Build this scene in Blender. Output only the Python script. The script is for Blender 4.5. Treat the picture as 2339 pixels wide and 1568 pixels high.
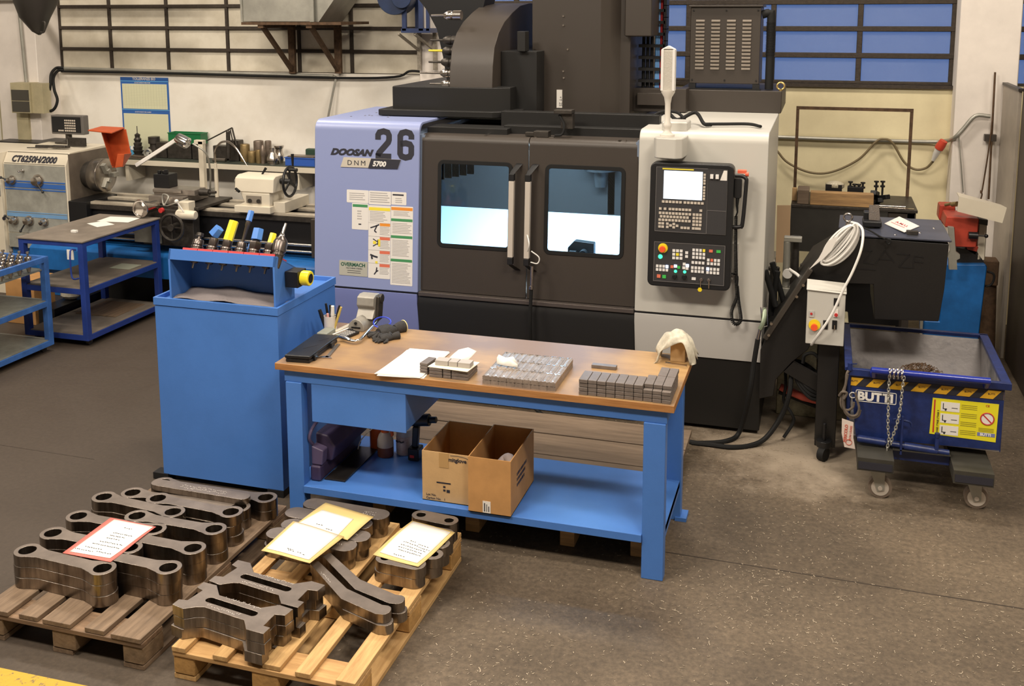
import bpy, bmesh, math, random
from mathutils import Vector, Matrix
random.seed(7)
SC = bpy.context.scene
COL = SC.collection
for o in list(bpy.data.objects): bpy.data.objects.remove(o)
PI = math.pi
def V(*a): return Vector(a)

# ------------------------------------------------------------------ camera
CW, CH = 2339, 1568
F, CX, CY = 2360.0, 1155.0, 378.0
YAW, PITCH, ROLL = math.radians(17.15), math.radians(8.5), math.radians(-0.15)
CH_ = 2.66
cyw, syw, cp, sp = math.cos(YAW), math.sin(YAW), math.cos(PITCH), math.sin(PITCH)
fwd = V(-syw*cp, cyw*cp, -sp); rgt = V(cyw, syw, 0); upv = rgt.cross(fwd)
r2 = rgt*math.cos(ROLL)+upv*math.sin(ROLL); u2 = -rgt*math.sin(ROLL)+upv*math.cos(ROLL)
cam_d = bpy.data.cameras.new('camera'); cam = bpy.data.objects.new('camera', cam_d); COL.objects.link(cam)
cam.matrix_world = Matrix(((r2.x, u2.x, -fwd.x, 0), (r2.y, u2.y, -fwd.y, 0), (r2.z, u2.z, -fwd.z, CH_), (0, 0, 0, 1)))
cam_d.sensor_fit = 'HORIZONTAL'; cam_d.sensor_width = 36; cam_d.lens = 36*F/CW
cam_d.shift_x = (CW/2-CX)/CW; cam_d.shift_y = (CY-CH/2)/CW
cam_d.clip_end = 100; cam_d.clip_start = .05
SC.camera = cam

# ------------------------------------------------------------------ world, lamps, exposure
SC.view_settings.view_transform = 'Standard'; SC.view_settings.look = 'None'
SC.view_settings.gamma = 1; SC.view_settings.exposure = 0.22
try: SC.view_settings.use_curve_mapping = False
except Exception: pass
W = bpy.data.worlds.new('dusk_sky'); SC.world = W; W.use_nodes = True
W.node_tree.nodes['Background'].inputs[0].default_value = (.066, .128, .31, 1)
W.node_tree.nodes['Background'].inputs[1].default_value = 1.0
def lamp(x, y, z, sx, sy, power, col=(1, .885, .745), rot=(0, 0, 0), name='hall_lamp_light'):
    d = bpy.data.lights.new(name, 'AREA'); d.shape = 'RECTANGLE'; d.size = sx; d.size_y = sy
    d.energy = power; d.color = col
    o = bpy.data.objects.new(name, d); COL.objects.link(o); o.location = (x, y, z); o.rotation_euler = rot
    return o
for (x, y, p) in ((-2.2, 3.1, 90), (1.8, 3.1, 80), (-6.2, 3.4, 150), (-5.4, 7.0, 120), (-1.0, 6.9, 140), (3.4, 6.6, 70)):
    lamp(x, y, 5.7, 1.5, .5, p)
for (x, y, p) in ((-3.4, 1.2, 190), (1.4, 1.2, 190), (-8.0, 1.2, 150)):
    lamp(x, y, 5.8, 1.6, .6, p, rot=(math.radians(20), 0, 0))
lamp(-1.85, 6.75, 1.78, 1.3, .15, 42, (.80, .93, 1.0), name='machine_lamp_light')

# ------------------------------------------------------------------ measuring from the photograph
Mi = Matrix((r2, -u2, fwd)).transposed()
def ray(u, v): return Mi @ V((u-CX)/F, (v-CY)/F, 1)
def PZ(u, v, z=0.0):
    d = ray(u, v); return V(0, 0, CH_)+d*((z-CH_)/d.z)
def PY(u, v, y):
    d = ray(u, v); return V(0, 0, CH_)+d*(y/d.y)
def PX(u, v, x):
    d = ray(u, v); return V(0, 0, CH_)+d*(x/d.x)

# ------------------------------------------------------------------ materials
MATS = {}
def mat(name, col, rough=.5, metal=0.0, var=0.0, vscale=6.0, bump=0.0, bscale=40.0, col2=None, coat=0.0, stretch=None, emit=None, estr=1.0, spec=None, thr=(.35, .65)):
    m = bpy.data.materials.new(name); m.use_nodes = True; nt = m.node_tree; N = nt.nodes; L = nt.links
    b = N['Principled BSDF']; b.inputs['Roughness'].default_value = rough; b.inputs['Metallic'].default_value = metal
    if spec is not None: b.inputs['Specular IOR Level'].default_value = spec
    if coat: b.inputs['Coat Weight'].default_value = coat
    b.inputs['Base Color'].default_value = (*col, 1)
    if emit: b.inputs['Emission Color'].default_value = (*emit, 1); b.inputs['Emission Strength'].default_value = estr
    tc = None
    def coord():
        nonlocal tc
        if tc is None:
            g = N.new('ShaderNodeNewGeometry'); mp = N.new('ShaderNodeMapping'); L.new(g.outputs['Position'], mp.inputs[0])
            if stretch: mp.inputs['Scale'].default_value = stretch
            tc = mp.outputs[0]
        return tc
    if var or col2:
        n = N.new('ShaderNodeTexNoise'); n.inputs['Scale'].default_value = vscale; n.inputs['Detail'].default_value = 6; n.inputs['Roughness'].default_value = .65
        L.new(coord(), n.inputs['Vector'])
        cr = N.new('ShaderNodeValToRGB'); L.new(n.outputs['Fac'], cr.inputs[0])
        c2 = col2 if col2 else tuple(max(0, c*(1-var)) for c in col)
        cr.color_ramp.elements[0].position = thr[0]; cr.color_ramp.elements[1].position = thr[1]
        cr.color_ramp.elements[0].color = (*c2, 1); cr.color_ramp.elements[1].color = (*col, 1)
        L.new(cr.outputs[0], b.inputs['Base Color'])
    if bump:
        n2 = N.new('ShaderNodeTexNoise'); n2.inputs['Scale'].default_value = bscale; n2.inputs['Detail'].default_value = 4
        L.new(coord(), n2.inputs['Vector'])
        bp = N.new('ShaderNodeBump'); bp.inputs['Strength'].default_value = bump; bp.inputs['Distance'].default_value = .01
        L.new(n2.outputs['Fac'], bp.inputs['Height']); L.new(bp.outputs[0], b.inputs['Normal'])
    MATS[name] = m
    return m
def emitm(name, col, s):
    m = mat(name, (0, 0, 0), .4, emit=col, estr=s); return m
M_black = mat('black_paint', (.0065, .0060, .0055), .5, bump=.08, bscale=600)
M_char = mat('charcoal_paint', (.040, .0315, .025), .45, bump=.10, bscale=500)
M_blk2 = mat('near_black_plastic', (.008, .008, .009), .4)
M_rub = mat('black_rubber', (.008, .008, .008), .7, spec=.3)
M_lilac = mat('lilac_paint', (.25, .295, .51), .32, bump=.05, bscale=500)
M_lilac2 = mat('shaded_lilac_and_print', (.17, .20, .43), .4, bump=.05, bscale=500)
M_offw = mat('off_white_paint', (.52, .505, .46), .38, bump=.04, bscale=400)
M_offw2 = mat('shaded_off_white_and_grey', (.46, .445, .42), .42, bump=.04, bscale=400)
M_blue = mat('bench_blue_paint', (.065, .19, .55), .38, var=.10, vscale=3, bump=.06, bscale=300)
M_dblue = mat('dark_blue_paint', (.018, .045, .24), .4, var=.25, vscale=8, bump=.05, bscale=200)
M_cblue = mat('mid_blue_paint', (.045, .14, .42), .45, var=.3, vscale=9)
M_mblue = mat('machine_blue_paint', (.012, .14, .45), .4, var=.35, vscale=5)
M_bin = mat('bin_navy_paint', (.012, .028, .135), .4, var=.4, vscale=14, bump=.1, bscale=60)
M_steel = mat('raw_steel', (.30, .265, .23), .42, .85, var=.35, vscale=9, bump=.10, bscale=150)
M_steelside = M_steel
M_pol = mat('polished_steel', (.62, .57, .52), .22, 1.0, var=.2, vscale=20)
M_chrome = mat('chrome', (.75, .73, .70), .14, 1.0)
M_alu = mat('brushed_aluminium', (.62, .56, .49), .38, .35)
M_dsteel = mat('dark_steel', (.09, .08, .07), .45, .7, var=.4, vscale=20)
M_cream = mat('cream_machine_paint', (.66, .60, .48), .4, var=.06, vscale=6)
M_lgrey = mat('lathe_grey_panel', (.36, .36, .32), .45, .1, var=.25, vscale=9)
M_yel = mat('yellow_plastic', (.80, .62, .02), .35)
M_red = mat('red_plastic', (.50, .03, .03), .4)
M_org = mat('orange_paint', (.52, .09, .025), .4, var=.2, vscale=12)
M_grn = mat('green_plastic', (.01, .15, .05), .4)
M_white = mat('white_plastic', (.75, .73, .69), .4)
M_paper = mat('white_paper', (.74, .72, .67), .7, bump=.05, bscale=30)
M_env = mat('manila_paper', (.66, .50, .20), .65, bump=.05, bscale=30)
M_redp = mat('red_card', (.62, .16, .13), .65)
M_ink = mat('ink', (.02, .02, .03), .6)
M_tape = mat('parcel_tape', (.42, .26, .11), .25)
M_card = mat('cardboard', (.55, .35, .16), .8, var=.12, vscale=10, bump=.05, bscale=80)
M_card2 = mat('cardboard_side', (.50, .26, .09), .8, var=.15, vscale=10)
M_rust = mat('rusty_iron', (.13, .075, .04), .75, .3, var=.5, vscale=20)
M_galv = mat('galvanised_sheet', (.42, .41, .36), .45, .55, var=.25, vscale=5)
M_ply = mat('plywood_edge', (.42, .20, .07), .5, var=.4, vscale=30, stretch=(1, 1, 12))
M_glove = mat('grey_glove_fabric', (.035, .032, .03), .85, var=.4, vscale=60, bump=.3, bscale=200)
M_rag = mat('stained_rag', (.62, .58, .47), .9, col2=(.40, .37, .30), vscale=18, bump=.2, bscale=60)
M_kraft = mat('plastic_tube_white', (.66, .62, .55), .4)

def wood(name, c1, c2, axis=1, rough=.65, sc=3.0, dirt=None):
    m = bpy.data.materials.new(name); m.use_nodes = True; nt = m.node_tree; N = nt.nodes; L = nt.links
    b = N['Principled BSDF']; b.inputs['Roughness'].default_value = rough
    g = N.new('ShaderNodeNewGeometry'); mp = N.new('ShaderNodeMapping'); L.new(g.outputs['Position'], mp.inputs[0])
    s = [14, 14, 14]; s[axis] = 1.2; mp.inputs['Scale'].default_value = s
    n = N.new('ShaderNodeTexNoise'); n.inputs['Scale'].default_value = sc; n.inputs['Detail'].default_value = 8; n.inputs['Roughness'].default_value = .7
    L.new(mp.outputs[0], n.inputs['Vector'])
    cr = N.new('ShaderNodeValToRGB'); cr.color_ramp.elements[0].position = .35; cr.color_ramp.elements[1].position = .68
    cr.color_ramp.elements[0].color = (*c2, 1); cr.color_ramp.elements[1].color = (*c1, 1); L.new(n.outputs['Fac'], cr.inputs[0])
    out = cr.outputs[0]
    if dirt:
        n2 = N.new('ShaderNodeTexNoise'); n2.inputs['Scale'].default_value = dirt[1]; n2.inputs['Detail'].default_value = 7; L.new(g.outputs['Position'], n2.inputs['Vector'])
        r3 = N.new('ShaderNodeValToRGB'); r3.color_ramp.elements[0].position = .46; r3.color_ramp.elements[1].position = .66
        L.new(n2.outputs['Fac'], r3.inputs[0])
        mx = N.new('ShaderNodeMix'); mx.data_type = 'RGBA'; L.new(r3.outputs[0], mx.inputs[0]); mx.inputs[6].default_value = (*dirt[0], 1); L.new(out, mx.inputs[7]); out = mx.outputs[2]
    L.new(out, b.inputs['Base Color'])
    bp = N.new('ShaderNodeBump'); bp.inputs['Strength'].default_value = .25; bp.inputs['Distance'].default_value = .004; L.new(n.outputs['Fac'], bp.inputs['Height']); L.new(bp.outputs[0], b.inputs['Normal'])
    MATS[name] = m
    return m
M_top = wood('bench_top_wood', (.43, .265, .11), (.34, .20, .08), 0, .5, 1.6, ((.21, .13, .08), 1.7))
M_edge = wood('bench_edge_wood', (.44, .21, .07), (.30, .13, .04), 0, .5, 4)
M_palN = wood('new_pallet_wood', (.62, .40, .17), (.40, .23, .09), 1)
M_palNx = wood('new_pallet_cross_wood', (.58, .36, .15), (.38, .21, .08), 0)
M_palO = wood('old_pallet_wood', (.24, .165, .105), (.12, .08, .05), 1)
M_palOx = wood('old_pallet_cross_wood', (.24, .15, .085), (.12, .075, .045), 0)
M_plank = wood('weathered_plank_wood', (.20, .145, .10), (.12, .085, .058), 0, sc=2.5)
M_blockw = wood('timber_block_wood', (.45, .27, .11), (.22, .13, .06), 0)

# ------------------------------------------------------------------ mesh builder
class MB:
    def __init__(s): s.v = []; s.f = []; s.m = []
    def add(s, vs, fs, mi=0):
        o = len(s.v); s.v += [tuple(x) for x in vs]; s.f += [tuple(i+o for i in f) for f in fs]; s.m += [mi]*len(fs); return s
    def box(s, x0, x1, y0, y1, z0, z1, mi=0):
        if x0 > x1: x0, x1 = x1, x0
        if y0 > y1: y0, y1 = y1, y0
        if z0 > z1: z0, z1 = z1, z0
        vs = [(x0, y0, z0), (x1, y0, z0), (x1, y1, z0), (x0, y1, z0), (x0, y0, z1), (x1, y0, z1), (x1, y1, z1), (x0, y1, z1)]
        return s.add(vs, [(0, 3, 2, 1), (4, 5, 6, 7), (0, 1, 5, 4), (1, 2, 6, 5), (2, 3, 7, 6), (3, 0, 4, 7)], mi)
    def obox(s, c, size, rz=0, rx=0, ry=0, mi=0):
        R = Matrix.Rotation(rz, 3, 'Z') @ Matrix.Rotation(ry, 3, 'Y') @ Matrix.Rotation(rx, 3, 'X'); h = [q/2 for q in size]
        vs = [V(*c)+R @ V(a*h[0], b*h[1], d*h[2]) for d in (-1, 1) for a, b in ((-1, -1), (1, -1), (1, 1), (-1, 1))]
        return s.add(vs, [(0, 3, 2, 1), (4, 5, 6, 7), (0, 1, 5, 4), (1, 2, 6, 5), (2, 3, 7, 6), (3, 0, 4, 7)], mi)
    def beam(s, p0, p1, w, h, up=(0, 0, 1), mi=0):
        p0, p1 = V(*p0), V(*p1); d = (p1-p0).normalized(); u = V(*up); x = d.cross(u)
        if x.length < 1e-4: x = d.cross(V(1, 0, 0))
        x.normalize(); u = x.cross(d)
        vs = [p+x*a*w/2+u*b*h/2 for p in (p0, p1) for a, b in ((-1, -1), (1, -1), (1, 1), (-1, 1))]
        return s.add(vs, [(0, 1, 2, 3), (7, 6, 5, 4), (0, 4, 5, 1), (1, 5, 6, 2), (2, 6, 7, 3), (3, 7, 4, 0)], mi)
    def cyl(s, p0, p1, r0, r1=None, n=20, cap=True, mi=0):
        r1 = r0 if r1 is None else r1; return s.rings([(p0, r0), (p1, r1)], n, cap, mi)
    def rings(s, pr, n=20, cap=True, mi=0):
        pts = [V(*p) for p, r in pr]; d = (pts[-1]-pts[0]).normalized(); a = d.cross(V(0, 0, 1))
        if a.length < 1e-3: a = V(1, 0, 0)
        a.normalize(); b = d.cross(a); vs = []; fs = []
        for (p, r) in pr:
            for i in range(n): t = 2*PI*i/n; vs.append(V(*p)+a*r*math.cos(t)+b*r*math.sin(t))
        for k in range(len(pr)-1):
            for i in range(n): j = (i+1) % n; fs.append((k*n+i, k*n+j, (k+1)*n+j, (k+1)*n+i))
        if cap: fs.append(tuple(range(n-1, -1, -1))); fs.append(tuple(range((len(pr)-1)*n, len(pr)*n)))
        return s.add(vs, fs, mi)
    def lathe(s, base, prof, ax=(0, 0, 1), n=20, mi=0):
        b = V(*base); a = V(*ax).normalized(); return s.rings([(b+a*h, max(r, 1e-4)) for r, h in prof], n, True, mi)
    def prism(s, poly, off, mi=0):
        n = len(poly); o = V(*off); p = [V(*q) for q in poly]; vs = p+[q+o for q in p]
        fs = [tuple(range(n-1, -1, -1)), tuple(range(n, 2*n))]+[(i, (i+1) % n, n+(i+1) % n, n+i) for i in range(n)]
        return s.add(vs, fs, mi)
    def ringprism(s, outer, inner, off, mi=0):
        n = len(outer); o = V(*off); vs = [V(*q) for q in outer]+[V(*q) for q in inner]; vs += [q+o for q in vs]; fs = []
        for i in range(n):
            j = (i+1) % n
            fs += [(i, j, n+j, n+i), (2*n+j, 2*n+i, 3*n+i, 3*n+j), (j, i, 2*n+i, 2*n+j), (n+i, n+j, 3*n+j, 3*n+i)]
        return s.add(vs, fs, mi)
    def tube(s, pts, r, n=8, close=False, mi=0, smooth=0):
        P = [V(*p) for p in pts]
        if smooth:
            if isinstance(r, (list, tuple)): m0 = len(P); r = [r[min(i, len(r)-1)]+(r[min(i+1, len(r)-1)]-r[min(i, len(r)-1)])*j/smooth for i in range(m0-1) for j in range(smooth)]+[r[-1]]
            P = spline(P, smooth, close)
        vs = []; fs = []; m = len(P); prev = None
        for i, p in enumerate(P):
            if close: d = (P[(i+1) % m]-P[i-1])
            else: d = (P[min(i+1, m-1)]-P[max(i-1, 0)])
            if d.length < 1e-9: d = V(0, 0, 1)
            d.normalize()
            if prev is None:
                a = d.cross(V(0, 0, 1))
                if a.length < .05: a = d.cross(V(1, 0, 0))
            else: a = prev-d*prev.dot(d)
            if a.length < 1e-6: a = d.orthogonal()
            a.normalize(); prev = a; b = d.cross(a); rr = r[i] if isinstance(r, (list, tuple)) else r
            for k in range(n): t = 2*PI*k/n; vs.append(p+a*rr*math.cos(t)+b*rr*math.sin(t))
        for i in range(m if close else m-1):
            for k in range(n):
                j = (k+1) % n; i2 = (i+1) % m; fs.append((i*n+k, i*n+j, i2*n+j, i2*n+k))
        if not close: fs.append(tuple(range(n-1, -1, -1))); fs.append(tuple(range((m-1)*n, m*n)))
        return s.add(vs, fs, mi)
    def grid(s, P, mi=0, thick=0.0):
        R = len(P); C = len(P[0]); vs = [V(*q) for row in P for q in row]
        fs = [(i*C+j, i*C+j+1, (i+1)*C+j+1, (i+1)*C+j) for i in range(R-1) for j in range(C-1)]
        return s.add(vs, fs, mi)
    def ball(s, c, r, n=12, sc=(1, 1, 1), mi=0):
        c = V(*c); vs = [c+V(0, 0, -r*sc[2])]; fs = []
        m = n//2
        for i in range(1, m):
            ph = -PI/2+PI*i/m
            for k in range(n): t = 2*PI*k/n; vs.append(c+V(r*sc[0]*math.cos(ph)*math.cos(t), r*sc[1]*math.cos(ph)*math.sin(t), r*sc[2]*math.sin(ph)))
        vs.append(c+V(0, 0, r*sc[2]))
        for k in range(n): fs.append((0, 1+(k+1) % n, 1+k)); fs.append((len(vs)-1, len(vs)-1-n+k, len(vs)-1-n+(k+1) % n))
        for i in range(m-2):
            for k in range(n): a = 1+i*n; fs.append((a+k, a+(k+1) % n, a+n+(k+1) % n, a+n+k))
        return s.add(vs, fs, mi)
    def xf(s, M, start=0):
        for i in range(start, len(s.v)): s.v[i] = tuple(M @ V(*s.v[i]))
        return s
def spline(P, k=6, close=False):
    out = []; m = len(P)
    for i in range(m if close else m-1):
        p1, p2 = P[i], P[(i+1) % m]; p0 = P[i-1] if (i > 0 or close) else p1*2-p2; p3 = P[(i+2) % m] if (i+2 < m or close) else p2*2-p1
        for j in range(k):
            t = j/k; out.append(.5*((2*p1)+(p2-p0)*t+(2*p0-5*p1+4*p2-p3)*t*t+(3*p1-p0-3*p2+p3)*t*t*t))
    if not close: out.append(P[-1])
    return out
ORG = {}
def tag(o, label=None, cat=None, group=None, kind=None):
    if label: o['label'] = label
    if cat: o['category'] = cat
    if group: o['group'] = group
    if kind: o['kind'] = kind
    return o
def thing(name, label, cat, loc=(0, 0, 0), group=None):
    o = bpy.data.objects.new(name, None); COL.objects.link(o); o.empty_display_size = .05; o.location = loc; ORG[o.name] = V(*loc)
    return tag(o, label, cat, group)
def link(name, me, parent):
    o = bpy.data.objects.new(name, me); COL.objects.link(o)
    if parent: o.parent = parent; ORG[o.name] = ORG[parent.name]
    return o
def build(mb, name, m, parent=None, bev=0.0, seg=1, org=None, label=None, smooth=38):
    me = bpy.data.meshes.new(name)
    if parent is not None: og = ORG[parent.name]
    elif org is not None: og = V(*org)
    else:
        xs = [v[0] for v in mb.v]; ys = [v[1] for v in mb.v]; zs = [v[2] for v in mb.v]; og = V((min(xs)+max(xs))/2, (min(ys)+max(ys))/2, min(zs))
    me.from_pydata([(a-og.x, b-og.y, c-og.z) for a, b, c in mb.v], [], mb.f)
    for q in (m if isinstance(m, (list, tuple)) else [m]): me.materials.append(q)
    if len(me.materials) > 1:
        for p, i in zip(me.polygons, mb.m): p.material_index = i
    bm = bmesh.new(); bm.from_mesh(me); bmesh.ops.recalc_face_normals(bm, faces=bm.faces); bm.to_mesh(me); bm.free()
    if smooth: me.polygons.foreach_set('use_smooth', [True]*len(me.polygons)); me.set_sharp_from_angle(angle=math.radians(smooth))
    o = link(name, me, parent)
    if parent is None: o.location = og; ORG[o.name] = og
    if bev:
        md = o.modifiers.new('bevel', 'BEVEL'); md.width = bev; md.segments = seg; md.limit_method = 'ANGLE'; md.angle_limit = math.radians(40); md.harden_normals = bool(smooth)
    if label: o['label'] = label
    return o
def text(s, size, m, parent, pos, xd=(1, 0, 0), ud=(0, 0, 1), ext=.0006, align='LEFT', shear=0, bold=0.0, sx=1.0, name='lettering'):
    cu = bpy.data.curves.new(name, 'FONT'); cu.body = s; cu.size = size; cu.extrude = ext; cu.align_x = align; cu.shear = shear; cu.offset = bold; cu.resolution_u = 3
    t = bpy.data.objects.new('tmp', cu); COL.objects.link(t); dg = bpy.context.evaluated_depsgraph_get(); dg.update()
    me = bpy.data.meshes.new_from_object(t.evaluated_get(dg)); bpy.data.objects.remove(t); me.name = name
    X = V(*xd).normalized(); U = V(*ud).normalized(); Nn = X.cross(U); X = X*sx
    og = ORG[parent.name] if parent else V(0, 0, 0)
    for v in me.vertices: v.co = V(*pos)-og+X*v.co.x+U*v.co.y+Nn*v.co.z
    me.materials.clear(); me.materials.append(m)
    return link(name, me, parent)
def copy_tree(o, parent=None):
    c = o.copy(); COL.objects.link(c)
    if parent: c.parent = parent
    ORG[c.name] = ORG[o.name]
    for ch in [q for q in COL.objects if q.parent == o]: copy_tree(ch, c)
    return c
def rrect(x0, x1, z0, z1, r, n=4):
    out = []
    for cx_, cz_, a0 in ((x1-r, z1-r, 0), (x0+r, z1-r, 90), (x0+r, z0+r, 180), (x1-r, z0+r, 270)):
        for k in range(n+1): a = math.radians(a0+90*k/n); out.append((cx_+r*math.cos(a), cz_+r*math.sin(a)))
    return out
def struct(mb, name, m, bev=0): return tag(build(mb, name, m, bev=bev), kind='structure')
#@@ROOM
# ------------------------------------------------------------------ room
YW = 9.4
def floor_mat():
    m = bpy.data.materials.new('worn_concrete_floor'); m.use_nodes = True; nt = m.node_tree; N = nt.nodes; L = nt.links
    b = N['Principled BSDF']; g = N.new('ShaderNodeNewGeometry')
    def noise(sc, det=6, ro=.6, st=None):
        n = N.new('ShaderNodeTexNoise'); n.inputs['Scale'].default_value = sc; n.inputs['Detail'].default_value = det; n.inputs['Roughness'].default_value = ro
        if st:
            mp = N.new('ShaderNodeMapping'); mp.inputs['Scale'].default_value = st[0]; mp.inputs['Rotation'].default_value = (0, 0, st[1]); L.new(g.outputs['Position'], mp.inputs[0]); L.new(mp.outputs[0], n.inputs['Vector'])
        else: L.new(g.outputs['Position'], n.inputs['Vector'])
        return n.outputs['Fac']
    def ramp(f, a, b_, c0, c1):
        r = N.new('ShaderNodeValToRGB'); r.color_ramp.elements[0].position = a; r.color_ramp.elements[1].position = b_; r.color_ramp.elements[0].color = (*c0, 1); r.color_ramp.elements[1].color = (*c1, 1); L.new(f, r.inputs[0]); return r.outputs[0]
    def mix(f, a, b_):
        x = N.new('ShaderNodeMix'); x.data_type = 'RGBA'; L.new(f, x.inputs[0])
        for s_, q in ((6, a), (7, b_)):
            if isinstance(q, tuple): x.inputs[s_].default_value = (*q, 1)
            else: L.new(q, x.inputs[s_])
        return x.outputs[2]
    base = ramp(noise(1.1, 8, .6), .35, .68, (.090, .067, .045), (.172, .130, .088))
    fine = ramp(noise(38, 8, .75), .30, .72, (.62, .62, .62), (1.18, 1.18, 1.18))
    mm = N.new('ShaderNodeMix'); mm.data_type = 'RGBA'; mm.blend_type = 'MULTIPLY'; mm.inputs[0].default_value = 1; L.new(base, mm.inputs[6]); L.new(fine, mm.inputs[7])
    # darker aisle on the left of the cabinet
    sx = N.new('ShaderNodeSeparateXYZ'); L.new(g.outputs['Position'], sx.inputs[0])
    ad = N.new('ShaderNodeMath'); ad.operation = 'ADD'; L.new(sx.outputs[0], ad.inputs[0])
    n3 = noise(.8, 3); mu = N.new('ShaderNodeMath'); mu.operation = 'MULTIPLY'; mu.inputs[1].default_value = 1.5; L.new(n3, mu.inputs[0]); L.new(mu.outputs[0], ad.inputs[1])
    left = N.new('ShaderNodeMapRange'); left.inputs[1].default_value = -2.6; left.inputs[2].default_value = -.4; L.new(ad.outputs[0], left.inputs[0])
    mm2 = mix(left.outputs[0], (.058, .043, .031), mm.outputs[2])
    mul2 = N.new('ShaderNodeMix'); mul2.data_type = 'RGBA'; mul2.blend_type = 'MULTIPLY'; mul2.inputs[0].default_value = .6; L.new(mm2, mul2.inputs[6]); L.new(fine, mul2.inputs[7])
    # pale scuffs and swarf flecks
    a1 = ramp(noise(15, 9, .78, ((1, 2.2, 1), .5)), .615, .68, (0, 0, 0), (1, 1, 1)); a2 = ramp(noise(19, 9, .78, ((2.4, 1, 1), -.3)), .625, .69, (0, 0, 0), (1, 1, 1))
    mk = ramp(noise(.9, 3), .40, .62, (0, 0, 0), (1, 1, 1))
    s1 = N.new('ShaderNodeMath'); s1.operation = 'MAXIMUM'; L.new(a1, s1.inputs[0]); L.new(a2, s1.inputs[1])
    s2 = N.new('ShaderNodeMath'); s2.operation = 'MULTIPLY'; L.new(s1.outputs[0], s2.inputs[0]); L.new(mk, s2.inputs[1])
    s3 = N.new('ShaderNodeMath'); s3.operation = 'MULTIPLY'; L.new(s2.outputs[0], s3.inputs[0]); L.new(left.outputs[0], s3.inputs[1])
    s4 = N.new('ShaderNodeMath'); s4.operation = 'MULTIPLY'; L.new(s3.outputs[0], s4.inputs[0]); s4.inputs[1].default_value = .7
    c = mix(s4.outputs[0], mul2.outputs[2], (.42, .35, .27))
    vd = N.new('ShaderNodeVectorMath'); vd.operation = 'DISTANCE'; vd.inputs[1].default_value = (.05, 6.35, 0); L.new(g.outputs['Position'], vd.inputs[0])
    nd = N.new('ShaderNodeMath'); nd.operation = 'MULTIPLY_ADD'; nd.inputs[1].default_value = 1.1; L.new(noise(4.5, 7, .7), nd.inputs[0]); L.new(vd.outputs['Value'], nd.inputs[2])
    dm = N.new('ShaderNodeMapRange'); dm.inputs[1].default_value = 1.35; dm.inputs[2].default_value = .85; L.new(nd.outputs[0], dm.inputs[0])
    d8 = N.new('ShaderNodeMath'); d8.operation = 'MULTIPLY'; d8.inputs[1].default_value = .75; L.new(dm.outputs[0], d8.inputs[0])
    c = mix(d8.outputs[0], c, (.40, .33, .25))
    L.new(c, b.inputs['Base Color'])
    rr = ramp(noise(3, 5), .3, .7, (.56, .56, .56), (.72, .72, .72)); L.new(rr, b.inputs['Roughness'])
    bp = N.new('ShaderNodeBump'); bp.inputs['Strength'].default_value = .25; bp.inputs['Distance'].default_value = .003; L.new(noise(60, 6, .7), bp.inputs['Height']); L.new(bp.outputs[0], b.inputs['Normal'])
    return m
M_floor = floor_mat()
M_wall = mat('cream_plaster', (.85, .81, .73), .8, col2=(.72, .67, .58), vscale=1.3, bump=.06, bscale=14, thr=(.30, .55))
M_wallg = mat('yellowed_plaster', (.76, .68, .44), .8, col2=(.66, .58, .37), vscale=2.2, bump=.1, bscale=10)
M_ceil = mat('roof_sheet', (.50, .47, .42), .8)
M_pier = mat('white_pier_plaster', (.78, .72, .66), .8, var=.12, vscale=3)
M_pane = mat('painted_over_glass', (.70, .65, .54), .45, col2=(.50, .45, .35), vscale=2.0, bump=.15, bscale=5)
M_bar = mat('grimy_glazing_bar', (.045, .032, .022), .7, var=.4, vscale=30, bump=.3, bscale=60)
struct(MB().box(-14, 7, -6, YW, -.1, 0), 'floor', M_floor)
struct(MB().box(-14, 7, -6, YW+.3, 6.5, 6.6), 'ceiling', M_ceil)
struct(MB().box(-14.2, -14, -6, YW, 0, 6.5), 'wall_left', M_wall)
struct(MB().box(7, 7.2, -6, YW, 0, 6.5), 'wall_right', M_wall)
struct(MB().box(-14, 7, -6.2, -6, 0, 6.5), 'wall_front', M_wall)
# rear wall: plaster below the glazing, glazing openings in bays between piers
zs_l, zs_r = 2.045, 2.03
XLW0, XLW1 = -8.02, -3.72   # left glazing
XRW0, XRW1 = -3.35, 1.02
struct(MB().box(-14, -8.03, YW, YW+.3, 0, zs_l).box(-8.03, -2.6, YW, YW+.3, 0, zs_l).box(-14, 7, YW, YW+.3, 4.6, 6.5), 'wall_back', M_wall)
struct(MB().box(-2.6, 1.05, YW, YW+.3, 0, zs_r).box(1.3, 7, YW, YW+.3, 0, zs_r), 'wall_back_right', M_wallg)
struct(MB().box(-8.55, -8.02, YW-.32, YW+.3, 0, 4.6), 'trim_1', M_pier, bev=.01)
struct(MB().box(1.03, 1.49, YW-.22, YW+.3, 0, 4.6), 'trim_2', M_pier, bev=.01)
struct(MB().box(-3.73, -3.28, YW-.12, YW+.3, 0, 4.6), 'trim_3', M_pier, bev=.01)
def glass_mat():
    m = bpy.data.materials.new('wired_window_glass'); m.use_nodes = True; nt = m.node_tree; N = nt.nodes; L = nt.links
    b = N['Principled BSDF']; b.inputs['Base Color'].default_value = (.85, .92, 1, 1); b.inputs['Roughness'].default_value = .25; b.inputs['Transmission Weight'].default_value = .92; b.inputs['IOR'].default_value = 1.2
    g = N.new('ShaderNodeNewGeometry'); wv = N.new('ShaderNodeTexNoise'); wv.inputs['Scale'].default_value = 45; L.new(g.outputs['Position'], wv.inputs['Vector'])
    bp = N.new('ShaderNodeBump'); bp.inputs['Strength'].default_value = .3; bp.inputs['Distance'].default_value = .01; L.new(wv.outputs['Fac'], bp.inputs['Height']); L.new(bp.outputs[0], b.inputs['Normal'])
    return m
M_glass = glass_mat()
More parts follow.
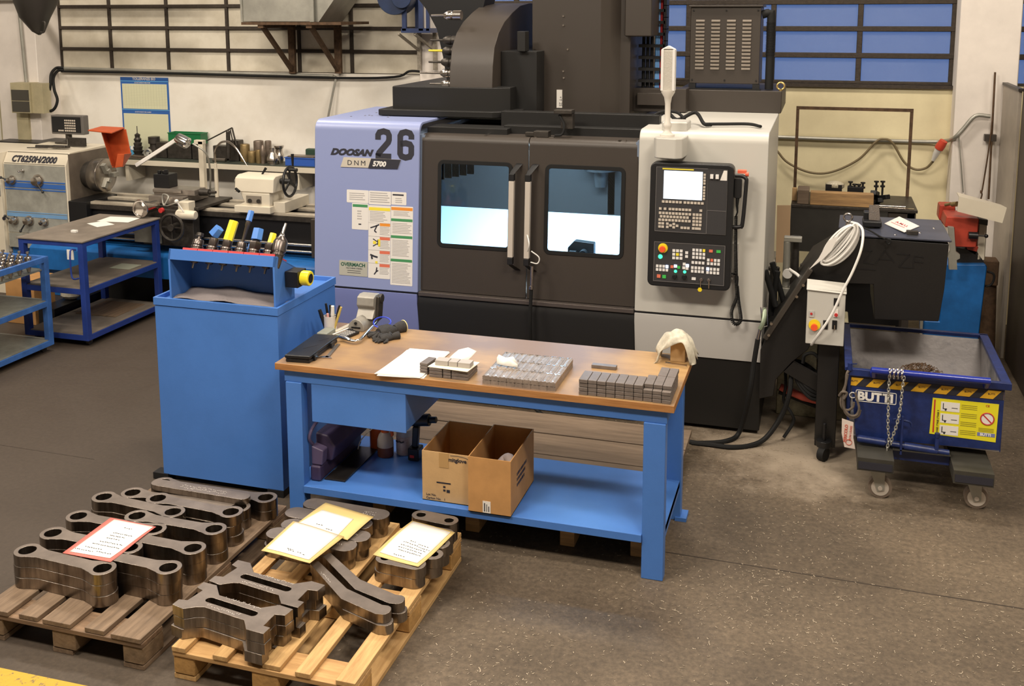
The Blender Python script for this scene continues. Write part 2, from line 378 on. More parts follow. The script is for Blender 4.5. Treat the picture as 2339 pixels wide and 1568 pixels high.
def window(n, x0, x1, vbars, hbars, z0, z1, gm, bw=.035, dy=.06):
    w = tag(thing('window_%d' % n, None, None, ((x0+x1)/2, YW, z0)), kind='structure')
    fb = MB()
    for x in vbars: fb.box(x-bw/2, x+bw/2, YW+dy-.02, YW+dy+.03, z0, z1)
    for z in hbars: fb.box(x0, x1, YW+dy-.025, YW+dy+.035, z-bw/2, z+bw/2)
    build(fb, 'window_frame', M_bar, w, bev=.006)
    vb = sorted(vbars); hb = sorted(hbars)
    for i in range(len(vb)-1):
        for j in range(len(hb)-1):
            build(MB().box(vb[i], vb[i+1], YW+dy+.003, YW+dy+.009, hb[j], hb[j+1]), 'window_pane', gm, w)
    return w
def vx(us, v=100): return [PY(u, v, YW+.06).x for u in us]
def hz(vs, u): return [PY(u, v, YW+.06).z for v in vs]
lz = hz([168, 116, 64.5, 13], 640); lz.sort(); lz += [lz[-1]+(lz[1]-lz[0])*k for k in (1, 2, 3)]
window(1, -8.02, -3.73, [-8.02]+vx([254, 384, 521, 684, 804])+[-3.74], lz, lz[0], lz[-1], M_pane)
rz_ = hz([191, 127, 66, 4], 1960); rz_.sort(); rz_ += [rz_[-1]+(rz_[1]-rz_[0])*k for k in (1, 2, 3)]
window(2, -3.28, 1.03, [-3.27]+vx([1180, 1375, 1493, 1572, 1765, 1963])+[1.02], rz_, rz_[0], rz_[-1], M_glass, .045)
window(3, 1.49, 3.5, [1.49, 1.95, 2.4, 2.9, 3.5], rz_, rz_[0], rz_[-1], M_glass, .045)
window(4, -12, -8.55, [-12, -11.2, -10.4, -9.5, -8.55], lz, lz[0], lz[-1], M_pane)
struct(MB().box(3.5, 7, YW, YW+.3, 2.0, 4.6).box(-14, -12, YW, YW+.3, 2, 4.6), 'wall_back_upper', M_wall)
struct(MB().box(-2.6, 1.03, YW-.03, YW+.1, zs_r-.03, zs_r+.0), 'trim_4', M_bar)
# painted line on the floor
def yellow_mat():
    m = mat('worn_yellow_floor_paint', (.50, .32, .035), .6, col2=(.14, .105, .07), vscale=26, bump=.3, bscale=60, thr=(.36, .44)); return m
lnp = [PZ(0, 1527), PZ(220, 1573), PZ(120, 1640), PZ(-160, 1600)]
fl = MB().prism([(q.x, q.y, .0005) for q in lnp], (0, 0, .0015)); struct(fl, 'trim_5', yellow_mat())
fj = MB()
a_, b_ = PZ(1520, 1262), PZ(2339, 1392); fj.prism([(a_.x, a_.y-.004, .0002), (b_.x, b_.y-.004, .0002), (b_.x, b_.y+.004, .0002), (a_.x, a_.y+.004, .0002)], (0, 0, .0006))
a_, b_ = PZ(0, 1017), PZ(215, 1050); fj.prism([(a_.x, a_.y-.003, .0002), (b_.x, b_.y-.003, .0002), (b_.x, b_.y+.003, .0002), (a_.x, a_.y+.003, .0002)], (0, 0, .0006))
struct(fj, 'trim_6', M_bar)
sw_ = MB(); rs = random.Random(3)
for k in range(5200):
    if rs.random() < .5: x = rs.uniform(-2.2, 2.2); y = rs.uniform(2.6, 7.2)
    else: cx_, cy_, r_ = rs.choice(((-.1, 5.4, .8), (.3, 3.9, .7), (-1.2, 3.6, .5), (.9, 4.6, .7), (-.3, 6.3, .4), (1.2, 3.4, .5), (-.2, 4.5, .5))); x = rs.gauss(cx_, r_*.5); y = rs.gauss(cy_, r_*.5)
    if x < -2.0 and y < 4.6: continue
    a = rs.uniform(0, 6.28); l = rs.uniform(.002, .009)*(1 if rs.random() < .93 else 2.2); w_ = rs.uniform(.0006, .0021); cv_ = rs.uniform(-.9, .9); px0, py0 = x, y; vs_ = []
    for j in range(4):
        nx, ny = -math.sin(a), math.cos(a); vs_ += [(px0+nx*w_, py0+ny*w_, .0008+.0015*(j % 2)), (px0-nx*w_, py0-ny*w_, .0022)]; px0 += l*math.cos(a)*.6; py0 += l*math.sin(a)*.6; a += cv_
    sw_.add(vs_, [(2*j, 2*j+1, 2*j+3, 2*j+2) for j in range(3)])
tag(build(sw_, 'floor_swarf', mat('pale_swarf', (.36, .295, .215), .6), org=(0, 4.5, 0), smooth=0), 'tiny pale metal shavings scattered over the concrete floor', 'metal shavings', kind='stuff')
#@@MACHINE
# ------------------------------------------------------------------ machining centre
MC = thing('machining_centre', 'large machining centre with lilac left panel, dark double doors, off-white right panel and number 26', 'machine', (-1.85, 7.2, 0))
def fy(z): return 6.30+max(0.0, z-.75)*.07
def FP(x, z, d=0.0): return (x, fy(z)-d, z)
FU = V(0, .07, 1).normalized(); FN = V(0, -1, .07).normalized()
def fbox(mb, x0, x1, z0, z1, d0, d1, mi=0):
    vs = [FP(x, z, d) for d in (d0, d1) for x, z in ((x0, z0), (x1, z0), (x1, z1), (x0, z1))]
    return mb.add(vs, [(0, 1, 2, 3), (7, 6, 5, 4), (0, 4, 5, 1), (1, 5, 6, 2), (2, 6, 7, 3), (3, 7, 4, 0)], mi)
def fpoly(mb, pts, d0, d1, mi=0): return mb.prism([FP(x, z, d0) for x, z in pts], (0, -(d1-d0), 0), mi)
def ftext(s, size, m, parent, x, z, d, **k): return text(s, size, m, parent, FP(x, z, d), (1, 0, 0), FU, **k)
def prof(top, yb, r=.07, zb=.775):
    p = [(fy(zb), zb)]
    yt = fy(top-r); p.append((yt, top-r))
    for k in range(1, 7): a = PI-PI/2*k/6; p.append((yt+r+r*math.cos(a), top-r+r*math.sin(a)))
    return p+[(yb, top), (yb, zb)]
def side(mb, x0, x1, pr): return mb.prism([(x0, y, z) for y, z in pr], (x1-x0, 0, 0))
low = [(6.30, .77), (6.30, .705), (6.40, .50), (6.40, .02), (8.3, .02), (8.3, .77)]
lsh = MB(); po = prof(1.925, 7.4)[:-1]; pin = [(y+.02, z-(.02 if z > 1.85 else 0)) for y, z in po[:-1]]+[(7.4, 1.905)]
side(lsh, -3.345, -2.57, po+pin[::-1]); lsh.prism([(-3.345, y, z) for y, z in [(6.33, .775)]+[(q[0]+.021, q[1]-.021 if q[1] > 1.85 else q[1]) for q in po[1:-1]]+[(7.39, 1.90), (7.39, .775)]], (.02, 0, 0)); build(lsh, 'lilac_side_panel', M_lilac, MC, bev=.006, label='lilac upper left panel')
build(side(MB(), -3.345, -2.575, [(6.30, .765), (6.30, .705), (6.34, .50), (6.40, .03), (8.3, .03), (8.3, .765)]), 'lilac_base_panel', M_lilac2, MC, bev=.003)  # darker copy of the upper lilac; shade of the slope put into the colour
wr = side(MB(), -1.093, -.305, prof(1.925, 7.72)); build(wr, 'off_white_side_panel', M_offw, MC, bev=.006, label='off-white upper right panel')
build(side(MB(), -1.093, -.305, [(6.30, .765), (6.30, .705), (6.335, .50), (8.3, .50), (8.3, .765)]), 'off_white_base_panel', M_offw2, MC, bev=.003)  # off-white taken down a little, the sloping face's shade is in the colour
build(side(MB(), -1.093, -.305, [(6.345, .495), (6.40, .03), (8.6, .03), (8.6, .495)]).box(-3.3, -.33, 6.47, 8.6, 0, .035), 'black_plinth', M_black, MC, bev=.004)
build(side(MB(), -2.573, -1.095, [(6.315, .755), (6.30, .70), (6.38, .03), (6.6, .03), (6.6, .755)]), 'front_skirt', M_blk2 if 0 else M_black, MC, bev=.004)
# enclosure: back, cavity walls, roof
cv = MB().box(-3.32, -1.093, 7.62, 7.7, .78, 1.85); cv.box(-3.32, -3.30, 6.45, 7.62, .78, 1.85); cv.box(-3.30, -2.60, 6.42, 7.62, 1.84, 1.855); cv.box(-1.108, -1.093, 6.4, 7.62, .78, 1.85)
M_cavity = mat('enclosure_sheet', (.20, .25, .34), .35, .1); M_slope = mat('bright_splash_sheet', (.82, .84, .84), .5)
cv.prism([(-2.60, fy(.78)+.036, .78), (-2.60, fy(1.84)+.036, 1.84), (-2.60, 6.60, 1.84), (-2.60, 6.60, .78)], (.055, 0, 0)); cv.prism([(-1.108, fy(.78)+.036, .78), (-1.108, fy(1.84)+.036, 1.84), (-1.108, 6.60, 1.84), (-1.108, 6.60, .78)], (-.01, 0, 0)); build(cv, 'cavity_wall', M_cavity, MC)
sl = MB(); sl.prism([(-3.29, 6.42, .80), (-3.29, 6.42, .76), (-3.29, 7.6, .76), (-3.29, 7.6, 1.40), (-3.29, 7.50, 1.36), (-3.29, 7.15, 1.05), (-3.29, 6.9, .86)], (2.17, 0, 0)); build(sl, 'splash_tray', M_slope, MC)
cr_ = MB()
for k in range(6): cr_.box(-2.86+.060*k, -2.803+.060*k, 7.3, 7.32, 1.375+.013*k, 1.80)
build(cr_, 'hanging_strip_curtain', mat('teal_curtain', (.55, .75, .78), .6), MC)
sp = MB().cyl((-1.52, 7.25, 1.85), (-1.52, 7.25, 1.52), .14, .12, 24).cyl((-1.52, 7.25, 1.52), (-1.52, 7.25, 1.40), .06, .045, 20)
build(sp, 'spindle_head', M_dsteel, MC); build(MB().box(-1.475, -1.425, 7.3, 7.34, 1.19, 1.85), 'guide_rail', mat('wet_grey_rail', (.16, .15, .15), .4), MC)
build(MB().tube([(-2.05, 7.32, 1.185), (-1.93, 7.32, 1.20), (-1.80, 7.32, 1.235), (-1.70, 7.32, 1.262), (-1.60, 7.32, 1.235), (-1.50, 7.32, 1.20), (-1.40, 7.32, 1.19)], [.014, .016, .018, .016, .010, .008, .008], 8, smooth=4), 'wavy_wiper_seal', MATS['wet_grey_rail'], MC)
tb = MB().box(-2.4, -1.15, 6.62, 7.05, .86, .93).box(-2.1, -1.2, 6.6, 6.62, .93, .96); build(tb, 'work_table', M_pol, MC)
vs = MB().prism([(-1.615, 6.65, .93), (-1.615, 6.65, 1.075), (-1.57, 6.65, 1.125), (-1.435, 6.65, 1.115), (-1.435, 6.65, .93)], (0, .06, 0)).cyl((-1.50, 6.60, 1.05), (-1.50, 6.66, 1.05), .025).box(-1.60, -1.55, 6.62, 6.66, .95, 1.06); build(vs, 'clamping_vice', M_dsteel, MC, bev=.004)
ld = MB().box(-2.40, -1.30, 6.48, 6.52, 1.79, 1.815); build(ld, 'work_lamp', emitm('work_lamp_tube', (.7, .9, 1), 10), MC)
rf = MB().box(-3.30, -.34, 7.3, 8.3, 1.0, 1.86).box(-2.57, -1.093, 6.47, 7.4, 1.80, 1.835); build(rf, 'roof_sheet', M_char, MC, bev=.004)
# doors
def door(x0, x1, wx0, wx1, hx, label):
    o = rrect(x0, x1, .79, 1.80, .006); i = rrect(wx0, wx1, 1.105, 1.668, .028)
    d = build(MB().ringprism([FP(x, z, -.03) for x, z in o], [FP(x, z, -.03) for x, z in i], (0, .03, 0)), 'door', M_char, MC, bev=.003, label=label)
    t = MB(); yt = fy(1.80)+.03; pr = [(yt, 1.80)]
    for k in range(1, 7): a = PI-PI/2*k/6; pr.append((yt+.05+.05*math.cos(a), 1.80+.045*math.sin(a)))
    side(t, x0, x1, pr+[(6.78, 1.845), (6.78, 1.80)]); build(t, 'door_top', M_char, d)
    o = rrect(wx0-.012, wx1+.012, 1.093, 1.680, .04); i = rrect(wx0+.014, wx1-.014, 1.119, 1.654, .016)
    build(MB().ringprism([FP(x, z, -.032) for x, z in o], [FP(x, z, -.032) for x, z in i], (0, -.008, 0)), 'window_gasket', M_rub, d, bev=.002)
    build(fpoly(MB(), rrect(wx0, wx1, 1.107, 1.666, .02), -.045, -.04), 'door_glass', M_dglass, d)
    h = MB(); fbox(h, hx-.018, hx+.018, 1.075, 1.575, .035, .065); hd = build(h, 'handle', M_alu, d, bev=.004, label='pale aluminium door handle')
    for s in (1, -1):
        e = MB()
        z0 = 1.575 if s > 0 else 1.075
        fbox(e, hx-.018, hx+.018, z0, z0+.045*s, .03, .068) if s > 0 else fbox(e, hx-.018, hx+.018, z0+.045*s, z0, .03, .068)
        e.prism([FP(hx-.014, z0+.04*s, .066), FP(hx+.016, z0+.04*s, .066), FP(hx+.05, z0+.10*s, -.03), FP(hx+.015, z0+.10*s, -.03)], (0, .03, .02*s))
        build(e, 'handle_bracket', M_blk2, hd, bev=.003)
    return d
def dglass():
    m = bpy.data.materials.new('tinted_door_glass'); m.use_nodes = True; nt = m.node_tree; N = nt.nodes; L = nt.links; N.remove(N['Principled BSDF'])
    t = N.new('ShaderNodeBsdfTransparent'); t.inputs[0].default_value = (.66, .84, 1, 1); g = N.new('ShaderNodeBsdfGlossy'); g.inputs['Roughness'].default_value = .05
    fr = N.new('ShaderNodeFresnel'); fr.inputs[0].default_value = 1.45; mx = N.new('ShaderNodeMixShader'); L.new(fr.outputs[0], mx.inputs[0]); L.new(t.outputs[0], mx.inputs[1]); L.new(g.outputs[0], mx.inputs[2]); L.new(mx.outputs[0], N['Material Output'].inputs[0]); return m
M_dglass = dglass()
door(-2.562, -1.820, -2.433, -1.936, -1.905, 'left charcoal sliding door')
door(-1.814, -1.098, -1.692, -1.190, -1.795, 'right charcoal sliding door')
build(side(MB(), -2.565, -1.096, [(6.298, .757), (6.298, .785), (6.40, .79), (6.40, .757)]), 'door_rail', mat('rail_grey', (.12, .10, .09), .35, .5), MC, bev=.003)
# seams
build(fbox(MB(), -3.345, -2.57, .765, .775, -.01, -.004), 'panel_seam', M_blk2, MC); build(fbox(MB(), -1.093, -.305, .765, .775, -.01, -.004), 'panel_seam', M_blk2, MC)
# door interlock and tail cable with air nozzle
il = MB().box(-1.80, -1.70, 6.45, 6.52, 1.845, 1.885).box(-1.86, -1.80, 6.46, 6.50, 1.85, 1.875); build(il, 'door_interlock', M_dsteel, MC, bev=.003); build(MB().box(-1.63, -1.55, 6.50, 6.56, 1.90, 2.0).box(-1.67, -1.55, 6.47, 6.56, 2.0, 2.025), 'interlock_post', M_dsteel, MC, bev=.003)
build(MB().tube([(-1.64, 6.5, 1.99), (-1.60, 6.47, 1.93), (-1.61, 6.46, 1.87), (-1.66, 6.46, 1.86)], .008, smooth=6), 'interlock_cable', M_rub, MC)
nz = MB().cyl(FP(-1.755, 1.03, .06), FP(-1.758, .90, .06), .011).cyl(FP(-1.758, .90, .06), FP(-1.76, .88, .06), .017); build(nz, 'air_gun_nozzle', M_pol, MC)
build(MB().tube([FP(-1.758, .89, .06), FP(-1.765, .6, .05), (-1.77, 6.34, .3), (-1.76, 6.3, .08), (-1.6, 6.2, .02)], .012, smooth=6), 'air_hose', M_rub, MC)
build(MB().tube([FP(-1.80, 1.25, .05), FP(-1.77, 1.18, .09), FP(-1.79, 1.12, .06)], .004, smooth=5).tube([FP(-1.76, 1.13, .07), FP(-1.71, 1.09, .06), FP(-1.72, 1.05, .06), FP(-1.76, 1.06, .08)], .004, smooth=5), 'cable_tie', M_white, MC)
# lettering on the lilac panel
def stroke(mb, pts, w, d0, d1):
    P = [V(x, z, 0) for x, z in pts]; n = len(P); L_ = []; R_2 = []
    for i in range(n):
        a = (P[i]-P[i-1]).normalized() if i else (P[1]-P[0]).normalized(); b = (P[i+1]-P[i]).normalized() if i < n-1 else a
        t = (a+b).normalized(); nn = V(-t.y, t.x, 0); k = w/2/max(.5, nn.dot(V(-a.y, a.x, 0))); L_.append(P[i]+nn*k); R_2.append(P[i]-nn*k)
    for i in range(n-1): mb.prism([FP(q.x, q.y, d0) for q in (L_[i], L_[i+1], R_2[i+1], R_2[i])], (0, -(d1-d0), 0))
dg = MB()
for ox, path in ((-2.886, [(.018, .128), (.018, .160), (.028, .178), (.056, .186), (.084, .178), (.094, .158), (.094, .130), (.088, .112), (.026, .040), (.018, .018)]), (-2.886, [(.002, .016), (.110, .016)]), (-2.724, [(.094, .138), (.094, .160), (.084, .178), (.056, .186), (.028, .178), (.018, .158), (.018, .040), (.028, .022), (.056, .014), (.084, .022), (.094, .040), (.094, .088), (.084, .104), (.056, .111), (.020, .106)])):
    stroke(dg, [(ox+.001+(x-.056)*1.06+.056, 1.674+z) for x, z in path], .040, 0, .002)
build(dg, 'number_26', M_ink, MC, smooth=0)
ftext('DOOSAN', .058, M_ink, MC, -3.222, 1.690, .001, shear=.35, bold=.0035, sx=1.22, ext=.002)
bd = MB(); fpoly(bd, [(-3.145, 1.607), (-2.722, 1.611), (-2.700, 1.673), (-3.122, 1.674)], 0, .006); bdo = build(bd, 'model_badge', mat('badge_silver', (.58, .53, .44), .35, .1), MC)
build(fpoly(MB(), [(-2.938, 1.607), (-2.722, 1.611), (-2.700, 1.673), (-2.916, 1.673)], .006, .008), 'badge_field', M_ink, bdo)
[ftext(c_, .048, M_ink, bdo, x, 1.623, .0065, sx=1.05) for c_, x in (('D', -3.095), ('N', -3.045), ('M', -2.995))]; ftext('5700', .048, M_white, bdo, -2.905, 1.623, .0085, shear=.2, bold=.002, sx=1.0)
# stickers
M_stick = mat('sticker_white', (.74, .71, .66), .45); M_txt = mat('small_print_grey', (.42, .40, .38), .6)
M_sg = mat('sticker_green', (.06, .26, .10), .5); M_so = mat('sticker_orange', (.75, .27, .03), .5); M_sy = mat('sticker_yellow', (.80, .66, .05), .5); M_sr = mat('sticker_red', (.66, .16, .09), .5)
def sticker(x0, x1, z0, z1, items, name='sticker'):
    s = build(fpoly(MB(), rrect(x0, x1, z0, z1, .006), 0, .0015), name, M_stick, MC)
    mats = [M_txt, M_sg, M_so, M_sy, M_sr, M_ink]; mb = MB()
    for (k, a, b, c, d) in items: fbox(mb, x0+a, x0+b, z1-c, z1-d, .0015, .0025, k)
    if items: build(mb, 'print', mats, s)
    return s
def lines(x0, x1, t, b, n, r=None):
    return [(0, x0, x1-random.random()*(x1-x0)*.25, t+(b-t)*(i+.4)/n, t+(b-t)*i/n) for i in range(n)]
sticker(-3.099, -2.936, 1.365, 1.453, lines(.02, .14, .02, .075, 4))
sticker(-2.934, -2.770, 1.36, 1.453, lines(.01, .155, .01, .085, 5)); sticker(-2.768, -2.658, 1.366, 1.453, [(0, .0, .002, .08, .01), (5, .01, .09, .024, .014)]+lines(.03, .08, .04, .08, 3))
sticker(-3.059, -2.936, 1.182, 1.363, [(1, .006, .117, .026, .008)]+lines(.04, .075, .05, .12, 4)+[(5, .05, .07, .148, .14)])
sa = sticker(-2.935, -2.772, .854, 1.355, [(3, .003, .160, .035, .014)]+lines(.01, .14, .042, .115, 7)+[(2, .085, .16, .14, .12)]+lines(.085, .16, .145, .205, 6)+[(4, .085, .16, .235, .215)]+lines(.085, .16, .24, .30, 6)+[(4, .085, .16, .33, .31), (4, .085, .16, .42, .40)]+lines(.085, .16, .335, .39, 6)+lines(.085, .16, .425, .475, 5)+[(0, 0, .163, .121, .119), (0, 0, .163, .213, .211), (0, 0, .163, .308, .306), (0, 0, .163, .398, .396)])
pc = MB()
def fig(px, pz, segs, w=.008, mi=0):
    for (a, b, c, d) in segs: pc.beam(FP(px+a, pz+b, .0025), FP(px+c, pz+d, .0025), w, .001, up=FN, mi=mi)
fig(-2.92, 1.18, [(0, .02, .03, .03), (.03, .03, .065, .045), (.05, .04, .03, .0), (.03, .0, .045, -.01)]); fig(-2.91, 1.085, [(.045, 0, .045, .035), (.045, .02, .01, .04), (.045, .01, .01, -.01)], .006); fig(-2.92, .985, [(0, .03, .03, .02), (.03, .02, .055, .015), (.01, .02, .015, 0)], .012); fig(-2.9, .90, [(.03, .03, .025, 0), (.025, 0, .01, -.02), (.025, 0, .04, .01)], .008)
fbox(pc, -2.862, -2.846, 1.075, 1.125, .0015, .003, 1); fbox(pc, -2.90, -2.877, 1.09, 1.11, .0015, .0025, 1); fbox(pc, -2.882, -2.865, .955, .972, .0015, .0025, 1)
build(pc, 'warning_pictogram', [M_ink, M_sy], sa)
sticker(-2.770, -2.609, .818, 1.358, [(2, .003, .158, .028, .008)]+lines(.02, .15, .035, .07, 4)+[(1, .002, .158, .103, .085)]+lines(.012, .155, .115, .19, 7)+[(1, .002, .158, .218, .200)]+lines(.012, .15, .23, .345, 12)+[(1, .002, .158, .378, .360)]+lines(.012, .15, .39, .53, 14))
ov = build(fpoly(MB(), rrect(-3.152, -2.939, .859, .962, .004), 0, .003), 'dealer_plate', mat('plate_silver_green', (.46, .45, .38), .4, .1), MC)
ftext('OVERMACH', .034, mat('dark_green_ink', (.02, .09, .05), .5), ov, -3.140, .925, .0035, bold=.001, sx=1.0); ftext('MACCHINE UTENSILI', .013, M_ink, ov, -3.10, .907, .0035)
lm = MB(); [fbox(lm, -3.09, -2.99, .893-.014*i, .896-.014*i, .003, .0036) for i in range(2)]; build(lm, 'print', M_ink, ov)
# arm and control panel
arm = MB(); arm.prism([(x, y, 1.775) for x, y in ((-.975, 6.22), (-.955, 6.19), (-.84, 6.17), (-.80, 6.20), (-.792, 6.30), (-.792, 6.40), (-.975, 6.40))], (0, 0, .125)); ao = build(arm, 'panel_arm', M_offw, MC, bev=.008, seg=2)
build(MB().box(-.96, -.80, 6.42, 6.60, 1.90, 1.975), 'arm_hood', M_offw, MC, bev=.012, seg=2)
CP = MB(); D0, D1 = .07, .16
fpoly(CP, rrect(-.992, -.492, .988, 1.748, .035), D0, D1); cpo = build(CP, 'control_panel', M_blk2, MC, bev=.008, seg=2, label='black control panel with screen and keys')
build(fbox(fbox(fbox(MB(), -.91, -.55, 1.45, 1.62, 0, D0), -.54, -.50, 1.1, 1.6, .0, D0), -.50, -.46, 1.03, 1.25, .0, .03), 'panel_mount', M_offw2, MC)
M_bez = mat('panel_bezel', (.035, .034, .036), .4); M_key = mat('beige_keys', (.50, .44, .37), .5); M_wkey = mat('white_keys', (.72, .70, .68), .45)
M_trim = mat('grey_trim', (.25, .24, .24), .3, .6)
def frame(x0, x1, z0, z1, d, w=.003):
    return MB().ringprism([FP(x, z, d) for x, z in ((x0, z0), (x1, z0), (x1, z1), (x0, z1))], [FP(x, z, d) for x, z in ((x0+w, z0+w), (x1-w, z0+w), (x1-w, z1-w), (x0+w, z1-w))], (0, -.003, 0))
bz = build(fbox(fbox(MB(), -.953, -.530, 1.330, 1.720, D1, D1+.003), -.953, -.530, 1.022, 1.262, D1, D1+.003), 'bezel', M_bez, cpo)
for q in ((-.955, -.528, 1.328, 1.722), (-.645, -.528, 1.328, 1.722), (-.645, -.528, 1.47, 1.722), (-.955, -.528, 1.020, 1.264)): build(frame(*q, D1+.002), 'bezel_trim', M_trim, cpo)
build(fbox(MB(), -.908, -.676, 1.530, 1.701, D1+.003, D1+.005), 'screen', emitm('lit_screen', (.80, .90, 1.0), 1.7), cpo, label='glowing white screen')
build(fbox(MB(), -.918, -.73, 1.708, 1.715, D1+.003, D1+.004), 'screen_label', M_sy, cpo)
kb = MB()
def key(x, z, w=.016, h=.014, nm='key', m_=None): build(fbox(MB(), x-w/2, x+w/2, z-h/2, z+h/2, D1+.003, D1+.008), nm, m_ or M_key, cpo)
C3 = lambda a, b: (-.991+(a-20)/1188*.25*2.05, 0)
def kx(px): return -.953+(px-88)/(845-88)*.423   # across the upper bezel, photo columns
for i in range(12): key(kx(170)+i*.0208+(.006 if i > 5 else 0), 1.512)
for i in range(9): key(-.664, 1.685-i*.0175-(.005 if i > 3 else 0), .013, .013)
key(kx(140), 1.468); key(kx(192), 1.468)
for i in range(7): key(kx(245)+i*.020, 1.468)
key(kx(577), 1.468)
for r, (st, n) in enumerate(((140, 10), (152, 9), (138, 10))):
    for i in range(n): key(kx(st)+i*.0199, 1.442-r*.021, .0155, .0145)
for r in range(4):
    for i in range(3): key(kx(505)+i*.0195, 1.442-r*.0205, .0155, .0145)
for (a, b) in ((138, 0), (172, 0), (138, 1), (172, 1), (222, 0), (222, 1), (292, 0), (292, 1), (257, .5), (328, .5), (380, 1), (415, 1), (450, 1), (502, 1)): key(kx(a), 1.378-b*.020)
key(kx(552), 1.358, .035)
mats2 = [M_wkey, M_sr, mat('green_key', (.05, .45, .08), .4), M_sy, emitm('lit_key', (.6, .7, 1), 5.0), emitm('green_led', (.05, 1, .35), 2.2), M_blk2, M_pol]
def lx(px): return -.953+(px-72)/(836-72)*.423
def lz_(py): return 1.262-(py-955)/(1375-955)*.24
sl_ = .055
def lkey(px, py, mi=0, w=.017, h=.016):
    key(lx(px), lz_(py-(px-72)*sl_), w, h, 'push_button', mats2[mi])
for r in range(3):
    for i in range(3): lkey(288+i*40, 1048+r*39+i*2, 3 if (r == 1 and i == 1) else 0)
lkey(428, 1070); lkey(428, 1110)
for r in range(3):
    for i in range(4): lkey(503+i*37, 1040+r*39+i*2, 3 if (r == 0 and i == 3) else 0, .015)
for i in range(4): lkey(498+i*37, 1173+i*2, 0, .015)
for r in range(2):
    for i in range(4): lkey(495+i*37, 1228+r*38+i*2, 0, .015); lkey(664+i*37, 1145+r*38+i*2, 1 if (r == 0 and i == 1) else 0, .015); lkey(660+i*37, 1240+r*38+i*2, 4 if (i == 0 and r == 0) else 0, .015); lkey(110+i*36, 1215+r*38+i*2, 4 if (r == 0 and i == 3) else 0, .015)
lkey(688, 1050, 1, .022, .016); lkey(770, 1055, 2, .025, .016); lkey(272, 1222, 1); lkey(310, 1215, 4); lkey(347, 1228, 2); lkey(405, 1192); lkey(440, 1208, 4); lkey(402, 1232); lkey(437, 1238); lkey(130, 1325, 1, .022, .02); lkey(190, 1330, 2, .022, .02); lkey(513, 1347, 0, .024, .016)
def knob(px, py, r, l, m, name, r2=None): return build(MB().cyl(FP(lx(px), lz_(py-(px-72)*sl_), D1), FP(lx(px), lz_(py-(px-72)*sl_), D1+l), r, r2 or r*.9, 24), name, m, cpo, bev=.001)
knob(167, 1025, .031, .012, M_yel, 'stop_button_collar'); knob(163, 1030, .02, .03, mat('stop_red', (.85, .10, .03), .4), 'stop_button', .018)
knob(140, 1115, .014, .008, mats2[5], 'green_lamp'); knob(312, 1272, .010, .006, mats2[5], 'green_lamp'); knob(412, 1277, .010, .006, mats2[5], 'green_lamp')
knob(305, 1325, .015, .02, M_blk2, 'dial'); knob(410, 1330, .015, .02, M_blk2, 'dial'); knob(594, 1355, .011, .015, M_pol, 'key_switch'); knob(676, 1358, .011, .015, M_pol, 'key_switch')
build(fbox(fbox(MB(), lx(590)-.002, lx(590)+.002, .995, 1.045, D1+.012, D1+.014), lx(680)-.003, lx(680)+.003, 1.0, 1.04, D1+.012, D1+.014), 'key', M_pol, cpo)
build(MB().cyl(FP(lx(585), .99, D1+.012), FP(lx(585), .99, D1+.016), .014, n=6), 'key_fob', M_yel, cpo)
build(fbox(fbox(MB(), -.630, -.612, 1.665, 1.690, D1+.003, D1+.02), -.598, -.580, 1.665, 1.690, D1+.003, D1+.02), 'usb_cap', M_wkey, cpo)
build(fpoly(MB(), [(-.573, 1.655), (-.532, 1.655), (-.532, 1.715), (-.552, 1.715)], D1+.003, D1+.004), 'panel_sticker', M_stick, cpo)
gh = MB().tube([FP(-.49, 1.68, .12), FP(-.45, 1.68, .12), FP(-.425, 1.665, .12), FP(-.422, 1.63, .12), FP(-.435, 1.40, .12), FP(-.45, 1.375, .12), FP(-.495, 1.37, .12)], .012, 10, smooth=4); build(gh, 'grab_handle', M_blk2, cpo)
# mushroom stop beside the pendant hook
build(fbox(MB(), -.475, -.425, 1.695, 1.712, .07, .12).cyl(FP(-.43, 1.69, .11), FP(-.41, 1.69, .11), .014), 'hook', mat('hook_red', (.7, .12, .06), .4), cpo)
# warning beacon
bc = MB().lathe((-.905, 6.28, 1.90), [(.045, 0), (.045, .012), (.03, .02), (.02, .035), (.02, .05), (.026, .06), (.026, .075), (.017, .09), (.017, .20), (.024, .24), (.042, .27), (.042, .285)], n=20); bo = build(bc, 'beacon_base', M_kraft, MC)
bl = MB().box(-.945, -.865, 6.255, 6.30, 2.178, 2.43); build(bl, 'beacon_lens', mat('smoked_clear_plastic', (.50, .47, .41), .3, bump=.3, bscale=120), MC, bev=.012, seg=2)
build(MB().prism([(-.947, 6.25, 2.43), (-.863, 6.25, 2.43), (-.905, 6.25, 2.452)], (0, .055, 0)).box(-.948, -.93, 6.25, 6.305, 2.178, 2.43).box(-.88, -.862, 6.25, 6.305, 2.178, 2.43), 'beacon_frame', M_white, MC, bev=.004)
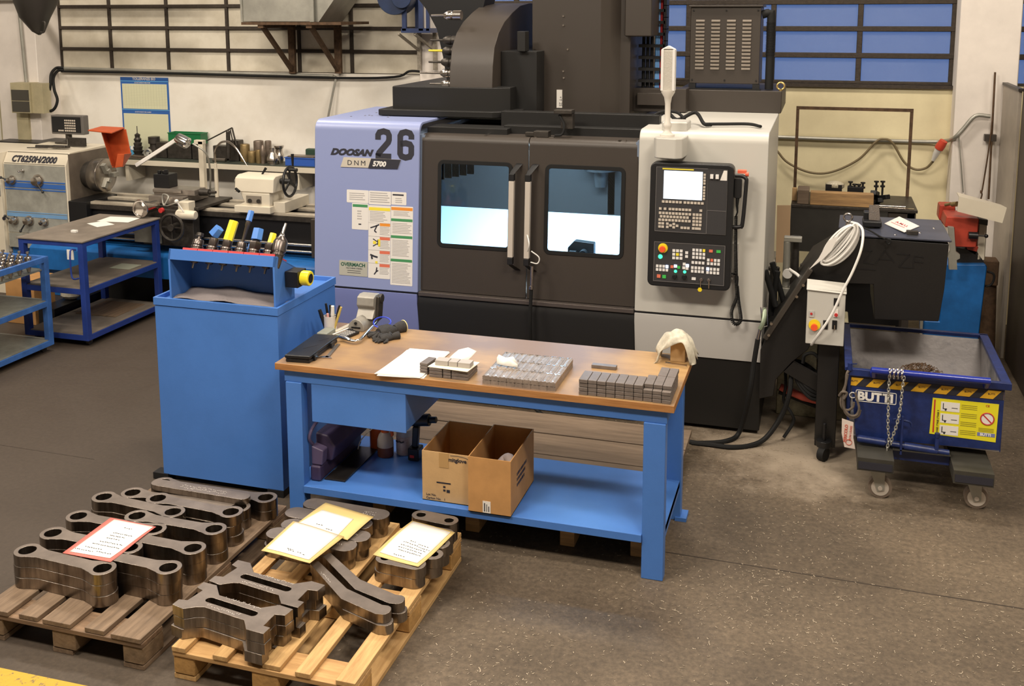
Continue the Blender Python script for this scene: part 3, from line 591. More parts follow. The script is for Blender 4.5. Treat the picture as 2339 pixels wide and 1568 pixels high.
# roof works
cb = MB().prism([(-3.02, 6.72, 1.93), (-2.17, 6.72, 1.93), (-2.02, 6.84, 1.93), (-2.02, 8.2, 1.93), (-3.02, 8.2, 1.93)], (0, 0, .045))
cb.prism([(-2.935, 6.78, 1.97), (-2.2, 6.78, 1.97), (-2.08, 6.86, 1.97), (-2.08, 8.2, 1.97), (-2.935, 8.2, 1.97)], (0, 0, .165))
build(cb, 'magazine_base', M_black, MC, bev=.006)
cvp = [(6.80, 2.12), (6.82, 2.28), (6.86, 2.41), (6.96, 2.51), (7.10, 2.585), (7.30, 2.65), (7.50, 2.70), (7.75, 2.72), (8.2, 2.72), (8.2, 2.12)]
build(side(MB(), -2.51, -2.195, cvp), 'magazine_cover', M_char, MC, bev=.004)
build(side(MB(), -2.195, -1.93, [(7.0, 1.95), (7.0, 2.38), (8.0, 2.38), (8.0, 1.95)]).prism([(-2.06, 6.95, 2.38), (-2.0, 6.95, 2.38), (-2.0, 6.95, 2.52), (-2.06, 6.95, 2.52)], (0, .1, 0)), 'magazine_drive', M_black, MC, bev=.004)
mg = [PY(u, v, 7.45) for u, v in ((949, -10), (975, 23), (998, 67), (1012, 130), (1020, 180), (1030, 205), (1060, 205), (1110, -10))]; build(MB().prism(mg, (0, .25, 0)), 'magazine_guard', M_blk2, MC)
for (u, v, ln, tip) in ((1030, 35, .10, M_pol), (1028, 92, .10, M_dsteel), (1027, 116, .11, M_sy), (1024, 142, .10, M_dsteel), (1022, 167, .16, M_pol), (1024, 192, .09, M_pol)):
    p = PY(u, v, 7.0); t = MB().rings([(p+V(.08, 0, 0), .034), (p+V(.02, 0, 0), .034), (p+V(.015, 0, 0), .028), (p+V(.005, 0, 0), .034), (p+V(-.03, 0, 0), .03), (p+V(-.05, 0, 0), .018)], 16); to = build(t, 'magazine_tool', M_dsteel if tip is not M_pol else M_pol, MC); build(MB().cyl(p+V(-.05, 0, 0), p+V(-.05-ln, 0, 0), .009, .007), 'tool_shank', tip, to)
col = MB().prism([(-2.02, 7.2, 1.86), (-1.52, 7.2, 1.86), (-1.40, 7.33, 1.86), (-1.33, 7.33, 1.86), (-1.33, 8.3, 1.86), (-2.02, 8.3, 1.86)], (0, 0, 1.6)); build(col, 'column_cover', M_char, MC, bev=.004)
build(MB().box(-1.36, -1.17, 7.25, 8.1, 2.48, 3.4), 'spindle_motor_cover', M_char, MC, bev=.01)
tgp = text('+Y 25', .03, M_ink, MC, (-1.815, 7.192, 2.055), (0, 0, -1), (1, 0, 0)); build(MB().box(-1.835, -1.795, 7.192, 7.2, 1.97, 2.10), 'column_label', M_stick, MC)
st = MB().box(-2.05, -1.0, 6.60, 6.70, 1.83, 1.90).box(-2.1, -1.02, 6.70, 6.80, 1.83, 1.985).box(-2.57, -2.0, 6.52, 6.72, 1.83, 1.885); build(st, 'roof_step', M_black, MC, bev=.004)
for (u, v) in ((1287, 37), (1287, 58), (1287, 163), (1222, 113), (1297, 113), (1227, 178), (1288, 178)):
    p = PY(u, v, 7.2); build(MB().cyl(p, p+V(0, -.008, 0), .007, n=8), 'bolt_head', M_pol, MC)
# cable chain
cc = MB(); lk_ = MB()
for k in range(9): z = 2.14+k*.085; y = 7.55; cc.box(-1.31, -1.12, y, y+.10, z, z+.022); cc.box(-1.13, -1.11, y, y+.10, z-.04, z+.05)
for k, (x, m_) in enumerate(((-1.28, 0), (-1.25, 0), (-1.22, 0), (-1.185, 1), (-1.17, 1), (-1.15, 2))): lk_.cyl((x, 7.6, 2.08), (x, 7.6, 2.9), .012, n=8, mi=m_)
cco = build(cc, 'cable_chain', M_blk2, MC); build(lk_, 'cable_bundle', [M_rub, mat('light_blue_hose', (.15, .35, .7), .4), M_red], cco)
build(MB().box(-1.34, -.95, 7.5, 7.7, 1.93, 2.10).box(-1.30, -1.06, 7.45, 7.5, 1.98, 2.07), 'chain_tray', M_char, MC, bev=.004)
# electrical cooler box with louvres
build(MB().box(-1.04, -.29, 7.66, 8.5, 1.925, 2.085), 'rear_cover', M_char, MC, bev=.005)
lb = MB().box(-.955, -.455, 7.70, 8.05, 2.13, 2.685).box(-.97, -.44, 7.68, 8.07, 2.685, 2.70); lbo = build(lb, 'louvred_cabinet', M_char, MC, bev=.004, label='black louvred cooler box on the roof')
build(MB().box(-.96, -.91, 7.70, 7.76, 2.085, 2.13).box(-.50, -.45, 7.70, 7.76, 2.085, 2.13).box(-.97, -.44, 7.69, 7.72, 2.085, 2.095), 'cabinet_foot', M_blk2, lbo)
M_louv = mat('louvre_grey', (.30, .26, .22), .4, .2)
for c in range(4):
    for r in range(14):
        x = -.915+c*.111+(.006 if 0 else 0); z = 2.585-r*.0265
        build(MB().prism([(x, 7.70, z-.006), (x, 7.692, z-.008), (x, 7.688, z+.002), (x, 7.70, z+.008)], (.062, 0, 0)), 'louvre', M_louv, lbo)
sc_ = MB()
for x in (-.935, -.70, -.475):
    for z in (2.155, 2.66): sc_.cyl((x, 7.70, z), (x, 7.693, z), .006, n=8)
build(sc_, 'screw', M_blk2, lbo)
dp = MB().tube([(-.45, 7.75, 2.63), (-.40, 7.75, 2.64), (-.385, 7.75, 2.60), (-.385, 7.75, 2.09)], .030, 16, smooth=5)
for k in range(22): dp.cyl((-.385, 7.75, 2.34+k*.011), (-.385, 7.75, 2.345+k*.011), .034, n=16)
build(dp, 'corrugated_hose', M_rub, MC)
el = MB().tube([(-.30+.026*math.cos(t*PI/8), 7.70, 2.12+.026*math.sin(t*PI/8)) for t in range(16)], .007, 8, close=True).cyl((-.30, 7.7, 2.085), (-.30, 7.7, 2.1), .012); build(el, 'lifting_eye', mat('brass', (.55, .40, .15), .35, .9), MC)
build(MB().tube([(-1.12, 6.75, 1.95), (-1.0, 6.85, 1.99), (-.9, 6.7, 1.96), (-.8, 6.8, 2.0), (-.72, 6.6, 1.95), (-.68, 6.65, 1.94)], .012, smooth=6).tube([(-.72, 6.62, 1.945), (-.6, 6.66, 1.945), (-.45, 6.70, 1.945), (-.37, 6.62, 1.94)], .010, smooth=6).tube([(-1.1, 6.72, 1.95), (-1.02, 6.78, 2.0), (-.92, 6.78, 2.0), (-.85, 6.66, 1.97)], .010, smooth=6), 'roof_cable', M_rub, MC)
bb = MB()
for i in range(34): bb.box(-2.2+i*.05+random.random()*.05, -2.19+i*.05+random.random()*.05, 6.42+random.random()*.12, 6.43+random.random()*.12, 1.8455, 1.848) if random.random() < .3 else None
for i in range(16):
    x = -3.2+random.random()*.35; y = 6.6+random.random()*.5; bb.box(x, x+.012, y, y+.012, 1.925, 1.928)
build(bb, 'loose_chip', M_pol, MC)
# hand pendant hanging on the control panel, with its coiled cable
PD = thing('hand_pendant', 'black hand pendant with coiled cable hanging beside the control panel', 'pendant', FP(-.465, 1.5, .1))
pm = MB(); fpoly(pm, rrect(-.492, -.448, 1.545, 1.665, .012), .09, .125); pdo = build(pm, 'pendant_body', M_blk2, PD, bev=.004)
build(MB().tube([FP(-.47, 1.55, .11), FP(-.472, 1.50, .11), FP(-.468, 1.46, .11), FP(-.478, 1.43, .1)], [.012, .008, .005, .005], smooth=0), 'strain_relief', M_rub, PD)
def coil(path, R, r, turns):
    P = spline([V(*p) for p in path], 60); n = len(P); L_ = [0]
    for i in range(1, n): L_.append(L_[-1]+(P[i]-P[i-1]).length)
    out = []; m = turns*9; j = 0
    for k in range(m+1):
        s = L_[-1]*k/m
        while j < n-2 and L_[j+1] < s: j += 1
        f_ = (s-L_[j])/max(1e-9, L_[j+1]-L_[j]); p = P[j].lerp(P[j+1], min(1, f_)); d = (P[min(j+1, n-1)]-P[max(j-1, 0)]).normalized()
        a = d.cross(V(0, 1, 0)).normalized(); b = d.cross(a); t = 2*PI*k/9
        out.append(p+a*R*math.cos(t)+b*R*math.sin(t))
    return MB().tube(out, r, 5)
build(coil([FP(-.478, 1.43, .09), FP(-.474, 1.25, .08), FP(-.462, 1.0, .06), FP(-.458, .93, .06), FP(-.485, .84, .06), FP(-.475, .775, .06), FP(-.448, .765, .06), FP(-.428, .80, .06), FP(-.445, .90, .06), FP(-.458, 1.0, .06)], .0085, .0035, 110), 'coiled_cable', M_rub, PD)
build(MB().tube([FP(-.458, 1.0, .05), FP(-.46, 1.06, .05), FP(-.50, 1.075, .06)], .006, smooth=5), 'cable_tail', M_rub, PD)
#@@BENCH
ORD = ['first', 'second', 'third', 'fourth', 'fifth', 'sixth', 'seventh', 'eighth', 'ninth', 'tenth', 'eleventh', 'twelfth', 'thirteenth']
BX0, BX1, BY0, BY1, BT = -2.64, -.594, 4.52, 5.252, .875
WB = thing('workbench', 'long blue steel workbench with worn wooden top standing before the machining centre', 'workbench', ((BX0+BX1)/2, (BY0+BY1)/2, 0))
tp = MB(); tp.box(BX0, BX1, BY0, BY1, BT-.035, BT); me_ = build(tp, 'bench_top', [M_top, M_edge], WB, bev=.002)
for p in me_.data.polygons: p.material_index = 0 if abs(p.normal.z) > .5 else 1
for (x0, x1, y0, y1) in ((-2.59, -2.50, 4.535, 4.60), (-.735, -.632, 4.535, 4.60), (-2.59, -2.50, 5.15, 5.22), (-.735, -.632, 5.15, 5.22)):
    build(MB().box(x0, x1, y0, y1, 0, .775), 'leg', M_blue, WB, bev=.003)
build(MB().box(-2.60, -.628, 4.545, 4.59, .775, .84).box(-2.60, -.628, 5.17, 5.21, .775, .84).box(-2.60, -2.56, 4.59, 5.17, .775, .84).box(-.668, -.628, 4.59, 5.17, .775, .84), 'apron', M_blue, WB, bev=.002)
build(MB().box(-2.50, -.735, 4.525, 4.60, .183, .222).box(-2.58, -.64, 4.60, 5.21, .185, .220).box(-.735, -.64, 4.60, 5.21, .16, .222), 'lower_shelf', M_blue, WB, bev=.002)
build(MB().box(-.66, -.60, 5.14, 5.24, 0, .02), 'foot_plate', M_blue, WB)
dr = build(MB().box(-2.448, -1.93, 4.555, 5.13, .575, .80), 'drawer', M_blue, WB, bev=.003)
build(MB().box(-2.45, -1.928, 4.548, 4.556, .570, .805), 'drawer_front', M_blue, dr, bev=.002)
# ---- things on the bench
def slab(name, pts, z0, z1, m, label, cat, group=None, bev=0):
    o = build(MB().prism([(x, y, z0) for x, y in pts], (0, 0, z1-z0)), name, m, bev=bev); return tag(o, label, cat, group)
cs = thing('instrument_case', 'black hard plastic instrument case at the left end of the wooden bench top', 'case', (-2.53, 4.74, BT))
def skew(mb, pts, z0, z1): return mb.prism([(x, y, z0) for x, y in pts], (0, 0, z1-z0))
build(skew(MB(), [(-2.592, 4.548), (-2.462, 4.562), (-2.478, 4.915), (-2.608, 4.900)], BT, BT+.020), 'case_base', M_blk2, cs, bev=.004)
build(skew(MB(), [(-2.596, 4.544), (-2.458, 4.558), (-2.474, 4.920), (-2.612, 4.905)], BT+.021, BT+.040), 'case_lid', M_blk2, cs, bev=.005)
build(skew(MB(), [(-2.460, 4.60), (-2.450, 4.60), (-2.452, 4.64), (-2.462, 4.64)], BT+.008, BT+.032).prism([(-2.465, 4.80, BT+.008), (-2.455, 4.80, BT+.008), (-2.457, 4.84, BT+.008), (-2.467, 4.84, BT+.008)], (0, 0, .024)), 'case_latch', M_blk2, cs)
build(MB().beam((-2.55, 4.66, BT+.0405), (-2.50, 4.74, BT+.0405), .002, .001).beam((-2.53, 4.80, BT+.0405), (-2.50, 4.86, BT+.0405), .002, .001), 'lid_groove', M_ink, cs)
ca = thing('vernier_caliper', 'steel vernier caliper lying beside the black case', 'caliper', (-2.43, 4.75, BT))
build(MB().beam((-2.415, 4.66, BT+.004), (-2.455, 4.88, BT+.004), .018, .004), 'caliper_beam', M_steel, ca); build(MB().prism([(-2.470, 4.645, BT+.001), (-2.385, 4.660, BT+.001), (-2.40, 4.672, BT+.001), (-2.43, 4.685, BT+.001), (-2.455, 4.66, BT+.001)], (0, 0, .005)), 'caliper_jaw', M_pol, ca)
sb = build(MB().box(-2.618, -2.555, 4.94, 5.05, BT, BT+.035), 'gauge_box', mat('greygreen_box', (.25, .26, .22), .4), bev=.006, seg=2); tag(sb, 'small grey-green box behind the black instrument case', 'box')
# pen cup
pcup = thing('pen_cup', 'clear plastic cup at the back left of the bench top', 'cup', (-2.645+.035, 5.09, BT)); px_, py_ = -2.608, 5.09
M_clear = mat('clear_cup_plastic', (.62, .58, .55), .15, coat=.5)
build(MB().ringprism([(px_+.036*math.cos(t*PI/12), py_+.036*math.sin(t*PI/12), BT) for t in range(24)], [(px_+.033*math.cos(t*PI/12), py_+.033*math.sin(t*PI/12), BT) for t in range(24)], (0, 0, .09)).cyl((px_, py_, BT), (px_, py_, BT+.003), .034), 'cup_wall', M_clear, pcup)
pens = (((-.02, -.01), (-.055, -.02), .125, M_blk2, 'thick black marker leaning left in the pen cup'), ((-.01, .015), (-.03, .01), .155, M_blk2, 'tall thin black pen at the left of the pen cup'), ((.0, .02), (-.008, .02), .145, M_blk2, 'second black pen beside the tall one in the cup'), ((.0, -.02), (.0, -.03), .11, mat('pink_plastic', (.7, .35, .33), .5), 'pink pen at the front of the pen cup'), ((.012, 0), (.022, -.01), .15, M_white, 'fat white marker standing in the pen cup'), ((.02, .01), (.045, .02), .135, mat('brown_pen', (.28, .09, .03), .4), 'brown pen leaning right in the pen cup'), ((.02, -.005), (.055, .012), .15, M_blk2, 'black pen leaning right in the pen cup'), ((.025, -.01), (.07, .0), .145, mat('gold_pen', (.55, .40, .10), .35), 'yellow pencil at the right of the pen cup'))
for (a, b, h, m_, lb) in pens:
    p0 = V(px_+a[0], py_+a[1], BT+.006); p1 = V(px_+b[0], py_+b[1], BT+h); d = (p1-p0)
    t = thing('pen', lb, 'pen', tuple(p0), 'pens in the clear cup'); rr = .011 if 'fat' in lb or 'thick' in lb else .007
    build(MB().cyl(p0, p0+d*.62, rr, n=10), 'pen_barrel', m_ if m_ is not M_white else M_white, t); build(MB().cyl(p0+d*.62, p1, rr*1.12, rr*.9, n=10), 'pen_cap', m_, t)
rl = thing('marking_stick', 'cream folding rule lying behind the calculator', 'ruler', (-2.54, 5.14, BT)); build(MB().beam((-2.575, 5.02, BT+.005), (-2.535, 5.25, BT+.005), .028, .010), 'rule_blade', M_cream, rl); build(MB().beam((-2.548, 5.0, BT+.012), (-2.50, 5.20, BT+.012), .012, .004), 'rule_edge', M_white, rl)
for i in range(3): build(MB().box(-2.515-.0+.012*i, -2.509+.012*i, 5.10, 5.135, BT+.008, BT+.012), 'rule_slot', M_ink, rl)
cl = thing('calculator', 'black pocket calculator lying in front of the vice head', 'calculator', (-2.475, 5.03, BT))
build(MB().obox((-2.478, 5.035, BT+.009), (.075, .125, .014), rz=-.25), 'calculator_case', M_blk2, cl, bev=.003)
kk = MB()
for i in range(4):
    for j in range(5): kk.obox((-2.478, 5.035, BT+.0175), (.011, .010, .003), mi=0); n_ = len(kk.v); kk.xf(Matrix.Translation(Matrix.Rotation(-.25, 4, 'Z') @ V(-.025+i*.0165, .03-j*.018, 0)), n_-8)
build(kk, 'calculator_keys', M_txt, cl); build(MB().obox((-2.492, 4.985, BT+.0175), (.06, .022, .003), rz=-.25), 'calculator_display', mat('lcd', (.28, .32, .28), .2), cl)
# vice head
vc = thing('vice_head', 'grey cast sliding vice head with raised jaw standing on the bench corner', 'vice', (-2.45, 5.22, BT))
hp = [(-2.515, BT), (-2.42, BT), (-2.42, BT+.03), (-2.427, BT+.045), (-2.445, BT+.062), (-2.4675, BT+.07), (-2.49, BT+.062), (-2.508, BT+.045), (-2.515, BT+.03)]
build(MB().prism([(x, 5.125, z) for x, z in hp], (.0, .24, 0)), 'slide_body', mat('vice_grey', (.36, .34, .30), .42, .3, var=.2, vscale=15), vc, bev=.004, seg=2)
jw = [(5.20, BT+.05), (5.235, BT+.10), (5.215, BT+.125), (5.225, BT+.17), (5.26, BT+.182), (5.31, BT+.178), (5.32, BT+.15), (5.30, BT+.10), (5.33, BT+.05)]
build(MB().prism([(-2.505, y, z) for y, z in jw], (.105, 0, 0)), 'jaw', MATS['vice_grey'], vc, bev=.005, seg=2)
build(MB().prism([(-2.40, 5.235, BT+.03), (-2.40, 5.30, BT+.03), (-2.40, 5.33, BT+.17), (-2.40, 5.26, BT+.17)], (.018, 0, 0)).cyl((-2.395, 5.30, BT+.15), (-2.378, 5.30, BT+.15), .028), 'jaw_casting_side', M_dsteel, vc, bev=.004)
build(MB().cyl((-2.4675, 5.118, BT+.047), (-2.4675, 5.128, BT+.047), .008, n=12).box(-2.495, -2.44, 5.122, 5.126, BT+.018, BT+.025), 'screw_boss', M_blk2, vc)
bk = build(MB().tube([(-2.478, 4.945, BT+.022), (-2.43, 4.925, BT+.022), (-2.405, 4.912, BT+.02), (-2.375, 4.905, BT+.018), (-2.355, 4.93, BT+.018), (-2.365, 5.02, BT+.02), (-2.392, 5.25, BT+.03)], [.013, .013, .012, .0095, .0095, .009, .008], 10), 'speed_wrench', M_chrome, org=(-2.4, 5.05, BT)); tag(bk, 'bent chrome bar lying between the calculator and the gloves', 'wrench')
gl = thing('safety_glasses', 'clear safety glasses with blue frame resting on the gloves', 'glasses', (-2.335, 5.18, BT))
def loopz(c, a, b, rz, n=18, tilt=0.0): return [(c[0]+a*math.cos(t*2*PI/n)*math.cos(rz)-b*math.sin(t*2*PI/n)*math.sin(rz), c[1]+a*math.cos(t*2*PI/n)*math.sin(rz)+b*math.sin(t*2*PI/n)*math.cos(rz), c[2]+tilt*math.sin(t*2*PI/n)) for t in range(n)]
build(MB().tube(loopz((-2.335, 5.19, BT+.045), .055, .03, -.15, tilt=.022), .004, 6, close=True), 'glasses_frame', mat('bright_blue_plastic', (.03, .06, .55), .3), gl)
build(MB().tube([(-2.28, 5.17, BT+.05), (-2.285, 5.10, BT+.04), (-2.30, 5.06, BT+.03)], .003, 6), 'glasses_arm', MATS['bright_blue_plastic'], gl)
# gloves
def glove(loc, rz, sc, lb, cuff):
    g = thing('work_glove', lb, 'glove', loc, 'work gloves on the bench'); M_ = Matrix.Translation(loc) @ Matrix.Rotation(rz, 4, 'Z') @ Matrix.Scale(sc, 4)
    mb = MB(); P = [V(0, .06, .022), V(0, .02, .024), V(0, -.03, .022), V(0, -.055, .018)]
    mb.rings([(P[0], .026), (P[1], .034), (P[2], .038), (P[3], .030)], 14)
    for i, (dx, l) in enumerate(((-.030, .055), (-.011, .07), (.010, .065), (.029, .05))): mb.tube([(dx*.8, -.045, .018), (dx*1.25, -.045-l*.5, .022), (dx*1.5, -.045-l, .010)], [.0125, .0115, .009], 8, smooth=3)
    mb.tube([(.03, .0, .016), (.058, -.02, .014), (.066, -.052, .01)], [.013, .012, .009], 8, smooth=3)
    for i, v in enumerate(mb.v): mb.v[i] = (v[0]*1.15, v[1], max(.0015, v[2]*(.95+.18*math.sin(v[1]*90+v[0]*60))))
    mb.xf(M_); build(mb, 'glove_body', M_glove, g)
    cb_ = MB().rings([(V(0, .06, .022), .027), (V(0, .10, .026), .036), (V(0, .125, .026), .038)], 14); cb_.xf(M_); build(cb_, 'glove_cuff', M_glove, g)
    ed = MB().tube([(.038*math.cos(t*PI/9)*1.0, .126, .026+.038*math.sin(t*PI/9)) for t in range(18)], .0028, 5, close=True); ed.xf(M_); build(ed, 'cuff_edge', cuff, g)
glove((-2.275, 5.11, BT), -.55, .95, 'black work glove with pale yellow cuff edge lying palm down on the bench', mat('pale_yellow', (.75, .65, .30), .7))
glove((-2.24, 5.02, BT), -1.25+.5, .62, 'smaller crumpled black glove in front of the yellow-cuffed one', M_glove)
# paper stack
for i, (rz, dz, col_, lb) in enumerate(((.06, 0, M_paper, 'bottom cream sheet showing at the edge of the paper stack'), (-.03, .0025, M_paper, 'middle white sheet of the paper stack on the bench'), (.0, .005, M_paper, 'large white sheet on top of the paper stack'))):
    mb = MB().prism([(x, y, 0) for x, y in ((-.13, -.21), (.11, -.20), (.115, .20), (-.105, .195))], (0, 0, .0022)); mb.xf(Matrix.Translation((-1.945, 4.715+.004*i, BT+dz+.0003)) @ Matrix.Rotation(rz+.02, 4, 'Z'))
    tag(build(mb, 'paper_sheet', col_), lb, 'paper', 'loose papers on the bench')
# plain block stack, papers and wrapped packets
def block(x, y, z, sx, sy, sz, m, label, group, name='steel_block', rz=0, src={}):
    k = (round(sx, 4), round(sy, 4), round(sz, 4), m.name, name)
    if k not in src:
        mb = MB().box(-sx/2+.0006, sx/2-.0006, -sy/2, sy/2, 0, sz-.0012); src[k] = build(mb, name, m, bev=.0018, org=(0, 0, 0)); o = src[k]
    else: o = src[k].copy(); COL.objects.link(o)
    o.location = (x, y, z); o.rotation_euler.z = rz; return tag(o, label, 'block', group)
M_blk = mat('dull_milled_steel', (.21, .175, .155), .5, .3, var=.2, vscale=30); M_blkside = M_blk
g1 = 'flat steel blocks under the cream card'
for l in range(3):
    for i, (x0, x1) in enumerate(((-1.805, -1.735), (-1.733, -1.69), (-1.688, -1.60))):
        block((x0+x1)/2, 4.63, BT+l*.0165, x1-x0-.001, .145, .016, M_blk, '%s flat steel block under the cream card, %s' % (('left', 'narrow middle', 'right')[i], ('bottom layer', 'middle layer', 'top layer')[l]), g1)
for l in range(4): block(-1.838, 4.63, BT+l*.015, .044, .10, .0145, M_blk, 'small steel block beside the white papers, %s' % ('at the bottom of its pile', 'second from the bottom of its pile', 'third from the bottom of its pile', 'topmost of its pile')[l], 'small steel blocks piled beside the papers', rz=-.1)
zc = BT+.0495; M_wrap = mat('grey_wrapping_paper', (.40, .365, .335), .6)
slab('card', [(-1.812, 4.56), (-1.60, 4.545), (-1.585, 4.69), (-1.79, 4.70)], zc, zc+.003, mat('cream_card', (.80, .75, .60), .6), 'cream card lying on the flat steel blocks', 'card')
for i, (x0, x1) in enumerate(((-1.785, -1.716), (-1.714, -1.668), (-1.666, -1.600))): block((x0+x1)/2, 4.615, zc+.003, x1-x0, .055, .027, M_wrap, ('left', 'middle', 'right')[i]+' pale wrapped packet on the cream card', 'pale wrapped packets on the cream card', 'wrapped_packet')
sp_ = MB().grid([[(-1.745, 4.655, zc+.012), (-1.70, 4.66, zc+.004), (-1.655, 4.655, zc+.004)], [(-1.73, 4.70, zc+.028), (-1.68, 4.70, zc+.024), (-1.63, 4.69, zc+.026)], [(-1.715, 4.74, zc+.04), (-1.665, 4.745, zc+.055), (-1.615, 4.73, zc+.045)]]); o = build(sp_, 'paper_slip', M_paper); o.modifiers.new('s', 'SOLIDIFY').thickness = .001; tag(o, 'curled white paper slip behind the wrapped packets', 'paper')
# polished blocks: nine columns, three rows, two layers
def polblock(label, group, src=[]):
    if not src:
        mb = MB(); w, l, h = .0395, .118, .0215
        mb.box(-w/2, w/2, -l/2, l/2, 0, h-.003)
        mb.prism([(-w/2, -l/2, h-.003), (-w/2+.010, -l/2, h+.001), (-w/2+.014, -l/2, h-.001), (w/2-.014, -l/2, h-.001), (w/2-.010, -l/2, h+.001), (w/2, -l/2, h-.003)], (0, l, 0))
        o = build(mb, 'polished_block', [M_polb], org=(0, 0, 0), smooth=0); src.append(o)
        pn = MB().cyl((0.004, -l/2+.014, h), (.004, -l/2+.014, h+.0015), .004, n=8).cyl((-.004, l/2-.014, h), (-.004, l/2-.014, h+.0015), .004, n=8).box(-w/2+.004, w/2-.004, l/2-.006, l/2-.003, h-.001, h+.002); src.append(build(pn, 'dowel_pin', M_chrome, o))
    else:
        o = src[0].copy(); COL.objects.link(o); c = src[1].copy(); COL.objects.link(c); c.parent = o
    return tag(o, label, 'block', group)
M_polb = mat('milled_bright_steel', (.40, .33, .28), .45, .5, var=.3, vscale=25)
for l in range(2):
    for r in range(3):
        for c in range(9):
            o = polblock('polished block, %s layer, %s row, %s column from left of the grid' % (('lower', 'upper')[l], ('front', 'middle', 'back')[r], ORD[c]), 'polished grooved blocks laid in nine columns on the bench')
            o.location = (-1.502+c*.0405+random.uniform(-.0004, .0004), 4.60+r*.1205, BT+l*.0225); 
o = build(MB().grid([[(-1.50, 4.70, .925), (-1.46, 4.69, .923), (-1.42, 4.685, .923), (-1.385, 4.68, .922)], [(-1.505, 4.72, .95), (-1.465, 4.71, .94), (-1.43, 4.70, .955), (-1.39, 4.695, .935)], [(-1.50, 4.735, .962), (-1.46, 4.725, .952), (-1.42, 4.72, .965), (-1.385, 4.71, .925)]]), 'paper_slip', M_paper); o.modifiers.new('s', 'SOLIDIFY').thickness = .001; tag(o, 'torn pale paper slip standing on the polished blocks', 'paper')
# grey block wall: ten columns
for c in range(10):
    n = 5 if c >= 8 else 4
    for l in range(n):
        ln = .125; y = 4.60+random.uniform(-.002, .002)+(.028 if c >= 7 and l == 3 else 0)
        if l == 4: continue
        if c >= 8: block(-1.023+c*.0433, y+.127, BT+l*.0195, .0425, .118, .019, M_blk, 'grey block behind %s column from left of long low stack, %s layer up' % (ORD[c], ORD[l]), 'grey steel blocks stacked in ten columns at the front right of the bench')
        block(-1.023+c*.0433, y, BT+l*.0195, .0425, ln, .019, M_blk, 'grey block, %s layer up, %s column from left in long low stack' % (ORD[l], ORD[c]), 'grey steel blocks stacked in ten columns at the front right of the bench')
block(-1.003, 4.93, BT, .127, .036, .019, M_blk, 'single dark steel block lying alone behind the long low stack', None)
# rag over a small box
bxr = thing('small_carton', 'small brown carton hidden under the stained rag', 'box', (-.665, 5.16, BT)); build(MB().box(-.70, -.625, 5.13, 5.22, BT, BT+.115), 'carton_body', M_card, bxr, bev=.002)
R_ = []
for i in range(27):
    row = []; t = i/26*2-1
    for j in range(19):
        s = j/18*2-1; x = -.672+t*.115; y = 5.165+s*.085; a = min(1, (abs(t)**2.6)); b = min(1, abs(s)**3)
        z = BT+.150-.125*a*(1+.2*math.sin(5*s))-.05*b+.006*math.sin(9*t+4*s)+.005*math.sin(15*s-6*t)
        if s < -.2: z += .028*math.exp(-((t-.35)/.3)**2)*(-s)
        x += .012*math.sin(7*s)*abs(t)-.02*a*t; row.append((x, y+.01*math.sin(8*t)*abs(s), max(BT+.004, z)))
    R_.append(row)
o = build(MB().grid(R_), 'rag', M_rag, smooth=80); o.modifiers.new('s', 'SOLIDIFY').thickness = .003; tag(o, 'stained cream rag draped over a small carton at the right end of the bench', 'rag')
slab('steel_strip', [(-.72, 5.085), (-.61, 5.07), (-.608, 5.085), (-.718, 5.10)], BT, BT+.006, M_pol, 'thin steel strip lying in front of the rag', 'strip')
# ---- under the bench
SH = .222
pc_ = thing('power_tool_case', 'dark purple moulded tool case at the left end of the lower bench shelf', 'case', (-2.5, 4.85, SH))
M_pur = mat('dark_purple_plastic', (.045, .03, .07), .5)
build(MB().box(-2.495, -2.435, 4.59, 5.10, SH, SH+.085), 'case_lower_shell', M_pur, pc_, bev=.012, seg=2); build(MB().prism([(-2.49, 4.60, SH+.086), (-2.43, 4.60, SH+.086), (-2.42, 4.60, SH+.17), (-2.49, 4.60, SH+.19)], (0, .06, 0)), 'case_latch', mat('purple_latch', (.10, .075, .14), .45), pc_, bev=.008, seg=2)
build(MB().prism([(-2.495, 4.66, SH+.088), (-2.40, 4.66, SH+.088), (-2.38, 4.66, SH+.17), (-2.42, 4.66, SH+.23), (-2.495, 4.66, SH+.24)], (0, .44, 0)), 'case_upper_shell', M_pur, pc_, bev=.012, seg=2)
build(MB().tube([(-2.49, 4.62, SH+.19), (-2.49, 4.585, SH+.24), (-2.475, 4.62, SH+.30), (-2.46, 4.75, SH+.33)], .009, 8, smooth=4), 'case_handle', MATS['purple_latch'], pc_)
sl2 = build(MB().prism([(-2.43, 4.625, SH), (-2.312, 4.627, SH), (-2.312, 5.05, SH), (-2.43, 5.05, SH)], (0, 0, .008)), 'steel_plate', mat('dark_plate', (.035, .03, .027), .3, .5), bev=.001); tag(sl2, 'dark flat steel plate lying right of the purple case', 'plate')
def bottle(name, x, y, prof, m, label, cat, capprof=None, capm=None, n=20):
    t = thing(name, label, cat, (x, y, SH)); build(MB().lathe((x, y, SH), prof, n=n), name+'_body', m, t)
    if capprof: build(MB().lathe((x, y, SH), capprof, n=n), 'cap', capm, t)
    return t
bottle('oil_bottle', -2.33, 5.08, [(.040, 0), (.042, .01), (.042, .22), (.035, .26), (.02, .28)], mat('orange_red_bottle', (.60, .11, .02), .4), 'tall orange-red bottle on the lower shelf', 'bottle', [(.02, .28), (.02, .305), (.015, .31)], M_blk2)
sbt = bottle('spray_bottle', -2.245, 5.0, [(.045, 0), (.046, .03), (.046, .055)], mat('brown_liquid', (.16, .06, .04), .2), 'translucent spray bottle half full of brown liquid with orange trigger', 'bottle')
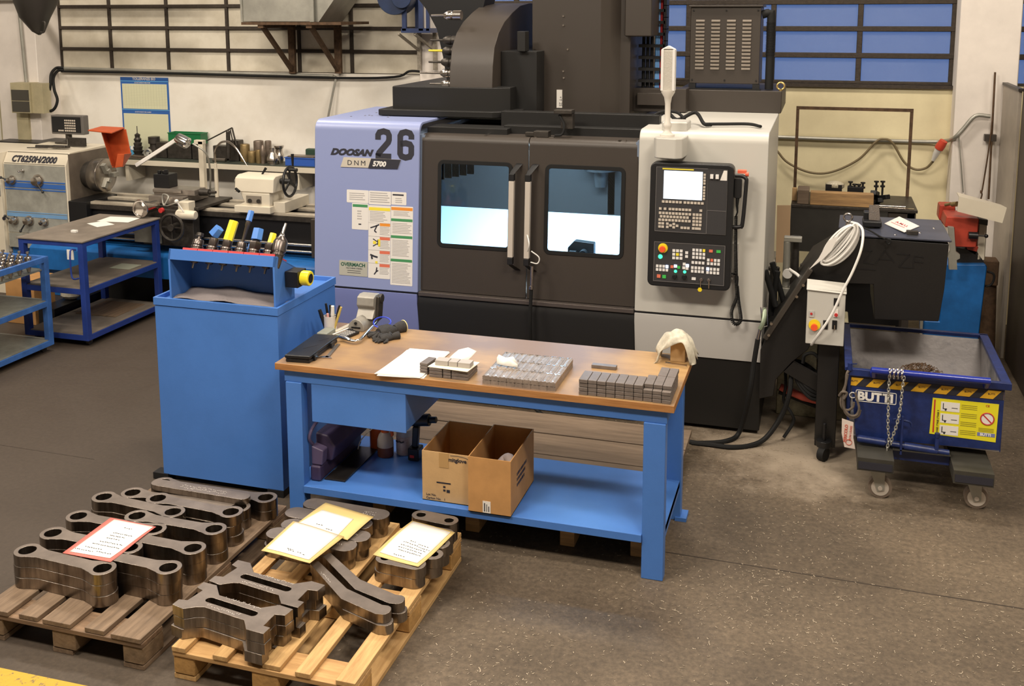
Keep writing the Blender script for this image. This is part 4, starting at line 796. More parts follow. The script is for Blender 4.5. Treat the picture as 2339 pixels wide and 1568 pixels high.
build(MB().lathe((-2.245, 5.0, SH), [(.046, .055), (.045, .09), (.036, .12), (.022, .135), (.020, .14)], n=20), 'clear_shoulder', mat('milky_plastic', (.48, .42, .36), .3), sbt)
build(MB().cyl((-2.245, 5.0, SH+.135), (-2.245, 5.0, SH+.16), .024).box(-2.26, -2.215, 4.99, 5.01, SH+.16, SH+.185).prism([(-2.222, 4.992, SH+.165), (-2.205, 4.992, SH+.18), (-2.195, 4.992, SH+.12), (-2.205, 4.992, SH+.11)], (0, .016, 0)), 'trigger_head', MATS['orange_red_bottle'], sbt, bev=.002)
build(MB().tube([(-2.255, 5.0, SH+.165), (-2.31, 4.97, SH+.155), (-2.36, 4.93, SH+.10), (-2.375, 4.92, SH+.05)], .003, 6, smooth=4), 'spray_tube', M_cream, sbt)
jr = bottle('plastic_tub', -2.155, 5.06, [(.046, 0), (.048, .01), (.048, .10), (.044, .105)], mat('label_white', (.55, .50, .48), .5, col2=(.36, .26, .25), vscale=22), 'pale labelled tub between the spray bottle and the drill', 'tub', [(.046, .105), (.046, .135), (.04, .14)], mat('clear_lid', (.42, .40, .38), .25))
build(MB().tube([(-2.185, 5.0095, SH+.088), (-2.175, 5.0095, SH+.080), (-2.165, 5.0095, SH+.084), (-2.155, 5.0095, SH+.078), (-2.14, 5.0095, SH+.084)], .004, 6, smooth=3), 'blurred_print', M_ink, jr)
dl = thing('cordless_drill', 'black cordless screwdriver standing on its battery under the bench drawer', 'drill', (-2.06, 5.0, SH))
build(MB().box(-2.10, -2.035, 4.965, 5.045, SH, SH+.07), 'battery', M_blk2, dl, bev=.008, seg=2); build(MB().prism([(-2.085, 4.985, SH+.07), (-2.05, 4.985, SH+.07), (-2.04, 4.985, SH+.19), (-2.078, 4.985, SH+.19)], (0, .035, 0)), 'handle', M_blk2, dl, bev=.008, seg=2)
build(MB().cyl((-2.13, 5.0, SH+.215), (-1.98, 5.0, SH+.235), .032, .034).cyl((-1.98, 5.0, SH+.235), (-1.94, 5.0, SH+.24), .018), 'motor_body', M_blk2, dl, bev=.003); build(MB().box(-2.085, -2.06, 4.962, 4.966, SH+.02, SH+.035), 'battery_badge', M_red, dl)
# cartons
def carton(x0, x1, y0, y1, h, lb, m, t=.005):
    c = thing('carton', lb, 'box', ((x0+x1)/2, (y0+y1)/2, SH), 'open cartons on the lower bench shelf')
    build(MB().box(x0, x1, y0, y0+t, SH, SH+h), 'front_wall', m, c); build(MB().box(x0, x1, y1-t, y1, SH, SH+h), 'back_wall', m, c)
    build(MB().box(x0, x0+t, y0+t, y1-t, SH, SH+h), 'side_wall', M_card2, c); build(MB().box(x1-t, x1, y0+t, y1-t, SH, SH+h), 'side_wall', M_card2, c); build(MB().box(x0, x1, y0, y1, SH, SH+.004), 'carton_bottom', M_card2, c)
    return c
c1 = carton(-1.852, -1.597, 4.565, 4.96, .262, 'left open carton with a strip of brown tape on its front', M_card)
c2 = carton(-1.590, -1.372, 4.515, 4.93, .285, 'right open carton with a small white label low on its front', M_card2)
build(MB().box(-1.76, -1.71, 4.5635, 4.565, SH+.185, SH+.262), 'tape_strip', M_tape, c1); text('mitglove', .028, M_ink, c1, (-1.712, 4.5645, SH+.222), sx=1.0, bold=.0008)
build(MB().tube([(-1.70, 4.5645, SH+.252), (-1.66, 4.5645, SH+.255), (-1.62, 4.5645, SH+.25), (-1.602, 4.5645, SH+.242)], .0012, 5), 'print_swoosh', M_ink, c1)
text('Lot No.', .017, M_ink, c1, (-1.832, 4.5645, SH+.028)); text('Carton No.   1', .017, M_ink, c1, (-1.832, 4.5645, SH+.010)); build(MB().box(-1.775, -1.70, 4.5638, 4.5646, SH+.10, SH+.107).box(-1.74, -1.728, 4.5638, 4.5646, SH+.078, SH+.088).box(-1.74, -1.728, 4.5638, 4.5646, SH+.06, SH+.07), 'blurred_print', M_ink, c1); build(MB().box(-1.722, -1.705, 4.5638, 4.5646, SH+.055, SH+.07), 'print_box', M_ink, c1)
build(MB().box(-1.515, -1.475, 4.5135, 4.515, SH+.005, SH+.065), 'paper_label', M_stick, c2); build(MB().box(-1.508, -1.503, 4.5128, 4.5135, SH+.012, SH+.055).box(-1.496, -1.493, 4.5128, 4.5135, SH+.012, SH+.05).box(-1.486, -1.482, 4.5128, 4.5135, SH+.012, SH+.04), 'blurred_print', M_ink, c2)
pr_ = MB()
for r in range(3):
    yk = 4.62
    while yk < 4.79-.02*r: wk = random.uniform(.006, .016); pr_.box(-1.3722, -1.3712, yk, yk+wk, SH+.165-r*.028, SH+.181-r*.028); yk += wk+random.uniform(.003, .007)
build(pr_, 'blurred_print', M_ink, c2)
gg = build(MB().tube([(-1.55, 4.72, SH+.02), (-1.50, 4.70, SH+.14), (-1.46, 4.74, SH+.19), (-1.42, 4.68, SH+.20), (-1.40, 4.62, SH+.12)], [.02, .03, .03, .025, .02], 10, smooth=4), 'crumpled_cloth', mat('grey_cloth', (.38, .31, .29), .9)); tag(gg, 'crumpled grey cloth inside the right open carton', 'cloth')
# plank platform behind the bench
pp = thing('plank_platform', 'wide weathered plank platform on the floor between the bench and the machining centre', 'platform', (-1.5, 5.4, 0))
ys = [4.86, 5.13, 5.14, 5.41, 5.42, 5.70, 5.71, 6.0]
for i in range(4): build(MB().box(-2.36, -.68, ys[2*i]-.0, ys[2*i+1], .125, .15+.002*(i % 2)), 'plank', M_plank, pp, bev=.003)
for x in (-2.2, -1.68, -1.177, -.82): build(MB().box(x, x+.075, 4.72, 5.98, 0, .125), 'bearer', M_blockw, pp, bev=.003)
# ---- blue tool cabinet
CB = thing('tool_cabinet', 'tall bright blue steel cabinet with sloping tool hood standing left of the bench', 'cabinet', (-3.145, 5.12, 0))
build(MB().box(-3.535, -2.762, 4.778, 5.465, .035, 1.035), 'cabinet_body', M_blue, CB, bev=.003)
build(MB().ringprism([(-3.54, 4.774, 1.038), (-2.757, 4.774, 1.038), (-2.757, 5.47, 1.038), (-3.54, 5.47, 1.038)], [(-3.525, 4.79, 1.038), (-2.772, 4.79, 1.038), (-2.772, 5.455, 1.038), (-3.525, 5.455, 1.038)], (0, 0, .045)).box(-3.53, -2.765, 4.785, 5.46, 1.036, 1.058), 'tray_rim', M_blue, CB, bev=.002)
for (x, y) in ((-3.60, 4.77), (-2.86, 4.77), (-3.60, 5.40), (-2.86, 5.40)): build(MB().box(x, x+.10, y, y+.07, 0, .04), 'foot', M_blk2, CB)
hx0, hx1 = -3.447, -2.782; hd_ = MB()
pf_ = [(4.80, 1.06), (4.80, 1.30), (4.815, 1.358), (5.08, 1.222), (5.01, 1.205), (5.01, 1.06)]
for x in (hx0, hx1-.012): build(MB().prism([(x, y, z) for y, z in pf_], (.012, 0, 0)), 'hood_side', M_blue, CB, bev=.001)
build(MB().prism([(hx0, 4.80, 1.30), (hx0, 4.815, 1.358), (hx0, 4.835, 1.348), (hx0, 4.812, 1.30)], (hx1-hx0, 0, 0)).prism([(hx0, 5.0, 1.06), (hx0, 5.0, 1.262), (hx0, 5.01, 1.255), (hx0, 5.01, 1.06)], (hx1-hx0, 0, 0)).prism([(hx0, 4.83, 1.345), (hx0, 4.833, 1.352), (hx0, 5.08, 1.222), (hx0, 5.07, 1.216)], (hx1-hx0, 0, 0)), 'hood_top', M_blue, CB, bev=.001)
SLD = V(0, .265, -.136).normalized(); SLN = V(0, .136, .265).normalized()
def SP(x, t, h): return V(x, 4.815, 1.358)+SLD*t+SLN*h
rb = MB()
for i in range(6):
    vs_ = [SP(x, t, h) for h in (.001, .016) for x, t in ((-3.375+i*.0965, .02), (-3.375+(i+1)*.0965-.003, .02), (-3.375+(i+1)*.0965-.003, .16), (-3.375+i*.0965, .16))]
    rb.add(vs_, [(0, 3, 2, 1), (4, 5, 6, 7), (0, 1, 5, 4), (1, 2, 6, 5), (2, 3, 7, 6), (3, 0, 4, 7)])
build(rb, 'tool_socket_rail', M_red, CB, bev=.001)
build(MB().cyl(SP(-2.7825, .05, -.03)+V(0, 0, 0), SP(-2.779, .05, -.03), .005, n=8).cyl(SP(-2.7825, .18, -.03), SP(-2.779, .18, -.03), .005, n=8), 'rivet', M_blue, CB)
M_bcap = mat('blue_cap_plastic', (.07, .22, .62), .35); M_ycap = mat('yellow_cap_plastic', (.85, .72, .03), .3); M_hold = mat('holder_steel', (.13, .11, .10), .3, .85)
def tool(x, t, lb, kind):
    o = thing('tool_holder', lb, 'tool holder', tuple(SP(x, t, .016)), 'tool holders standing in the hood of the blue cabinet')
    def A(h, dx=0): return SP(x+dx, t, h)
    build(MB().rings([(A(-.055), .018), (A(-.050), .022), (A(.016), .03), (A(.018), .034), (A(.026), .034), (A(.028), .029), (A(.034), .029), (A(.036), .034), (A(.044), .033)], 20), 'taper_flange', M_hold, o)
    build(MB().cyl(A(-.085), A(-.055), .006, .008, 10), 'pull_stud', M_pol, o)
    if kind == 'collet': build(MB().rings([(A(.044), .024), (A(.05), .03), (A(.075), .03), (A(.08), .026)], 12), 'collet_nut', M_hold, o); build(MB().cyl(A(.08), A(.115, .004), .010, .008), 'cutter', M_hold, o); build(MB().rings([(A(.10), .02), (A(.118), .02)], 8), 'cutter_head', M_dsteel, o)
    if kind == 'bluecap': build(MB().rings([(A(.044), .022), (A(.055), .026), (A(.09), .026), (A(.095), .02)], 14), 'collet_nut', M_hold, o); build(MB().cyl(A(.095), A(.125, .002), .006), 'cutter', M_pol, o); a = A(.115, .0); build(MB().cyl(a+V(-.012, 0, -.003), a+V(.022, .012, .038), .034, .030, 6), 'protective_cap', M_bcap, o, bev=.002)
    if kind == 'yellow': build(MB().rings([(A(.044), .022), (A(.055), .027), (A(.085), .027), (A(.09), .022)], 14), 'collet_nut', M_hold, o); build(MB().cyl(A(.085), A(.20, .012), .029, .028, 6), 'protective_cap', M_ycap, o, bev=.002)
    if kind == 'tall': build(MB().rings([(A(.044), .026), (A(.06), .028), (A(.08), .026)], 14), 'collet_nut', M_hold, o); build(MB().rings([(A(.08), .008), (A(.175, .008), .011), (A(.18, .008), .013), (A(.21, .01), .013)], 12), 'cutter', M_hold, o); build(MB().cyl(A(.205, .01), A(.265, .014), .019, .018, 6), 'protective_cap', M_bcap, o, bev=.002)
    if kind == 'bigblue': build(MB().rings([(A(.044), .028), (A(.055), .036), (A(.085), .036), (A(.10), .020)], 6), 'collet_nut', M_hold, o); build(MB().cyl(A(.10), A(.165), .034, .032, 6), 'protective_cap', M_bcap, o, bev=.003)
    if kind == 'smallyellow': build(MB().rings([(A(.044), .024), (A(.055), .03), (A(.082), .03), (A(.088), .024)], 14), 'collet_nut', M_hold, o); build(MB().cyl(A(.088), A(.145, .004), .022, .020, 6), 'protective_cap', M_ycap, o, bev=.002)
    if kind == 'chuck': build(MB().rings([(A(.0), .022), (A(.035), .024), (A(.04), .038), (A(.09), .040), (A(.105), .034), (A(.125), .018)], 24), 'drill_chuck', M_hold, o); build(MB().rings([(A(.12), .016), (A(.14), .013), (A(.145), .009), (A(.20, .008), .007), (A(.203, .008), .001)], 10), 'drill_bit', M_chrome, o)
for a in ((-3.325, .08, 'tool holder with a black cutter, leftmost in the cabinet hood', 'collet'), (-3.228, .08, 'tool holder with a tilted blue cap, second from the left', 'bluecap'), (-3.140, .08, 'tool holder under the tall yellow cap', 'yellow'), (-3.048, .08, 'tool holder with the long shank and small blue cap on top', 'tall'), (-2.965, .08, 'tool holder under the wide blue cap', 'bigblue'), (-2.872, .08, 'tool holder under the short yellow cap', 'smallyellow'), (-2.800, .055, 'black drill chuck holding a bright drill bit at the right corner of the hood', 'chuck')): tool(*a)
o = build(MB().rings([(SP(-3.03, .15, .02), .022), (SP(-3.03, .15, .09), .021)], 6), 'spare_cap', M_bcap); tag(o, 'blue cap standing behind the long-shanked tool holder', 'cap')
R_ = []
for i in range(15):
    R_.append([(-3.43+.66*i/14*.985, 4.803+.19*j/8, 1.062+.012+.035*math.sin(PI*min(1, .15+.9*i/14))*(.3+.7*j/8)+.006*math.sin(i*1.1+j)) for j in range(9)])
o = build(MB().grid(R_), 'ribbed_mat', mat('grey_corrugated_mat', (.24, .21, .21), .8, bump=.6, bscale=60, stretch=(1, 8, 1)), smooth=80); o.modifiers.new('s', 'SOLIDIFY').thickness = .004; tag(o, 'grey ribbed mat lying in the open front of the cabinet hood', 'mat')
TM = thing('tape_holder', 'black magnetic holder on the right side of the cabinet hood', 'holder', (-2.75, 4.95, 1.2)); build(MB().box(-2.779, -2.70, 4.90, 5.0, 1.165, 1.255), 'holder_box', M_blk2, TM, bev=.003)
tm = thing('tape_measure', 'yellow tape measure clipped to the black holder on the cabinet hood', 'tape measure', (-2.67, 4.95, 1.17)); build(MB().prism([(-2.70, 4.915+.035+.042*math.cos(a), 1.212+.042*math.sin(a)) for a in [2*PI*k/14 for k in range(14)]], (.052, 0, 0)), 'tape_case', M_ycap, tm, bev=.006, seg=2); build(MB().cyl((-2.6485, 4.95, 1.212), (-2.6465, 4.95, 1.212), .026), 'tape_badge', M_blk2, tm)
#@@PALLETS
def pallet(x0, y0, w, l, boards, mb_, mx_, mblk, label):
    p = thing('pallet', label, 'pallet', (x0+w/2, y0+l/2, 0))
    for (a, b, dy) in boards: build(MB().box(a, b, y0+dy, y0+l-dy*.3, .122, .144), 'top_board', mb_, p, bev=.003)
    for y in (y0+.004, y0+l/2-.07, y0+l-.144): build(MB().box(x0, x0+w, y, y+.14, .100, .1215), 'cross_board', mx_, p, bev=.003)
    for x in (x0, x0+w/2-.05, x0+w-.10):
        for y in (y0+.008, y0+l/2-.07, y0+l-.148): build(MB().box(x, x+(.10 if abs(x-x0-w/2+.05) > .01 else .12), y, y+.14, .0222, .0995), 'block', mblk, p, bev=.006)
    for x in (x0, x0+w/2-.05, x0+w-.10): build(MB().box(x, x+.10, y0+.01, y0+l-.01, 0, .0218), 'bottom_board', mb_, p, bev=.002)
    return p
M_pblkO = mat('old_pallet_block', (.22, .145, .08), .8, var=.4, vscale=12, bump=.3, bscale=40); M_pblkN = mat('new_pallet_block', (.50, .28, .09), .7, var=.35, vscale=12, bump=.3, bscale=40)
pallet(-3.352, 3.245, .80, 1.2, [(-3.352, -3.215, .0), (-3.165, -3.068, .006), (-3.042, -2.90, .004), (-2.832, -2.735, .006), (-2.70, -2.555, .0)], M_palO, M_palOx, M_pblkO, 'dark weathered wooden pallet at the left carrying the connecting rods')
pallet(-2.41, 3.245, .81, 1.2, [(-2.41, -2.345, .0), (-2.222, -2.155, .0), (-2.005, -1.925, .008), (-1.858, -1.792, .0), (-1.685, -1.602, .0)], M_palN, M_palNx, M_pblkN, 'pale new wooden pallet in front of the bench carrying plates and envelopes')
PT = .1445
# connecting rods
def rod_mesh(L=.42, R=.058, hr=.037, bw=.034, h=.0495):
    def arc(cx_, a0, a1, n): return [(cx_+R*math.cos(a0+(a1-a0)*k/n), R*math.sin(a0+(a1-a0)*k/n)) for k in range(n+1)]
    g = math.asin(bw/R*1.02)+.12; ht = []
    out = arc(L/2, -PI+g+.25, PI-g-.25, 22)
    out += [(L/2-R-.028, bw)]; out += [(-L/2+R+.028, bw)]
    out += arc(-L/2, g+.25, 2*PI-g-.25, 22)
    out += [(-L/2+R+.028, -bw), (L/2-R-.028, -bw)]
    return out
def plate_bm(outl, holes, h, name, m):
    bm = bmesh.new(); es = []
    def loop(pts):
        vs = [bm.verts.new((x, y, h)) for x, y in pts]
        for i in range(len(vs)): es.append(bm.edges.new((vs[i], vs[(i+1) % len(vs)])))
    loop(outl)
    for hl in holes: loop(hl)
    bmesh.ops.triangle_fill(bm, use_beauty=True, use_dissolve=False, edges=es)
    r = bmesh.ops.extrude_face_region(bm, geom=list(bm.faces)); vs = [g for g in r['geom'] if isinstance(g, bmesh.types.BMVert)]
    bmesh.ops.translate(bm, verts=vs, vec=(0, 0, -h)); bmesh.ops.recalc_face_normals(bm, faces=bm.faces)
    me = bpy.data.meshes.new(name); bm.to_mesh(me); bm.free(); me.materials.append(m); me.materials.append(M_cut)
    for p in me.polygons: p.material_index = 0 if abs(p.normal.z) > .7 else 1
    me.polygons.foreach_set('use_smooth', [True]*len(me.polygons)); me.set_sharp_from_angle(angle=math.radians(35)); return me
def circ(cx_, cy_, r, n=24): return [(cx_+r*math.cos(2*PI*k/n), cy_+r*math.sin(2*PI*k/n)) for k in range(n)]
def place(me, name, x, y, z, rz, label, cat, group, bev=.0015):
    o = bpy.data.objects.new(name, me); COL.objects.link(o); o.location = (x, y, z); o.rotation_euler.z = rz; ORG[o.name] = V(0, 0, 0)
    if bev: md = o.modifiers.new('bevel', 'BEVEL'); md.width = bev; md.segments = 1; md.limit_method = 'ANGLE'; md.angle_limit = math.radians(50); md.harden_normals = True; md.material = min(1, len(me.materials)-1)
    return tag(o, label, cat, group)
M_rod = mat('forged_rod_steel', (.25, .21, .18), .45, .55, var=.30, vscale=7, bump=.05, bscale=80)
M_cut = mat('cut_steel_side', (.40, .35, .30), .30, 1.0, col2=(.13, .105, .085), vscale=5, stretch=(6, 6, .6), thr=(.3, .7))
rodme = plate_bm(rod_mesh(), [circ(-.21, 0, .037), circ(.21, 0, .037)], .0495, 'connecting_rod', M_rod)
ly = ['bottom', 'middle', 'top']
left = [(-3.092, 3.458, -4.0, 'nearest pile of the left row'), (-3.092, 3.628, -1.2, 'second pile of the left row, under the red-edged card'), (-3.09, 3.80, -.5, 'third pile of the left row'), (-3.105, 3.985, -4.6, 'fourth pile of the left row')]
right = [(-2.825, 3.540, -2.4, 'nearest pile of the right row'), (-2.818, 3.708, -1.3, 'second pile of the right row'), (-2.825, 3.883, -.3, 'third pile of the right row'), (-2.84, 4.058, -2.5, 'fourth pile of the right row')]
for rows, g in ((left, 'connecting rods of the left row on the dark pallet'), (right, 'connecting rods of the right row on the dark pallet')):
    for (x, y, a, nm) in rows:
        for l in range(3): place(rodme, 'connecting_rod', x+(0 if l == 2 else random.uniform(-.006, .004)), y+(0 if l == 2 else random.uniform(-.004, .004)), PT+l*.05, math.radians(a+(0 if l == 2 else random.uniform(-.6, .6))), '%s connecting rod in the %s' % (ly[l], nm), 'connecting rod', g)
rodL = plate_bm(rod_mesh(.60), [circ(-.30, 0, .037), circ(.30, 0, .037)], .0495, 'connecting_rod', M_rod)
for l in range(2): place(rodL, 'connecting_rod', -2.975, 4.178, PT+l*.05+0*.0, math.radians(2.0), '%s long connecting rod behind the fourth piles' % ('lower', 'upper')[l], 'connecting rod', 'long connecting rods at the back of the dark pallet')
for l in range(2): place(rodL, 'connecting_rod', -2.90, 4.315, PT+l*.05, math.radians(.5), '%s long connecting rod farthest back beside the blue cabinet' % ('lower', 'upper')[l], 'connecting rod', 'long connecting rods at the back of the dark pallet')
def obround(L, R, n=12): return [(L/2+R*math.cos(-PI/2+PI*k/n), R*math.sin(-PI/2+PI*k/n)) for k in range(n+1)]+[(-L/2+R*math.cos(PI/2+PI*k/n), R*math.sin(PI/2+PI*k/n)) for k in range(n+1)]
def chalk(parent, x, y, z, w, n=2, rz=0, col=None):
    mb = MB()
    for r in range(n):
        cx_ = -w/2
        while cx_ < w/2:
            l = random.uniform(.006, .013); a = random.uniform(-1.2, 1.2); mb.beam((cx_, -r*.02+random.uniform(-.003, .003), .0004), (cx_+l*math.cos(a)*.8, -r*.02+l*math.sin(a), .0004), .0016, .0004); cx_ += random.uniform(.008, .014)
    mb.xf(Matrix.Translation((x, y, z)) @ Matrix.Rotation(rz, 4, 'Z')); me = bpy.data.meshes.new('chalk_marking'); me.from_pydata(mb.v, [], mb.f); me.materials.append(M_chalk if col is None else col); return link('chalk_marking' if col is None else 'handwriting', me, parent)
M_chalk = mat('chalk_white', (.62, .58, .54), .8)
ob1 = plate_bm(obround(.50, .035), [], .03, 'blank_plate', M_rod); o = place(ob1, 'blank_plate', -2.93, 4.245, PT+.100, math.radians(-1), 'long plain round-ended plate with chalk marks lying across the long rods', 'plate', None); chalk(o, .02, .012, .0301, .26)
# H shaped plates
H1 = [(-2.416, 3.495), (-2.349, 3.489), (-2.297, 3.427), (-2.087, 3.396), (-2.025, 3.436), (-1.957, 3.425), (-1.966, 3.375), (-2.008, 3.370), (-2.012, 3.290), (-1.981, 3.286), (-1.985, 3.241), (-2.066, 3.248), (-2.107, 3.300), (-2.31, 3.333), (-2.34, 3.324), (-2.383, 3.297), (-2.444, 3.312), (-2.44, 3.353), (-2.403, 3.357), (-2.385, 3.437), (-2.42, 3.451)]
cx0, cy0 = -2.205, 3.368
hm = plate_bm([(x-cx0, y-cy0) for x, y in H1], [[(q[0]*math.cos(-.155)-q[1]*math.sin(-.155), q[0]*math.sin(-.155)+q[1]*math.cos(-.155)) for q in obround(.225, .0165, 8)]], .0445, 'forked_plate', M_rod)
for k, (x, y, nm) in enumerate(((cx0, cy0, 'front pile'), (cx0+.042, cy0+.198, 'rear pile'))):
    for l in range(3):
        o = place(hm, 'forked_plate', x+(0 if l == 2 else random.uniform(-.012, .004)), y+(0 if l == 2 else random.uniform(-.004, .004)), PT+l*.0455, 0, '%s slotted H-shaped plate in the %s on the pale pallet' % (ly[l], nm), 'plate', 'slotted H-shaped steel plates')
        if l == 2: chalk(o, .03, .035, .0446, .18, 1, -.155); chalk(o, -.02, -.03, .0446, .16, 1, -.155)
# bent arms
A1 = [(-2.10, 3.835), (-2.075, 3.868), (-1.853, 3.700), (-1.66, 3.632)]; A1 += [(-1.638+.030*math.cos(a), 3.600+.034*math.sin(a)) for a in [PI*.45-PI*1.0*k/8 for k in range(9)]]; A1 += [(-1.66, 3.563), (-1.842, 3.622)]
for l in range(2):
    am = plate_bm([(x+1.85, y-3.70) for x, y in A1], [], .0425, 'bent_arm', M_rod); o = place(am, 'bent_arm', -1.85+(.012 if l == 0 else 0), 3.70-(.008 if l == 0 else 0), PT+l*.0435, 0, '%s bent steel arm of the front pair leaving the envelope' % ('lower', 'upper')[l], 'arm', 'bent steel arms on the pale pallet')
    if l: chalk(o, -.13, .055, .0426, .10, 1, -.65)
for l in range(2): place(am, 'bent_arm', -1.828+(.01 if l == 0 else 0), 3.783, PT+l*.0435, math.radians(1), '%s bent steel arm of the rear pair leaving the envelope' % ('lower', 'upper')[l], 'arm', 'bent steel arms on the pale pallet')
# plain oval plates under the envelopes
ob = plate_bm(obround(.36, .052), [], .0495, 'oval_plate', M_rod)
for (x, y, nm, n) in ((-2.185, 4.010, 'nearest pile', 2), (-2.16, 4.105, 'second pile', 2), (-2.20, 4.215, 'third pile', 2), (-2.16, 4.325, 'farthest pile', 2)):
    for l in range(n):
        o = place(ob, 'oval_plate', x+(.0 if l else -.01), y, PT+l*.05, math.radians(-2), '%s thick oval plate in the %s under the big envelope' % (('lower', 'upper')[l], nm), 'plate', 'thick oval plates under the big envelope')
        if l: chalk(o, .13, .005, .0496, .06, 1 if y < 4.3 else 2)
o2 = plate_bm(obround(.15, .046), [circ(-.075, 0, .022), circ(.075, 0, .022)], .0475, 'link_plate', M_pol if 0 else M_rod)
for (x, y, a, nm) in ((-1.715, 3.958, -4, 'nearest pile'), (-1.672, 4.055, 0, 'second pile'), (-1.675, 4.15, 2, 'third pile'), (-1.69, 4.245, 0, 'fourth pile'), (-1.712, 4.375, -5, 'farthest pile')):
    for l in range(2):
        o = place(o2, 'link_plate', x+(0 if l else -.006), y, PT+l*.048, math.radians(a), '%s two-hole link plate in the %s under the small envelope' % (('lower', 'upper')[l], nm), 'plate', 'two-hole link plates on the right of the pale pallet')
        if l and y < 4: chalk(o, 0, .0, .0476, .06, 1)
# envelopes
def sheet(name, pts, zf, m, label, t=.0015, nu=8, nv=10, cat='envelope', par=None):
    a, b, c, d = [V(*p) for p in pts]; rows = []
    for i in range(nv+1):
        u = i/nv; l = a.lerp(d, u); r_ = b.lerp(c, u); rows.append([(l.lerp(r_, j/nu)+V(0, 0, zf(j/nu, u))) for j in range(nu+1)])
    o = build(MB().grid(rows), name, m, par, smooth=60); o.modifiers.new('s', 'SOLIDIFY').thickness = t
    if label: tag(o, label, cat)
    return o
def env(label, pts, zf, m, inner, text_rows, nm='envelope'):
    o = sheet(nm, pts, zf, m, label)
    a, b, c, d = [V(*p) for p in pts]
    def at(s, t): return a.lerp(b, s).lerp(d.lerp(c, s), t)
    q = [at(*p) for p in inner]; z2 = lambda s, t: zf(.5, t)*1.0+.0022
    s_ = sheet('paper_note', q, lambda s, t: zf(inner[0][0]+(inner[1][0]-inner[0][0])*s, inner[0][1]+(inner[3][1]-inner[0][1])*t)+.0022, M_paper, None, .0006, par=o)
    mb = MB()
    for (t, s0, s1) in text_rows:
        s = s0
        while s < s1:
            ds = random.uniform(.015, .035); p0 = at(s, t+random.uniform(-.006, .006)); p1 = at(s+ds, t+random.uniform(-.008, .008)); h = zf(s, t)+.0035; mb.beam(p0+V(0, 0, h), p1+V(0, 0, h), .0030, .0006); s += ds+random.uniform(.01, .03)
    if mb.v: build(mb, 'handwriting', M_ink, s_)
    return o
TZ = PT+.152
env('red-edged card with a handwritten white note lying on the connecting rods', [(-3.138, 3.827, TZ), (-2.878, 3.813, TZ), (-2.878, 3.490, TZ), (-3.130, 3.492, TZ)], lambda s, t: .002*math.sin(6*t)*s+.001, M_redp, [(.12, .04), (.97, .03), (.92, .93), (.10, .95)], [(.2, .5, .68), (.36, .42, .8), (.43, .42, .75), (.5, .42, .7), (.6, .38, .85), (.68, .3, .85), (.78, .25, .6), (.84, .55, .85), (.86, .12, .5)], nm='document_card')
env('manila envelope with an open flap lying at the back of the big envelope', [(-2.262, 4.31, PT+.118), (-1.975, 4.245, PT+.118), (-2.01, 4.03, PT+.112), (-2.31, 4.09, PT+.112)], lambda s, t: .004*math.sin(3*t+1)+.002, M_env, [(.12, .30), (.75, .30), (.80, .98), (.02, .98)], [(.8, .3, .42), (.86, .52, .62)])
env('large manila envelope with a white note in the middle of the pale pallet', [(-2.325, 4.10, PT+.119), (-2.03, 4.04, PT+.119), (-2.045, 3.735, PT+.150), (-2.30, 3.765, PT+.150)], lambda s, t: .003+.002*math.sin(5*s), M_env, [(.06, .03), (.90, .03), (.93, .93), (.06, .93)], [(.80, .4, .5), (.83, .44, .54), (.82, .62, .68), (.84, .74, .80)])
env('smaller manila envelope with a handwritten note on the two-hole link plates', [(-1.800, 4.30, PT+.100), (-1.562, 4.245, PT+.100), (-1.618, 3.925, PT+.100), (-1.853, 3.965, PT+.100)], lambda s, t: .003+.005*math.sin(4*t+2*s), M_env, [(.05, .03), (.93, .04), (.92, .93), (.08, .92)], [(.50, .4, .5), (.52, .6, .8), (.56, .3, .6), (.58, .65, .9), (.63, .3, .85), (.69, .3, .8), (.75, .35, .85), (.87, .35, .6)])
#@@LEFT
def cart(x0, x1, y0, y1, levels, mp, ms, label, leg=.05, cast=.05, handle=False, solid_top=True):
    c = thing('tool_cart', label, 'cart', ((x0+x1)/2, (y0+y1)/2, 0)); top = levels[-1]
    for x in (x0, x1-leg):
        for y in (y0, y1-leg): build(MB().box(x, x+leg, y, y+leg, levels[0]-.05, top-.012), 'post', mp, c, bev=.003)
    for i, z in enumerate(levels):
        f = MB().box(x0+.001, x1-.001, y0+.002, y0+leg*.6, z-.05, z-.006).box(x0+.001, x1-.001, y1-leg*.6, y1-.002, z-.05, z-.006).box(x0+.002, x0+leg*.6, y0+.03, y1-.03, z-.05, z-.006).box(x1-leg*.6, x1-.002, y0+.03, y1-.03, z-.05, z-.006)
        build(f, 'shelf_frame', mp, c, bev=.002)
        if solid_top or i < len(levels)-1: build(MB().box(x0-(.01 if i == len(levels)-1 else -.012), x1+(.01 if i == len(levels)-1 else -.012), y0-(.01 if i == len(levels)-1 else -.012), y1+(.01 if i == len(levels)-1 else -.012), z-.012, z), 'shelf_plate', ms, c, bev=.002)
    for x in (x0+.06, x1-.06):
        for y in (y0+.07, y1-.07):
            w = build(MB().box(x-.03, x+.03, y-.03, y+.03, levels[0]-.056, levels[0]-.05).prism([(x-.018, y-.02, levels[0]-.056), (x+.018, y-.02, levels[0]-.056), (x+.012, y+.03, .025), (x-.012, y+.03, .025)], (0, .012, 0)), 'caster', M_galv, c)
            build(MB().cyl((x-.012, y+.012, .028), (x+.012, y+.012, .028), .028, n=16), 'wheel', M_dsteel, w)
    return c
M_ply2 = mat('worn_grey_board', (.22, .185, .15), .5, var=.35, vscale=5, bump=.05); M_zinc = mat('scratched_zinc_plate', (.25, .26, .23), .45, .3, var=.45, vscale=6)
